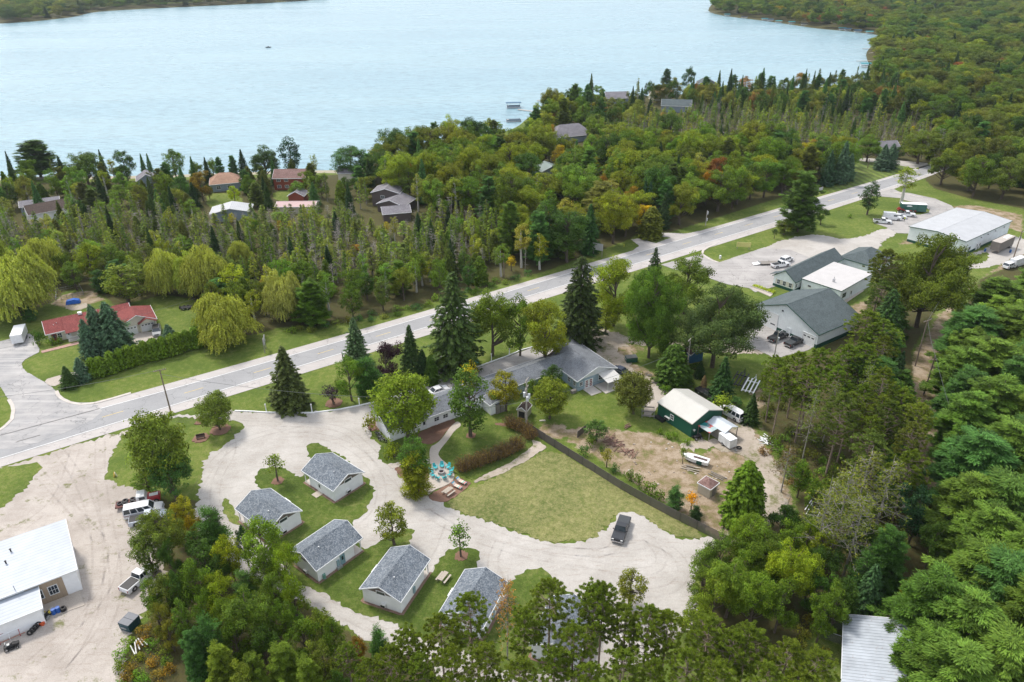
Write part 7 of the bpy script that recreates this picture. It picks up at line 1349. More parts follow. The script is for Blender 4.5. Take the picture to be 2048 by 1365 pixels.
KN = dict(round='big rounded tree', giant='gigantic maple', maple='leafy tree', oval='oval crowned tree', poplar='loose poplar', sapling='slim young tree', big='broad round tree', spruce='pointed spruce', hemlock='drooping hemlock', blue_spruce='blue spruce', swamp_conifer='thin swamp conifer', arborvitae='hedge conifer', cedar='dense cone-shaped cedar', red_pine='tall tufted pine', white_pine='soft plumed pine', broad_pine='spreading pine', young_pine='young pine', willow='drooping willow', dead_tree='bare grey dead tree', bare_pine='half bare pine', bush='low bush', twiggy='twiggy leafless shrub')
def lab(kind, tint, x, y, h, hr):
    cn = min(CN, key=lambda q: sum(abs(a-b) for a, b in zip(q[0], tint)))[1] if kind not in ('dead_tree', 'blue_spruce', 'bare_pine') else ''
    d, n = min((math.hypot(x-p[0], y-p[1]), n) for p, n in LMW); p = [q for q, m in LMW if m == n][0]
    dx, dy = x-p[0], y-p[1]
    rel = 'beside' if d < 7 else ('well behind' if d > 45 else 'behind') if dy > abs(dx)*0.8 else ('well in front of' if d > 45 else 'in front of') if -dy > abs(dx)*0.8 else ('out past' if d > 30 else 'next along from') if dx > 0 else ('some way short of' if d > 30 else 'just short of')
    t = (h-hr[0])/max(0.1, hr[1]-hr[0]); sz = 'small' if t < 0.25 else 'tall' if t > 0.75 else ''
    s_ = (sz+' '+cn+' '+KN[kind]+' '+rel+' '+n).split(); return ' '.join(s_ if len(s_) <= 16 else s_[1:])
GEN = []          # (kind, x, y, h, w, tint, label, group)
HERO = []
def top(kind, u, vt, h, wpx, tint, label=None, group=None, cat='tree', var=None):
    """tree of height h whose tip shows at (u, vt)"""
    p = G(u, vt, h); d = PJ((p.x, p.y, h*.5))[2]; w = wpx*d/F
    HERO.append((kind, p.x, p.y, h, w, jt(tint, .05), label, group, cat, var))
def base(kind, u, v, vt, wpx, tint, label=None, group=None, cat='tree', var=None):
    p = G(u, v); h = height_at(p, vt); d = PJ((p.x, p.y, h*.5))[2]
    HERO.append((kind, p.x, p.y, h, wpx*d/F, jt(tint, .05), label, group, cat, var))
# named trees by the road, motel and cabins
base('spruce', 583, 814, 695, 82, (.075, .09, .04), 'olive-green spruce standing alone on the roadside lawn near the white lamp posts')
base('spruce', 716, 730, 637, 56, (.08, .125, .085), 'grey-green spruce at the road edge behind the leafy round tree')
base('maple', 704, 802, 716, 62, GB, 'bright green leafy tree with pine beside it near the small purple bush'); base('young_pine', 738, 792, 715, 62, (.05, .11, .035), 'dark bushy pine tucked beside the bright leafy tree on the lawn')
base('maple', 776, 764, 685, 66, (.030, .014, .034), 'large dark purple tree on the motel lawn', var=1); base('spruce', 826, 758, 652, 50, (.04, .07, .03), 'slim dark green spruce right of the large purple tree'); base('spruce', 848, 762, 700, 38, DK, 'short very dark spruce leaning against the slim one')
base('cedar', 864, 768, 712, 30, (.05, .10, .022), 'neat egg-shaped cedar at the corner of the parking drive', cat='tree'); base('sapling', 668, 809, 774, 46, PU, 'small purple leaved bush near a white lamp post', cat='bush')
base('hemlock', 913, 742, 548, 112, (.055, .085, .032), 'huge drooping hemlock between the road and the parking strip', var=0); base('maple', 900, 738, 676, 84, (.09, .135, .02), 'low leafy tree wrapped round the foot of the huge hemlock')
base('maple', 985, 712, 586, 92, (.11, .15, .022), 'green maple behind the motel parking with pale trunks', var=1); base('maple', 1040, 712, 592, 80, GR, 'darker green maple in the middle of the parking row', var=2)
base('maple', 1090, 738, 600, 92, (.14, .16, .02), 'yellowing maple growing beside the motel roof end', var=3); base('hemlock', 1158, 690, 515, 98, (.035, .052, .022), 'tall blackish spruce at the corner of the dirt lane', var=1)
base('big', 1226, 652, 518, 96, (.15, .19, .018), 'tall yellow-green maple close to the road'); base('hemlock', 1303, 612, 497, 46, (.035, .06, .025), 'dark spiky spruce tip rising above the bright pine')
base('giant', 1297, 716, 540, 112, (.085, .15, .028), 'wide bright green tree with four trunks by the dirt lane'); base('big', 1368, 628, 508, 90, (.10, .145, .03), 'fan-shaped leafy tree beside the entrance to the parking lot')
base('giant', 1424, 735, 572, 168, (.062, .095, .042), 'enormous spreading grey-green tree over the blue shed'); base('maple', 1484, 680, 606, 70, (.08, .12, .03), 'round green tree at the edge of the barn lot under the great pine'); base('maple', 1210, 668, 610, 60, GY)
base('cedar', 1344, 768, 690, 70, (.05, .095, .025), 'leafy dark thicket tree beside the pale stone slabs'); base('round', 1266, 828, 748, 80, (.10, .105, .03), 'bronze tinged round maple beside the lodge patio', var=0)
base('round', 1099, 838, 762, 76, (.13, .165, .025), 'light feathery round shrub tree on the lodge lawn'); base('maple', 1104, 782, 730, 44, GD, 'dark green tree against the blue lodge wall'); base('maple', 1066, 800, 758, 40, GR)
base('maple', 1012, 822, 742, 66, (.21, .19, .02), 'golden green maple in front of the long grey roof'); base('oval', 941, 873, 736, 90, (.065, .11, .025), 'tall green tree with slender pale stems beside the curved path', var=0); base('sapling', 940, 800, 728, 40, YE, 'yellow-topped crown peeking above the slender stemmed tree')
base('round', 817, 874, 750, 126, (.13, .185, .022), 'big round bright maple covering the motel near the grey pole', var=0)
base('oval', 836, 985, 872, 62, (.06, .115, .03), 'dark green tree beside the fire pit path'); base('young_pine', 832, 992, 905, 62, (.16, .18, .02), 'yellow-green pine low beside the fire pit'); base('bush', 741, 862, 829, 34, (.17, .17, .03), 'yellowish rounded bush at the motel end wall', cat='bush'); base('bush', 833, 989, 975, 20, DK, cat='bush'); base('bush', 790, 915, 880, 42, GY, cat='bush')
base('sapling', 556, 963, 908, 40, (.12, .16, .03), 'thin young tree on the cabin lawn with a mulch ring'); base('oval', 789, 1090, 1010, 66, (.12, .14, .022), 'egg-shaped green-gold tree between two cabins'); base('sapling', 922, 1114, 1050, 46, (.09, .15, .03), 'young maple on the rounded lawn tip beside the loop')
base('round', 441, 860, 787, 70, (.11, .15, .035), 'round green shrub tree on the entrance island'); base('round', 342, 985, 830, 120, (.12, .155, .032), 'large loose green tree beside the tall road pole', var=2); base('maple', 355, 1002, 905, 84, (.05, .105, .04)); base('oval', 300, 990, 940, 50, GR)
# fence line plants
base('oval', 1193, 882, 843, 48, (.06, .11, .035), 'small dark bushy tree beside the short broken fence'); base('sapling', 1213, 935, 898, 26, (.2, .18, .03)); base('bush', 1180, 895, 875, 22, GR, cat='bush'); base('bush', 1205, 905, 890, 20, GD, cat='bush')
for u, v, vt, wp, c in ((1167, 912, 892, 24, TE), (1232, 945, 925, 22, TE), (1258, 962, 938, 26, GR), (1277, 974, 947, 24, GR), (1298, 990, 965, 34, GR), (1318, 1000, 980, 26, GR)): base('bush', u, v, vt, wp, c, cat='bush')
base('young_pine', 1347, 1020, 972, 34, TE, 'blue-green young pine behind the board fence'); base('sapling', 1382, 1022, 985, 26, (.55, .25, .015), 'little bright orange tree behind the board fence'); base('young_pine', 1390, 1042, 1012, 26, DK, 'short blackish young pine touching the fence near the orange tree')
base('cedar', 1480, 1046, 925, 84, (.095, .155, .02), 'tall dense bright cedar clump beside the pyramid roofed shed', var=0); base('cedar', 1500, 1040, 945, 50, (.09, .15, .022)); base('sapling', 1365, 928, 894, 18, GR, 'thin little tree beside the wrapped boat')
base('spruce', 1440, 802, 715, 52, (.035, .075, .032), 'dark spruce behind the green workshop'); base('sapling', 1443, 832, 792, 44, (.17, .22, .03), 'yellow-green sapling at the workshop corner near the parked van'); base('spruce', 1499, 846, 788, 36, (.04, .075, .03), 'small dark spruce on the bank beside the dirt track'); base('cedar', 1406, 782, 752, 14, (.16, .12, .09), 'thin brown dying cedar behind the workshop'); base('bush', 1330, 790, 770, 22, GB, cat='bush'); base('oval', 1470, 822, 795, 26, TE)
for u, v, wp in ((1370, 880, 18), (1392, 893, 22), (1340, 872, 16), (1355, 878, 16)): base('bush', u-20, v-2, v-16, wp, GB, cat='bush')
base('bare_pine', 1562, 985, 895, 60, (.1, .075, .05), 'brownish leafless tree beside the dirt track bend'); base('dead_tree', 1560, 1055, 990, 40, BR, 'forked bare tree with white top at the track end'); base('oval', 1575, 1055, 1015, 40, GD); base('bush', 1545, 1050, 1025, 30, GR, cat='bush')
# ranch house plants
base('blue_spruce', 186, 716, 640, 44, BL, 'short fat blue spruce, lowest of the group before the red roof'); base('blue_spruce', 207, 706, 611, 58, BL, 'tall blue spruce with narrow top in front of the red roof'); base('blue_spruce', 235, 702, 606, 76, BL, 'widest tall blue spruce beside the concrete drive')
base('blue_spruce', 345, 698, 650, 40, BL, 'blue spruce in the hedge beside the parked car'); base('blue_spruce', 168, 762, 716, 36, BL, 'small blue spruce at the hedge end'); base('spruce', 141, 774, 733, 36, (.05, .085, .035), 'small green spruce at the very end of the hedge')
for i, (u, v) in enumerate(((190, 754), (205, 751), (228, 745), (246, 738), (262, 733), (278, 728), (294, 722), (312, 718), (330, 713), (348, 709), (360, 704), (377, 698), (397, 694))): base('arborvitae', u, v, v-36-rng.random()*6, 27+rng.random()*5, (.10, .155, .022), ['hedge shrub, %s in the row along the road lawn' % s for s in ('first from the small blue spruce', 'second from the small blue spruce', 'third from the small blue spruce', 'fourth from the small blue spruce', 'fifth from the small blue spruce', 'sixth from the small blue spruce', 'middle one', 'sixth from the big willow', 'fifth from the big willow', 'fourth from the big willow', 'third from the big willow', 'second from the big willow', 'nearest the big willow')][i], 'hedge along the ranch lawn', 'hedge shrub')
base('bush', 80, 690, 662, 28, GD, 'round dark bush at the ranch house corner', cat='bush'); base('bush', 105, 692, 674, 20, GR, cat='bush'); base('bush', 122, 688, 672, 16, GR, cat='bush'); base('young_pine', 62, 642, 606, 28, TE, 'small teal green pine by the big willow')
base('willow', 45, 632, 502, 155, WI, 'biggest pale weeping willow left of the back yard', var=0); base('willow', 105, 560, 478, 90, WI, 'willow behind the biggest one', var=1); base('willow', 455, 688, 592, 124, (.22, .23, .06), 'rounded willow bending over the lawn near the hedge', var=1)
base('willow', 340, 588, 500, 84, WI); base('willow', 420, 592, 494, 92, WI); base('willow', 382, 590, 510, 70, (.2, .23, .06)); base('willow', 488, 545, 484, 56, WI); base('willow', 575, 640, 545, 84, (.26, .26, .1), 'pale willow in the dark roadside wood'); base('willow', 5, 560, 470, 70, (.2, .23, .06))
base('oval', 257, 608, 530, 88, (.10, .13, .02), 'green tree with an orange patch behind the garage'); base('young_pine', 205, 585, 540, 34, (.05, .10, .04)); base('maple', 190, 565, 485, 60, (.17, .2, .02)); base('maple', 235, 560, 490, 60, GR); base('sapling', 240, 592, 556, 22, OR)
base('oval', 478, 610, 530, 56, (.22, .25, .02), 'yellow-green pointed tree above the rounded willow'); base('white_pine', 440, 612, 560, 60, TE); base('white_pine', 630, 650, 562, 72, (.07, .125, .02), 'layered green pine at the front of the roadside wood'); base('sapling', 532, 590, 560, 30, OR)
# business side
base('white_pine', 1594, 464, 345, 76, (.075, .125, .035), 'tall pine on the lawn between road and gravel lot'); base('maple', 1641, 450, 417, 30, GD, 'little round maple on the lawn right of the tall pine'); base('maple', 1567, 470, 438, 38, (.09, .11, .03), 'small dull green tree at the foot of the tall pine'); base('oval', 1734, 430, 362, 44, (.035, .07, .03), 'dark green tree on the lawn near the white vehicles'); base('poplar', 1802, 407, 334, 44, (.17, .21, .03), 'light yellow-green tree at the curved drive entrance'); base('sapling', 1548, 478, 458, 14, DK); base('bush', 1700, 437, 427, 10, GB, cat='bush')
base('giant', 1832, 655, 470, 165, (.095, .125, .022), 'gigantic round maple in front of the white warehouse'); base('red_pine', 1742, 645, 500, 76, OL, 'thin dark pine at the corner of the flat roofed annex')
base('blue_spruce', 1652, 372, 302, 30, (.04, .08, .06), 'dark blue-green spruce beside the striped lawn'); base('blue_spruce', 1678, 368, 284, 34, BL, 'tallest blue spruce at the striped lawn edge'); base('blue_spruce', 1694, 362, 308, 28, BL, 'blue spruce nearest the stripes of the lawn'); base('blue_spruce', 1762, 340, 290, 34, BL, 'left one of the blue spruce pair on the striped lawn'); base('blue_spruce', 1778, 337, 288, 32, BL, 'right one of the blue spruce pair on the striped lawn')
base('blue_spruce', 1286, 440, 357, 20, (.04, .09, .06)); base('blue_spruce', 1296, 442, 365, 22, (.04, .09, .06)); base('cedar', 1301, 475, 415, 50, (.10, .115, .025), 'rounded bronze-green cedar inside the forked driveway'); base('white_pine', 1325, 445, 362, 44, TE, 'teal pine between the forked driveway and the transformer pole'); base('spruce', 1178, 508, 410, 44, (.04, .095, .035), 'dark green spruce behind the tall blank billboard')
top('maple', 1435, 317, 15, 48, RE, 'red topped maple in the roadside wood'); top('maple', 1420, 340, 13, 50, (.3, .14, .02), 'orange tinted maple in front of the red topped one'); top('maple', 1373, 318, 16, 54, GR); top('dead_tree', 1142, 440, 10, 24, BARK and BR, 'white bare birch stems by the billboard wood')
for u, vt, h, wp, c, k in ((855, 255, 18, 76, (.10, .12, .02), 'big'), (895, 244, 19, 74, (.12, .13, .02), 'big'), (778, 258, 18, 70, (.045, .09, .035), 'big'), (800, 268, 17, 62, (.09, .11, .02), 'big'), (970, 248, 15, 34, (.05, .10, .04), 'maple'), (698, 296, 13, 74, (.05, .11, .045), 'maple'), (575, 273, 17, 46, (.02, .055, .04), 'oval'), (522, 289, 15, 56, (.045, .08, .035), 'maple'), (935, 290, 17, 60, GY, 'big'), (1060, 285, 17, 60, GY, 'maple'), (1000, 275, 15, 40, GD, 'white_pine'), (1148, 300, 16, 70, GR, 'big'), (1250, 300, 17, 80, GR, 'big'), (1165, 330, 18, 88, GB, 'big'), (1265, 300, 18, 70, GY, 'big'), (1230, 245, 17, 90, (.13, .15, .02), 'big'), (1475, 335, 15, 50, GB, 'maple'), (1380, 133, 16, 30, (.04, .085, .05), 'maple'), (1335, 138, 14, 26, (.05, .09, .05), 'white_pine'), (875, 360, 14, 56, GB, 'maple'), (910, 355, 14, 44, GY, 'poplar'), (1205, 365, 16, 110, (.14, .14, .045), 'broad_pine'), (60, 282, 15, 84, (.055, .095, .03), 'white_pine'), (160, 306, 13, 70, (.06, .10, .025), 'maple'), (240, 300, 13, 46, GD, 'maple'), (340, 298, 13, 44, GR, 'maple'), (480, 300, 12, 24, DK, 'spruce'), (510, 440, 8, 30, GB, 'maple'), (465, 372, 7, 28, (.25, .3, .02), 'maple'), (395, 345, 11, 42, (.17, .12, .025), 'maple'), (115, 313, 10, 22, DK, 'spruce'), (197, 300, 12, 16, DK, 'spruce'), (10, 303, 12, 14, DK, 'spruce'), (280, 308, 11, 16, TE, 'spruce'), (293, 308, 11, 16, TE, 'spruce'), (408, 315, 11, 18, DK, 'spruce'), (435, 315, 11, 22, TE, 'white_pine'), (462, 312, 11, 22, TE, 'white_pine')):
    top(k, u, vt, h, wp, c)
# bottom left wood
for u, vt, h, wp, c, k in ((312, 1030, 10, 92, (.10, .135, .028), 'big'), (282, 1065, 9, 66, (.085, .12, .03), 'maple'), (362, 994, 8, 40, (.2, .2, .02), 'oval'), (345, 1010, 7, 44, (.26, .22, .02), 'maple'), (375, 1030, 7, 40, (.24, .17, .02), 'maple'), (413, 1016, 9, 64, (.055, .12, .035), 'young_pine'), (447, 1072, 9, 58, (.19, .22, .018), 'maple'), (478, 1052, 8, 36, (.04, .085, .045), 'maple'), (512, 1040, 11, 92, (.115, .18, .022), 'maple'), (560, 1090, 10, 66, (.14, .2, .02), 'maple'), (520, 1100, 9, 60, GR, 'maple'), (482, 1142, 7, 48, (.07, .13, .05), 'young_pine'), (430, 1150, 10, 78, (.15, .2, .02), 'maple'), (378, 1122, 11, 72, GR, 'maple'), (318, 1148, 9, 70, (.09, .12, .03), 'maple'), (290, 1155, 8, 40, GR, 'oval'), (345, 1140, 10, 50, GD, 'maple'), (486, 1188, 11, 92, (.085, .135, .028), 'big'), (352, 1200, 9, 46, (.075, .13, .025), 'oval'), (312, 1210, 7, 46, (.13, .13, .03), 'maple'), (405, 1235, 10, 62, TE, 'young_pine'), (378, 1262, 9, 60, TE, 'white_pine'), (432, 1292, 9, 62, (.11, .15, .025), 'white_pine'), (578, 1150, 9, 56, (.13, .185, .02), 'maple'), (556, 1200, 9, 52, GR, 'maple'), (588, 1215, 5, 34, GB, 'maple'), (520, 1255, 8, 60, GD, 'maple'), (460, 1240, 9, 60, GR, 'maple'), (440, 1200, 9, 56, (.09, .14, .02), 'maple'), (400, 1180, 9, 56, GR, 'maple'), (330, 1240, 6, 40, (.14, .14, .03), 'maple'), (300, 1190, 6, 34, GR, 'sapling'), (540, 1150, 8, 60, GR, 'maple'), (330, 1085, 8, 40, GD, 'maple'), (400, 1085, 8, 60, GD, 'oval'), (430, 1110, 7, 50, GD, 'maple'), (385, 1060, 7, 50, GD, 'oval')):
    top(k, u, vt, h, wp, c)
for u, vt, h, wp, c, k in ((636, 1216, 9, 60, (.12, .16, .03), 'maple'), (660, 1235, 9, 50, GR, 'maple'), (600, 1245, 8, 70, GR, 'maple'), (560, 1290, 9, 66, RP, 'white_pine'), (752, 1254, 7, 40, (.07, .15, .055), 'young_pine'), (712, 1272, 6, 36, (.2, .12, .03), 'maple'), (690, 1290, 8, 56, RP, 'red_pine'), (640, 1290, 9, 66, (.1, .13, .03), 'maple'), (500, 1310, 9, 60, RP, 'white_pine'), (610, 1320, 9, 60, RP, 'white_pine'), (480, 1340, 9, 70, (.12, .15, .03), 'maple'), (720, 1330, 7, 40, GR, 'maple'), (670, 1340, 8, 50, GD, 'maple')):
    top(k, u, vt, h, wp, c)
# the row of tall pines along the bottom
for i, (u, vt, h, wp) in enumerate(((776, 1290, 14, 76), (813, 1260, 14, 80), (880, 1231, 14, 84), (937, 1188, 15, 88), (1012, 1154, 15, 66), (1050, 1222, 14, 90), (1100, 1160, 16, 96), (1150, 1250, 15, 88), (1190, 1172, 16, 92), (1208, 1166, 16, 86), (1253, 1210, 14, 84), (1302, 1214, 15, 84), (1338, 1222, 15, 84), (1422, 1232, 14, 92), (1470, 1262, 14, 84), (1504, 1248, 14, 86), (1583, 1284, 14, 92), (1642, 1300, 14, 88), (840, 1310, 13, 80), (900, 1300, 14, 84), (970, 1290, 13, 84), (1040, 1320, 13, 84), (1110, 1300, 13, 84), (1250, 1300, 14, 84), (1380, 1300, 14, 84), (1440, 1320, 14, 84), (1540, 1330, 13, 84), (735, 1320, 12, 66), (1600, 1345, 12, 84), (1310, 1320, 14, 76), (1180, 1330, 13, 80))):
    top('red_pine' if u != 1012 else 'bare_pine', u, vt, h, wp, (.105, .14, .026) if u != 1012 else (.30, .16, .07), None if u != 1012 else 'browning pine top reaching over the fifth cabin roof')
top('oval', 1265, 1140, 7, 62, (.13, .14, .022), 'bronze-green oval tree at the gravel edge above the pines')
for u, vt, h, wp, c, k in ((1395, 1195, 7, 70, (.13, .18, .025), 'maple'), (1415, 1100, 7, 60, (.10, .155, .035), 'maple'), (1445, 1080, 8, 70, (.085, .135, .03), 'maple'), (1500, 1040, 10, 80, (.11, .16, .022), 'big'), (1470, 1130, 10, 90, (.11, .16, .03), 'big'), (1545, 1060, 10, 90, (.09, .14, .028), 'big'), (1590, 1095, 11, 96, (.15, .2, .018), 'big'), (1520, 1140, 11, 90, (.11, .165, .025), 'big'), (1440, 1150, 9, 80, (.12, .17, .025), 'maple'), (1570, 1170, 9, 80, GR, 'maple'), (1630, 1110, 9, 60, (.14, .19, .02), 'maple'), (1680, 1180, 8, 66, (.09, .14, .025), 'maple'), (1410, 1140, 6, 60, (.1, .15, .03), 'maple'), (1625, 1040, 8, 50, (.12, .17, .02), 'maple'), (1650, 1060, 8, 50, GY, 'oval'), (1655, 1200, 8, 60, GR, 'maple'), (1500, 1090, 9, 80, GR, 'maple'), (1755, 1130, 9, 60, (.05, .10, .055), 'blue_spruce'), (1790, 1060, 12, 90, (.055, .12, .035), 'white_pine'), (1740, 1105, 9, 60, (.05, .11, .04), 'young_pine'), (1850, 980, 11, 80, (.025, .06, .04), 'maple'), (1825, 1160, 7, 40, (.15, .15, .02), 'oval'), (1880, 1050, 9, 60, GD, 'maple'), (1700, 1160, 8, 60, GD, 'maple'), (1640, 960, 9, 40, (.08, .13, .02), 'oval'), (1610, 920, 8, 40, (.08, .14, .02), 'oval')):
    top(k, u, vt, h, wp, c)
for u, vt, h, wp in ((1668, 960, 17, 100), (1705, 930, 17, 110), (1745, 900, 17, 100), (1790, 920, 17, 100), (1730, 990, 16, 100)): top('bare_pine', u, vt, h, wp, (.12, .14, .035), None)
for u, vt, h, wp, c, k in ((1735, 712, 13, 100, (.05, .10, .03), 'big'), (1800, 760, 12, 90, (.07, .12, .025), 'maple'), (1788, 665, 11, 56, (.05, .11, .035), 'white_pine'), (1802, 712, 10, 56, DK, 'spruce'), (1790, 580, 15, 70, (.04, .08, .03), 'hemlock'), (1806, 800, 10, 50, GD, 'maple'), (1770, 720, 12, 70, TE, 'white_pine'), (1770, 560, 14, 66, (.06, .09, .025), 'red_pine'), (1740, 620, 16, 80, RP, 'red_pine'), (1735, 690, 15, 70, RP, 'red_pine'), (1600, 705, 15, 66, RP, 'red_pine'), (1555, 712, 15, 60, RP, 'red_pine'), (1645, 698, 15, 66, RP, 'red_pine'), (1700, 690, 15, 66, RP, 'red_pine'), (1570, 735, 15, 60, RP, 'red_pine'), (1620, 740, 16, 66, RP, 'red_pine'), (1770, 640, 15, 80, RP, 'red_pine'), (1815, 860, 11, 50, GD, 'white_pine'), (1835, 940, 9, 44, GD, 'maple'), (1700, 700, 6, 40, (.03, .06, .025), 'maple')):
    top(k, u, vt, h, wp, c)
base('big', 1733, 324, 272, 52, GR); base('big', 1835, 328, 264, 74, (.10, .13, .025)); base('maple', 1795, 318, 293, 26, GD); base('maple', 1752, 316, 291, 22, GR); base('poplar', 22, 462, 398, 50, (.13, .14, .03)); base('spruce', 128, 452, 402, 22, OL); base('maple', 150, 458, 410, 34, OL); base('maple', 420, 400, 368, 20, OL); base('swamp_conifer', 452, 446, 408, 14, TA); base('maple', 598, 398, 362, 32, GB); base('spruce', 630, 410, 365, 26, TE); base('maple', 250, 372, 330, 34, GD); base('cedar', 300, 376, 346, 24, OL); base('maple', 330, 384, 348, 34, GR)
for u, vt, h, wp, c in ((1945, 700, 14, 120, WP), (1960, 620, 14, 120, TE), (2010, 560, 14, 120, WP), (2040, 620, 15, 130, WP), (1990, 680, 15, 150, WP), (1952, 790, 14, 130, (.08, .145, .034)), (2010, 760, 15, 150, WP), (1975, 870, 15, 160, TE), (2040, 850, 15, 160, WP), (1960, 960, 14, 150, WP), (2030, 960, 15, 170, (.07, .13, .04)), (1985, 1100, 14, 170, WP), (1890, 1150, 14, 170, (.075, .14, .035)), (1960, 1200, 14, 190, (.085, .15, .036)), (1885, 1260, 12, 150, (.08, .145, .035)), (2030, 1120, 15, 170, TE), (2030, 1280, 14, 190, WP), (1940, 1300, 13, 180, WP), (2040, 700, 14, 130, WP), (1950, 740, 13, 110, TE), (1950, 660, 12, 100, WP), (1950, 880, 11, 90, WP), (2000, 1020, 14, 150, WP), (1920, 1120, 9, 90, (.1, .17, .03))): top('white_pine', u, vt, h, wp, c)
# ------------------------------------------------ scattered stands
KEEP = [(1512, 575, 1700, 690), (1540, 490, 1740, 600), (1690, 500, 1712, 690), (35, 398, 130, 446), (268, 345, 300, 368), (415, 348, 482, 386), (418, 408, 486, 438), (545, 340, 585, 384), (574, 380, 594, 404), (548, 400, 614, 418), (740, 378, 818, 438), (1086, 330, 1112, 350), (1108, 258, 1165, 280), (1212, 186, 1250, 208), (1310, 202, 1360, 216), (1774, 284, 1798, 296), (672, 340, 704, 358), (415, 385, 470, 408), (548, 384, 574, 402), (1010, 185, 1050, 258), (1255, 470, 1345, 500), (1185, 485, 1205, 515), (1700, 320, 1830, 400), (600, 395, 660, 412), (30, 560, 190, 600), (640, 345, 672, 352)]
def covers(x, y, h, w):
    u, vb, d = PJ((x, y, 0)); vt = PJ((x, y, h))[1]; r = w*F/d*0.36
    for a, b, c, e in KEEP:
        if u+r > a and u-r < c and vt < b+(e-b)*(0.42 if e-b < 60 else 0.9) and vb > b+(e-b)*0.75: return True
    return False
FOOT = [(o.location.x, o.location.y, o.rotation_euler.z, o) for o in SC.objects if o.type == 'EMPTY' and o.get('category') and o.name.split('.')[0] not in TN.values()]
FP = []
for x, y, a, o in FOOT:
    ws = [c for c in o.children if c.type == 'MESH' and c.name.startswith('roof')]
    if ws:
        bb = ws[0].bound_box; xs = [q[0] for q in bb]; ys = [q[1] for q in bb]; FP.append((x, y, math.cos(a), math.sin(a), min(xs), max(xs), min(ys), max(ys)))
def onhouse(x, y, m):
    for X, Y, c, s, a, b, e, f in FP:
        dx, dy = x-X, y-Y; u = dx*c+dy*s; v = -dx*s+dy*c
        if a-m < u < b+m and e-m < v < f+m: return True
    return False
def stand(poly, spacing, mixl, rnd, group, maxn=99999, dist_scale=0.0, ovl=0.55, keep=True):
    P = smooth(pts(poly), 0); x0, y0 = P.min(0); x1, y1 = P.max(0); r = random.Random(rnd); n = 0
    cell = spacing; grid = {}
    area = (x1-x0)*(y1-y0); tries = int(area/(spacing**2)*3.2)
    tries = min(tries, 60000); X = np.array([[r.uniform(x0, x1), r.uniform(y0, y1)] for _ in range(tries)]); ok = inside(P, X[:, 0], X[:, 1]); X = X[ok]
    lake = sdist(LAKE, X[:, 0], X[:, 1]); X = X[lake < -1.5]
    hero = [(h_[1], h_[2], h_[4]/2) for h_ in HERO]
    tot = sum(m_[1] for m_ in mixl)
    for x, y in X:
        x = float(x); y = float(y); dist = math.hypot(x, y); sp = max(spacing, dist*dist_scale)
        k = (int(x//sp), int(y//sp)) if dist_scale == 0 else (int(x//spacing), int(y//spacing))
        R_ = 1 if dist_scale == 0 else int(sp//spacing)+1
        bad = False
        for i in range(-R_, R_+1):
            for j in range(-R_, R_+1):
                for (a, b) in grid.get((k[0]+i, k[1]+j), ()):
                    if (a-x)**2+(b-y)**2 < sp*sp*0.72: bad = True; break
                if bad: break
            if bad: break
        if bad: continue
        if any((x-a)**2+(y-b)**2 < (q*ovl+spacing*0.3)**2 for a, b, q in hero if abs(a-x) < 15): continue
        if onhouse(x, y, 1.2): continue
        q = r.uniform(0, tot)
        for m_ in mixl:
            q -= m_[1]
            if q <= 0: break
        kind, _, h0, h1, w0, w1, tints = m_; h = r.uniform(h0, h1); ww = r.uniform(w0, w1)*(sp/spacing)**0.9; h *= (sp/spacing)**0.25
        if keep and covers(x, y, h, ww): continue
        t = r.choice(tints); kk = 1+r.uniform(-.2, .2); t2 = (t[0]*kk*(1+r.uniform(-.13, .13)), t[1]*kk, t[2]*kk*(1+r.uniform(-.13, .13)))
        grid.setdefault(k, []).append((x, y)); GEN.append((kind, x, y, h, ww, t2, None, group, t, (h0, h1))); n += 1
        if n >= maxn: break
# swamp of thin conifers and dead stems
SW = [('swamp_conifer', 62, 7, 12, 2.2, 3.4, (TA, TA, (.12, .155, .035), (.11, .14, .035), GR, (.18, .21, .045))), ('dead_tree', 32, 6, 11, 2.2, 4.2, (BR,)), ('poplar', 16, 6, 10, 2.8, 4.6, (GB, GY, (.18, .2, .05))), ('spruce', 5, 7, 11, 2.6, 3.6, (SPR, DK)), ('cedar', 5, 5, 8, 2.6, 3.6, (OL, GR)), ('sapling', 2, 4, 6, 2, 3, (OR, YE))]
SW = [(a, b, c*.8, d*1.08, e*1.12, f*1.2, g) for a, b, c, d, e, f, g in SW]+[('bush', 12, 1.2, 2.6, 2.2, 3.6, (GR, OL, TA))]
stand([(-60, 560), (-60, 470), (130, 462), (250, 440), (400, 458), (490, 452), (560, 432), (640, 428), (735, 455), (820, 475), (860, 450), (1000, 462), (1060, 480), (1010, 530), (900, 560), (800, 582), (700, 592), (600, 592), (500, 572), (400, 545), (250, 548), (150, 545)], 2.9, SW, 1, 'thin conifers and dead stems of the swamp')
stand([(1180, 300), (1230, 262), (1300, 240), (1400, 228), (1550, 238), (1700, 246), (1830, 262), (1930, 300), (1900, 318), (1840, 322), (1800, 312), (1700, 314), (1640, 300), (1560, 302), (1500, 296), (1400, 296), (1330, 282), (1250, 318)], 4.0, [(a, b, c*.95, d*.95, e, f, g) for a, b, c, d, e, f, g in SW], 2, 'conifers of the farther swamp')
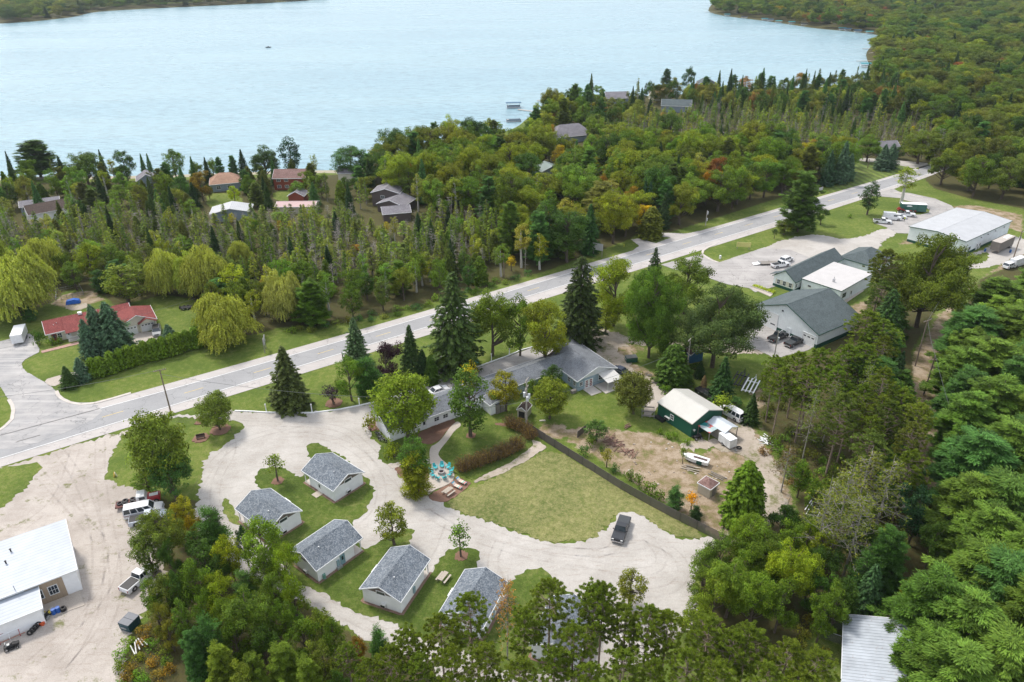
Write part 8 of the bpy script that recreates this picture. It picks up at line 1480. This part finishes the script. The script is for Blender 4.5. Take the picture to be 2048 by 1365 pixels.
HW = [('maple', 40, 11, 15, 8, 11.5, (GR, GY, GR, GB, (.11, .13, .02), (.14, .16, .02))), ('big', 22, 14, 18, 11, 14, (GR, GD, (.12, .14, .02), GY)), ('oval', 10, 10, 15, 6, 8, (GD, GR, OL)), ('spruce', 8, 11, 17, 4.5, 6, (SPR, DK, TE)), ('white_pine', 8, 13, 18, 7, 9, (TE, WP, OL)), ('poplar', 8, 10, 14, 4.5, 6.5, (GB, GY, (.2, .2, .06))), ('maple', 3, 9, 13, 6, 9, (OR, YE, (.25, .15, .02)))]
stand([(740, 352), (870, 318), (960, 296), (1062, 268), (1085, 250), (1150, 222), (1200, 240), (1180, 290), (1240, 330), (1330, 300), (1400, 312), (1560, 318), (1640, 318), (1700, 330), (1690, 350), (1640, 372), (1530, 400), (1420, 436), (1372, 452), (1340, 462), (1268, 466), (1235, 490), (1100, 538), (1020, 556), (1010, 500), (1060, 470), (1000, 448), (870, 440), (830, 420), (760, 375)], 6.6, HW, 3, 'maples and pines between road and lake')
stand([(-100, 470), (-100, 375), (60, 372), (300, 368), (640, 358), (740, 352), (760, 372), (735, 380), (735, 440), (640, 420), (560, 425), (480, 445), (400, 452), (250, 436), (130, 455)], 6.2, [('maple', 34, 8, 12, 6, 8.5, (GR, GD, GR, GB, (.13, .14, .03))), ('spruce', 18, 9, 13, 3.2, 4.6, (DK, SPR, TE)), ('white_pine', 12, 9, 12, 5, 7, (TE, OL)), ('cedar', 10, 7, 10, 3.5, 5, (OL, GR)), ('poplar', 12, 8, 11, 3.5, 5, (GB, GY)), ('swamp_conifer', 12, 8, 12, 2.4, 3.4, (TA, OL))], 4, 'lakeside trees among the houses')
stand([(130, 578), (200, 588), (235, 612), (330, 592), (400, 602), (422, 640), (520, 668), (560, 656), (680, 646), (800, 618), (900, 592), (1000, 563), (1100, 534), (1150, 515), (1040, 500), (1000, 535), (900, 560), (700, 596), (500, 577), (400, 548), (140, 548)], 4.9, [('maple', 26, 8, 11, 5, 7.5, (GR, GB, GY, (.10, .13, .02))), ('oval', 16, 7, 10, 4.5, 6, (GD, GR, OL)), ('cedar', 14, 7, 10, 4, 5, (OL, GR, (.06, .10, .022))), ('white_pine', 10, 8, 11, 5, 7, (GR, TE)), ('poplar', 18, 9, 12, 4, 5.5, (GB, GY, (.19, .22, .06))), ('dead_tree', 5, 6, 9, 2, 3, (BR,)), ('sapling', 3, 4, 6, 2.4, 3.2, (OR, YE))], 5, 'roadside wood along the swamp')
stand([(1090, 236), (1150, 214), (1200, 206), (1300, 203), (1400, 198), (1500, 193), (1600, 187), (1690, 182), (1755, 165), (1800, 200), (1840, 262), (1700, 246), (1550, 238), (1400, 228), (1300, 240), (1230, 262), (1180, 296), (1150, 290), (1100, 260)], 7.0, [('spruce', 24, 8, 18, 3.6, 5.5, (DK, TE, SPR, OL)), ('maple', 34, 10, 14, 8, 10, (GR, GD, OL, (.14, .15, .04), (.2, .12, .05))), ('swamp_conifer', 15, 11, 16, 3.4, 4.4, (TA, OL, DK)), ('white_pine', 8, 12, 16, 6, 8, (TE,)), ('willow', 0.1, 9, 11, 8, 9, (WI,))], 6, 'trees of the wooded point')
for u, vt in ((1380, 170), (1400, 168), (1428, 166), (1448, 172), (1470, 176), (1560, 188), (1580, 182), (1605, 186), (1630, 180), (1650, 172), (1672, 170), (1690, 182), (1725, 178), (1755, 148), (1790, 146), (1540, 192), (1600, 190), (1200, 216), (1260, 216), (1275, 205)): top('willow', u, vt, 10, 30 if vt > 150 else 36, (.22, .24, .075), None, 'pale willows on the point')
FH = [('big', 34, 13, 17, 11, 14, (GR, GD, (.09, .12, .025), (.12, .14, .03), OL)), ('maple', 50, 11, 15, 9, 12, (GR, GY, GD, (.13, .15, .03), OL, GR)), ('spruce', 6, 12, 17, 5, 6, (DK, SPR)), ('white_pine', 5, 12, 16, 8, 9, (TE, OL)), ('maple', 3, 10, 13, 8, 10, (OR, RE, (.25, .2, .04)))]
stand([(1738, 162), (1735, 66), (1830, 60), (2500, 100), (2600, 440), (2060, 420), (2040, 408), (1985, 405), (1930, 393), (1880, 372), (1880, 350), (1905, 318), (1840, 262), (1800, 200)], 7.6, FH, 7, 'hardwoods of the far right forest', dist_scale=0.016)
stand([(1415, 32), (1425, -8), (1500, -50), (2600, -60), (2700, 110), (1830, 68), (1760, 76), (1700, 68), (1640, 62), (1590, 54), (1524, 46), (1470, 40)], 9.0, FH, 8, 'far forest', dist_scale=0.0145, keep=False)
stand([(-500, 70), (-60, 54), (0, 51), (80, 46), (150, 38), (180, 28), (300, 21), (500, 12), (620, 5), (760, -20), (740, -60), (-500, -10)], 9.0, FH, 9, 'far forest', dist_scale=0.013, keep=False)
RPN = [('red_pine', 86, 14, 17.5, 5.2, 7, (RP, (.10, .13, .025), OL)), ('bare_pine', 8, 14, 17, 4.5, 6, (RP,)), ('oval', 8, 5, 7, 3.5, 4.5, (GR, GD))]
stand([(1556, 872), (1600, 925), (1640, 965), (1720, 1040), (1790, 1080), (1820, 1060), (1815, 980), (1800, 900), (1775, 850), (1740, 800), (1680, 775), (1600, 800), (1560, 835)], 4.3, RPN, 10, 'tall pine stand beside the dirt track')
stand([(1965, 700), (2010, 640), (2060, 590), (2500, 560), (2500, 1480), (1925, 1480), (1905, 1330), (1965, 1210), (1995, 1100), (1975, 980), (1965, 860), (1960, 770)], 6.0, [('white_pine', 80, 13, 16.5, 8.5, 11, (WP, (.10, .17, .045), TE, (.12, .18, .04))), ('maple', 12, 9, 12, 6, 8, (GD, GR))], 11, 'white pines along the power line', ovl=.4)
stand([(246, 1290), (290, 1262), (330, 1240), (350, 1290), (340, 1370), (300, 1420), (240, 1420)], 1.5, [('bush', 1, 1.0, 1.7, 1.8, 2.6, (GB, (.14, .17, .03), (.2, .13, .03)))], 12, 'bushes beside the dark dumpster'); stand([(820, 615), (900, 592), (1000, 563), (1060, 546), (1060, 552), (990, 575), (900, 603), (820, 626), (700, 652), (560, 672), (560, 660), (690, 640)], 2.6, [('bush', 1, 1.0, 2.0, 2.4, 3.6, (GR, GB, TE, (.12, .14, .03)))], 13, 'bushes along the road verge', ovl=.1)
stand([(1330, 700), (1400, 740), (1420, 780), (1360, 790), (1310, 760)], 2.6, [('bush', 1, 1.0, 2.2, 2.2, 3.2, (GR, GD)), ('spruce', .25, 4, 6, 2, 2.6, (DK,))], 14, 'undergrowth near the blue shed', ovl=.2); stand([(1600, 1240), (1690, 1250), (1680, 1330), (1560, 1300)], 2.2, [('bush', 1, 1.0, 1.8, 2.2, 3, (GB, GR, (.14, .14, .03)))], 15, 'bushes beside the old metal roof')
stand([(1500, 1070), (1640, 1040), (1660, 1090), (1620, 1240), (1440, 1240), (1410, 1180)], 4.0, [('maple', 1, 6, 8, 4.5, 6, (GR, GD))], 16, 'leafy trees by the gravel turning circle', ovl=.35); stand([(1520, 900), (1560, 880), (1600, 930), (1680, 1000), (1640, 1030), (1590, 1000), (1560, 960)], 2.4, [('bush', 1, 1.0, 2.2, 2, 3, (OL, GR, BR, (.15, .11, .05)))], 17, 'brush beside the dirt track')
stand([(1700, 700), (1780, 650), (1790, 760), (1800, 880), (1825, 1000), (1800, 1100), (1700, 1180), (1640, 1200), (1690, 1060), (1760, 960), (1740, 800)], 5.0, [('maple', 2, 6, 9, 4.5, 7, (GD, GR)), ('white_pine', 1, 8, 11, 5, 7, (TE, GD)), ('spruce', .6, 7, 10, 3, 4, (DK,))], 18, 'mixed trees left of the power line', ovl=.3)
stand([(1530, 880), (1570, 862), (1640, 880), (1720, 950), (1760, 1040), (1700, 1060), (1640, 1020), (1590, 960)], 2.4, [('bush', 1, 1.2, 2.6, 2.4, 3.6, (GR, GB, OL))], 19, 'undergrowth below the tall pine stand', ovl=.1); stand([(1535, 740), (1570, 720), (1580, 820), (1545, 850), (1520, 810)], 2.6, [('bush', 1, 1.0, 2.2, 2.2, 3.2, (GR, OL)), ('sapling', .4, 3, 5, 2, 3, (GR, GY))], 20, 'brush beside the boat trailers', ovl=.1)
for i, (u, v) in enumerate(((925, 938), (940, 932), (958, 927), (975, 921), (992, 915), (1008, 909), (1022, 902), (1035, 894))): base('twiggy', u, v+4, v-24, 36, (.14, .10, .06), 'twiggy brown shrub, %s in the row between path and gravel strip' % ['first', 'second', 'third', 'fourth', 'fifth', 'sixth', 'seventh', 'eighth'][i], 'twiggy shrub row', 'shrub')
for i, (u, v) in enumerate(((1022, 850), (1036, 856), (1050, 862), (1060, 872))): base('twiggy', u, v+4, v-20, 34, (.14, .10, .06), 'twiggy brown shrub below the plastic shed, %s from the shed' % ['nearest', 'second', 'third', 'fourth'][i], 'twiggy shrubs by the fence', 'shrub')
# ------------------------------------------------ build them
GNM = {'bush': 'bush', 'twiggy': 'shrub'}
cnt = {}; GPS = {}
for kind, x, y, h, w_, t_, lb, gp, ct, var in HERO:
    if lb is None: lb = lab(kind, t_, x, y, h, (h*.6, h*1.3))
    put_tree(kind, x, y, h, w_, t_, lb, ct, GPS.setdefault(lb, gp or 'standalone and edge trees'), var=var); nm = TN[kind]; cnt[nm] = cnt.get(nm, 0)+1
def inframe(x, y, h):
    u, v, d = PJ((x, y, h)); u2, v2, _ = PJ((x, y, 0)); return d > 0 and -15 < u < 2063 and v < 1375 and v2 > -5
GEN.sort(key=lambda g: math.hypot(g[1], g[2])-2.5*g[3])
CAP = {'swamp_conifer': 250, 'maple_tree': 250, 'large_maple': 120, 'dead_tree': 90, 'spruce_tree': 130, 'white_pine': 150, 'broadleaf_tree': 90, 'poplar_tree': 110, 'bush': 130, 'cedar_tree': 90, 'red_pine': 140, 'young_tree': 60}
REST = []
for g in GEN:
    kind, x, y, h, w_, t_, lb, gp, t0, hr = g; nm = TN[kind]
    if not inframe(x, y, h):
        if math.hypot(x, y) < 600 and inside(np.array([[-400, 30], [400, 30], [900, 1400], [-500, 1400]]), np.array([x]), np.array([y]))[0]: REST.append(g)
        continue
    d = math.hypot(x, y)
    if cnt.get(nm, 0) < CAP.get(nm, 80) and d < 620 and gp != 'far forest':
        cnt[nm] = cnt.get(nm, 0)+1; lb = lab(kind, t0, x, y, h, hr); put_tree(kind, x, y, h, w_, t_, lb, 'bush' if kind == 'bush' else 'tree', GPS.setdefault(lb, gp))
    else: REST.append(g)
# the mass of the forest: one object of instances of the same tree meshes
def forest(name, L):
    kinds = sorted(set(g[0] for g in L)); protos = []
    for k in kinds:
        for i, pr in enumerate(PROTO[k]): protos.append((k, i))
    me = bpy.data.meshes.new(name); n = len(L); me.vertices.add(n); r = random.Random(5)
    me.vertices.foreach_set('co', np.array([(g[1], g[2], 0.) for g in L], np.float32).ravel())
    idx = []; sc = []; rot = []
    for g in L:
        vi = r.randrange(len(PROTO[g[0]])); idx.append(protos.index((g[0], vi))); pr = PROTO[g[0]][vi]; sw = g[4]/pr[3]; sc += [sw, sw, g[3]/pr[2]]; rot.append(r.uniform(0, 6.28))
    a = me.attributes.new('pick', 'INT', 'POINT'); a.data.foreach_set('value', idx)
    a = me.attributes.new('siz', 'FLOAT_VECTOR', 'POINT'); a.data.foreach_set('vector', sc)
    a = me.attributes.new('turn', 'FLOAT', 'POINT'); a.data.foreach_set('value', rot)
    a = me.attributes.new('tint', 'FLOAT_COLOR', 'POINT'); a.data.foreach_set('color', np.array([(*g[5], 1.) for g in L], np.float32).ravel())
    o = bpy.data.objects.new(name, me); COL.objects.link(o); tag(o, kind='stuff')
    ng = bpy.data.node_groups.new('forest', 'GeometryNodeTree'); ng.interface.new_socket('Geometry', in_out='INPUT', socket_type='NodeSocketGeometry'); ng.interface.new_socket('Geometry', in_out='OUTPUT', socket_type='NodeSocketGeometry')
    gi = ng.nodes.new('NodeGroupInput'); go = ng.nodes.new('NodeGroupOutput')
    join = ng.nodes.new('GeometryNodeGeometryToInstance')
    for k, i in reversed(protos):
        ob = None
        for q in SC.objects:
            if q.data is PROTO[k][i][0] and q.parent: ob = q; break
        oi = ng.nodes.new('GeometryNodeObjectInfo'); oi.transform_space = 'ORIGINAL'
        if ob is not None: oi.inputs[0].default_value = ob
        # crown meshes only; far stems are hidden under the canopy except for bare kinds
        tob = None
        if k in ('dead_tree', 'swamp_conifer', 'poplar', 'bare_pine', 'red_pine') and PROTO[k][i][1] is not None:
            for q in SC.objects:
                if q.data is PROTO[k][i][1] and q.parent: tob = q; break
        if tob is not None:
            o2 = ng.nodes.new('GeometryNodeObjectInfo'); o2.transform_space = 'ORIGINAL'; o2.inputs[0].default_value = tob
            jg = ng.nodes.new('GeometryNodeJoinGeometry')
            if ob is not None: ng.links.new(oi.outputs['Geometry'], jg.inputs[0])
            ng.links.new(o2.outputs['Geometry'], jg.inputs[0]); ng.links.new(jg.outputs[0], join.inputs[0])
        else: ng.links.new(oi.outputs['Geometry'], join.inputs[0])
    iop = ng.nodes.new('GeometryNodeInstanceOnPoints'); iop.inputs['Pick Instance'].default_value = True
    def na(nm_, ty):
        q = ng.nodes.new('GeometryNodeInputNamedAttribute'); q.data_type = ty; q.inputs[0].default_value = nm_; return q.outputs[0]
    ng.links.new(gi.outputs[0], iop.inputs['Points']); ng.links.new(join.outputs[0], iop.inputs['Instance']); ng.links.new(na('pick', 'INT'), iop.inputs['Instance Index'])
    cx = ng.nodes.new('ShaderNodeCombineXYZ'); ng.links.new(na('turn', 'FLOAT'), cx.inputs[2]); ng.links.new(cx.outputs[0], iop.inputs['Rotation']); ng.links.new(na('siz', 'FLOAT_VECTOR'), iop.inputs['Scale'])
    ng.links.new(iop.outputs[0], go.inputs[0]); md = o.modifiers.new('forest', 'NODES'); md.node_group = ng
    return o
FAR = [g for g in REST if g[7] == 'far forest']; NEAR = [g for g in REST if g[7] != 'far forest']
forest('forest', NEAR); forest('distant_forest', FAR)
print('TREES', cnt, 'stuff', len(NEAR), len(FAR), 'objects', len(SC.objects))
# ---------------------------------------------------------------- camera, light
cam = bpy.data.cameras.new('camera'); co_ = bpy.data.objects.new('camera', cam); COL.objects.link(co_)
Mx = Matrix(((_rt[0], _up[0], -_fw[0]), (_rt[1], _up[1], -_fw[1]), (_rt[2], _up[2], -_fw[2]))).to_4x4(); Mx.translation = (0, 0, H)
co_.matrix_world = Mx; cam.sensor_width = 36; cam.lens = F*36/2048; cam.clip_start = 1; cam.clip_end = 30000; SC.camera = co_
SUN_EL, SUN_AZ = 55, -48      # azimuth from +Y towards +X (deg)
w = bpy.data.worlds.new('World'); SC.world = w; w.use_nodes = True; nt = w.node_tree; nt.nodes.clear()
o = nt.nodes.new('ShaderNodeOutputWorld'); b = nt.nodes.new('ShaderNodeBackground'); s = nt.nodes.new('ShaderNodeTexSky')
s.sky_type = 'NISHITA'; s.sun_disc = False; s.sun_elevation = R(SUN_EL); s.sun_rotation = R(SUN_AZ); s.air_density = 1.0; s.dust_density = 3.5; s.ozone_density = 1.0
# thin broken overcast over the blue
mm = nt.nodes.new('ShaderNodeMixRGB'); mm.inputs[0].default_value = 0.55; mm.inputs[2].default_value = (8.6, 8.9, 9.4, 1)
nt.links.new(s.outputs[0], mm.inputs[1]); nt.links.new(mm.outputs[0], b.inputs[0]); b.inputs[1].default_value = 0.13; nt.links.new(b.outputs[0], o.inputs[0])
sl_ = bpy.data.lights.new('sun', 'SUN'); so = bpy.data.objects.new('sun', sl_); COL.objects.link(so); sl_.energy = 2.4; sl_.angle = R(9); sl_.color = (1, 0.95, 0.87)
dv = Vector((math.sin(R(SUN_AZ))*math.cos(R(SUN_EL)), math.cos(R(SUN_AZ))*math.cos(R(SUN_EL)), math.sin(R(SUN_EL))))
so.rotation_euler = dv.to_track_quat('Z', 'Y').to_euler()
SC.view_settings.view_transform = 'Standard'; SC.view_settings.look = 'None'; SC.view_settings.exposure = 0.46; SC.view_settings.gamma = 1
mb = MB(); mb.box(-9300, 9300, -9300, 9300, -9, 118); hz = mb.build('haze', bpy.data.materials.new('haze')); tag(hz, kind='stuff'); hm = hz.data.materials[0]; hm.use_nodes = True; hn = hm.node_tree; hn.nodes.clear()
ho = hn.nodes.new('ShaderNodeOutputMaterial'); hv = hn.nodes.new('ShaderNodeVolumePrincipled'); hv.inputs['Color'].default_value = (.78, .88, 1.0, 1); hv.inputs['Density'].default_value = 0.00006; hv.inputs['Anisotropy'].default_value = 0.2; hn.links.new(hv.outputs[0], ho.inputs['Volume'])
SC.cycles.volume_bounces = 0
SC.cycles.max_bounces = 6; SC.cycles.diffuse_bounces = 3; SC.cycles.glossy_bounces = 2; SC.cycles.transmission_bounces = 3; SC.cycles.transparent_max_bounces = 4
SC.cycles.use_denoising = True
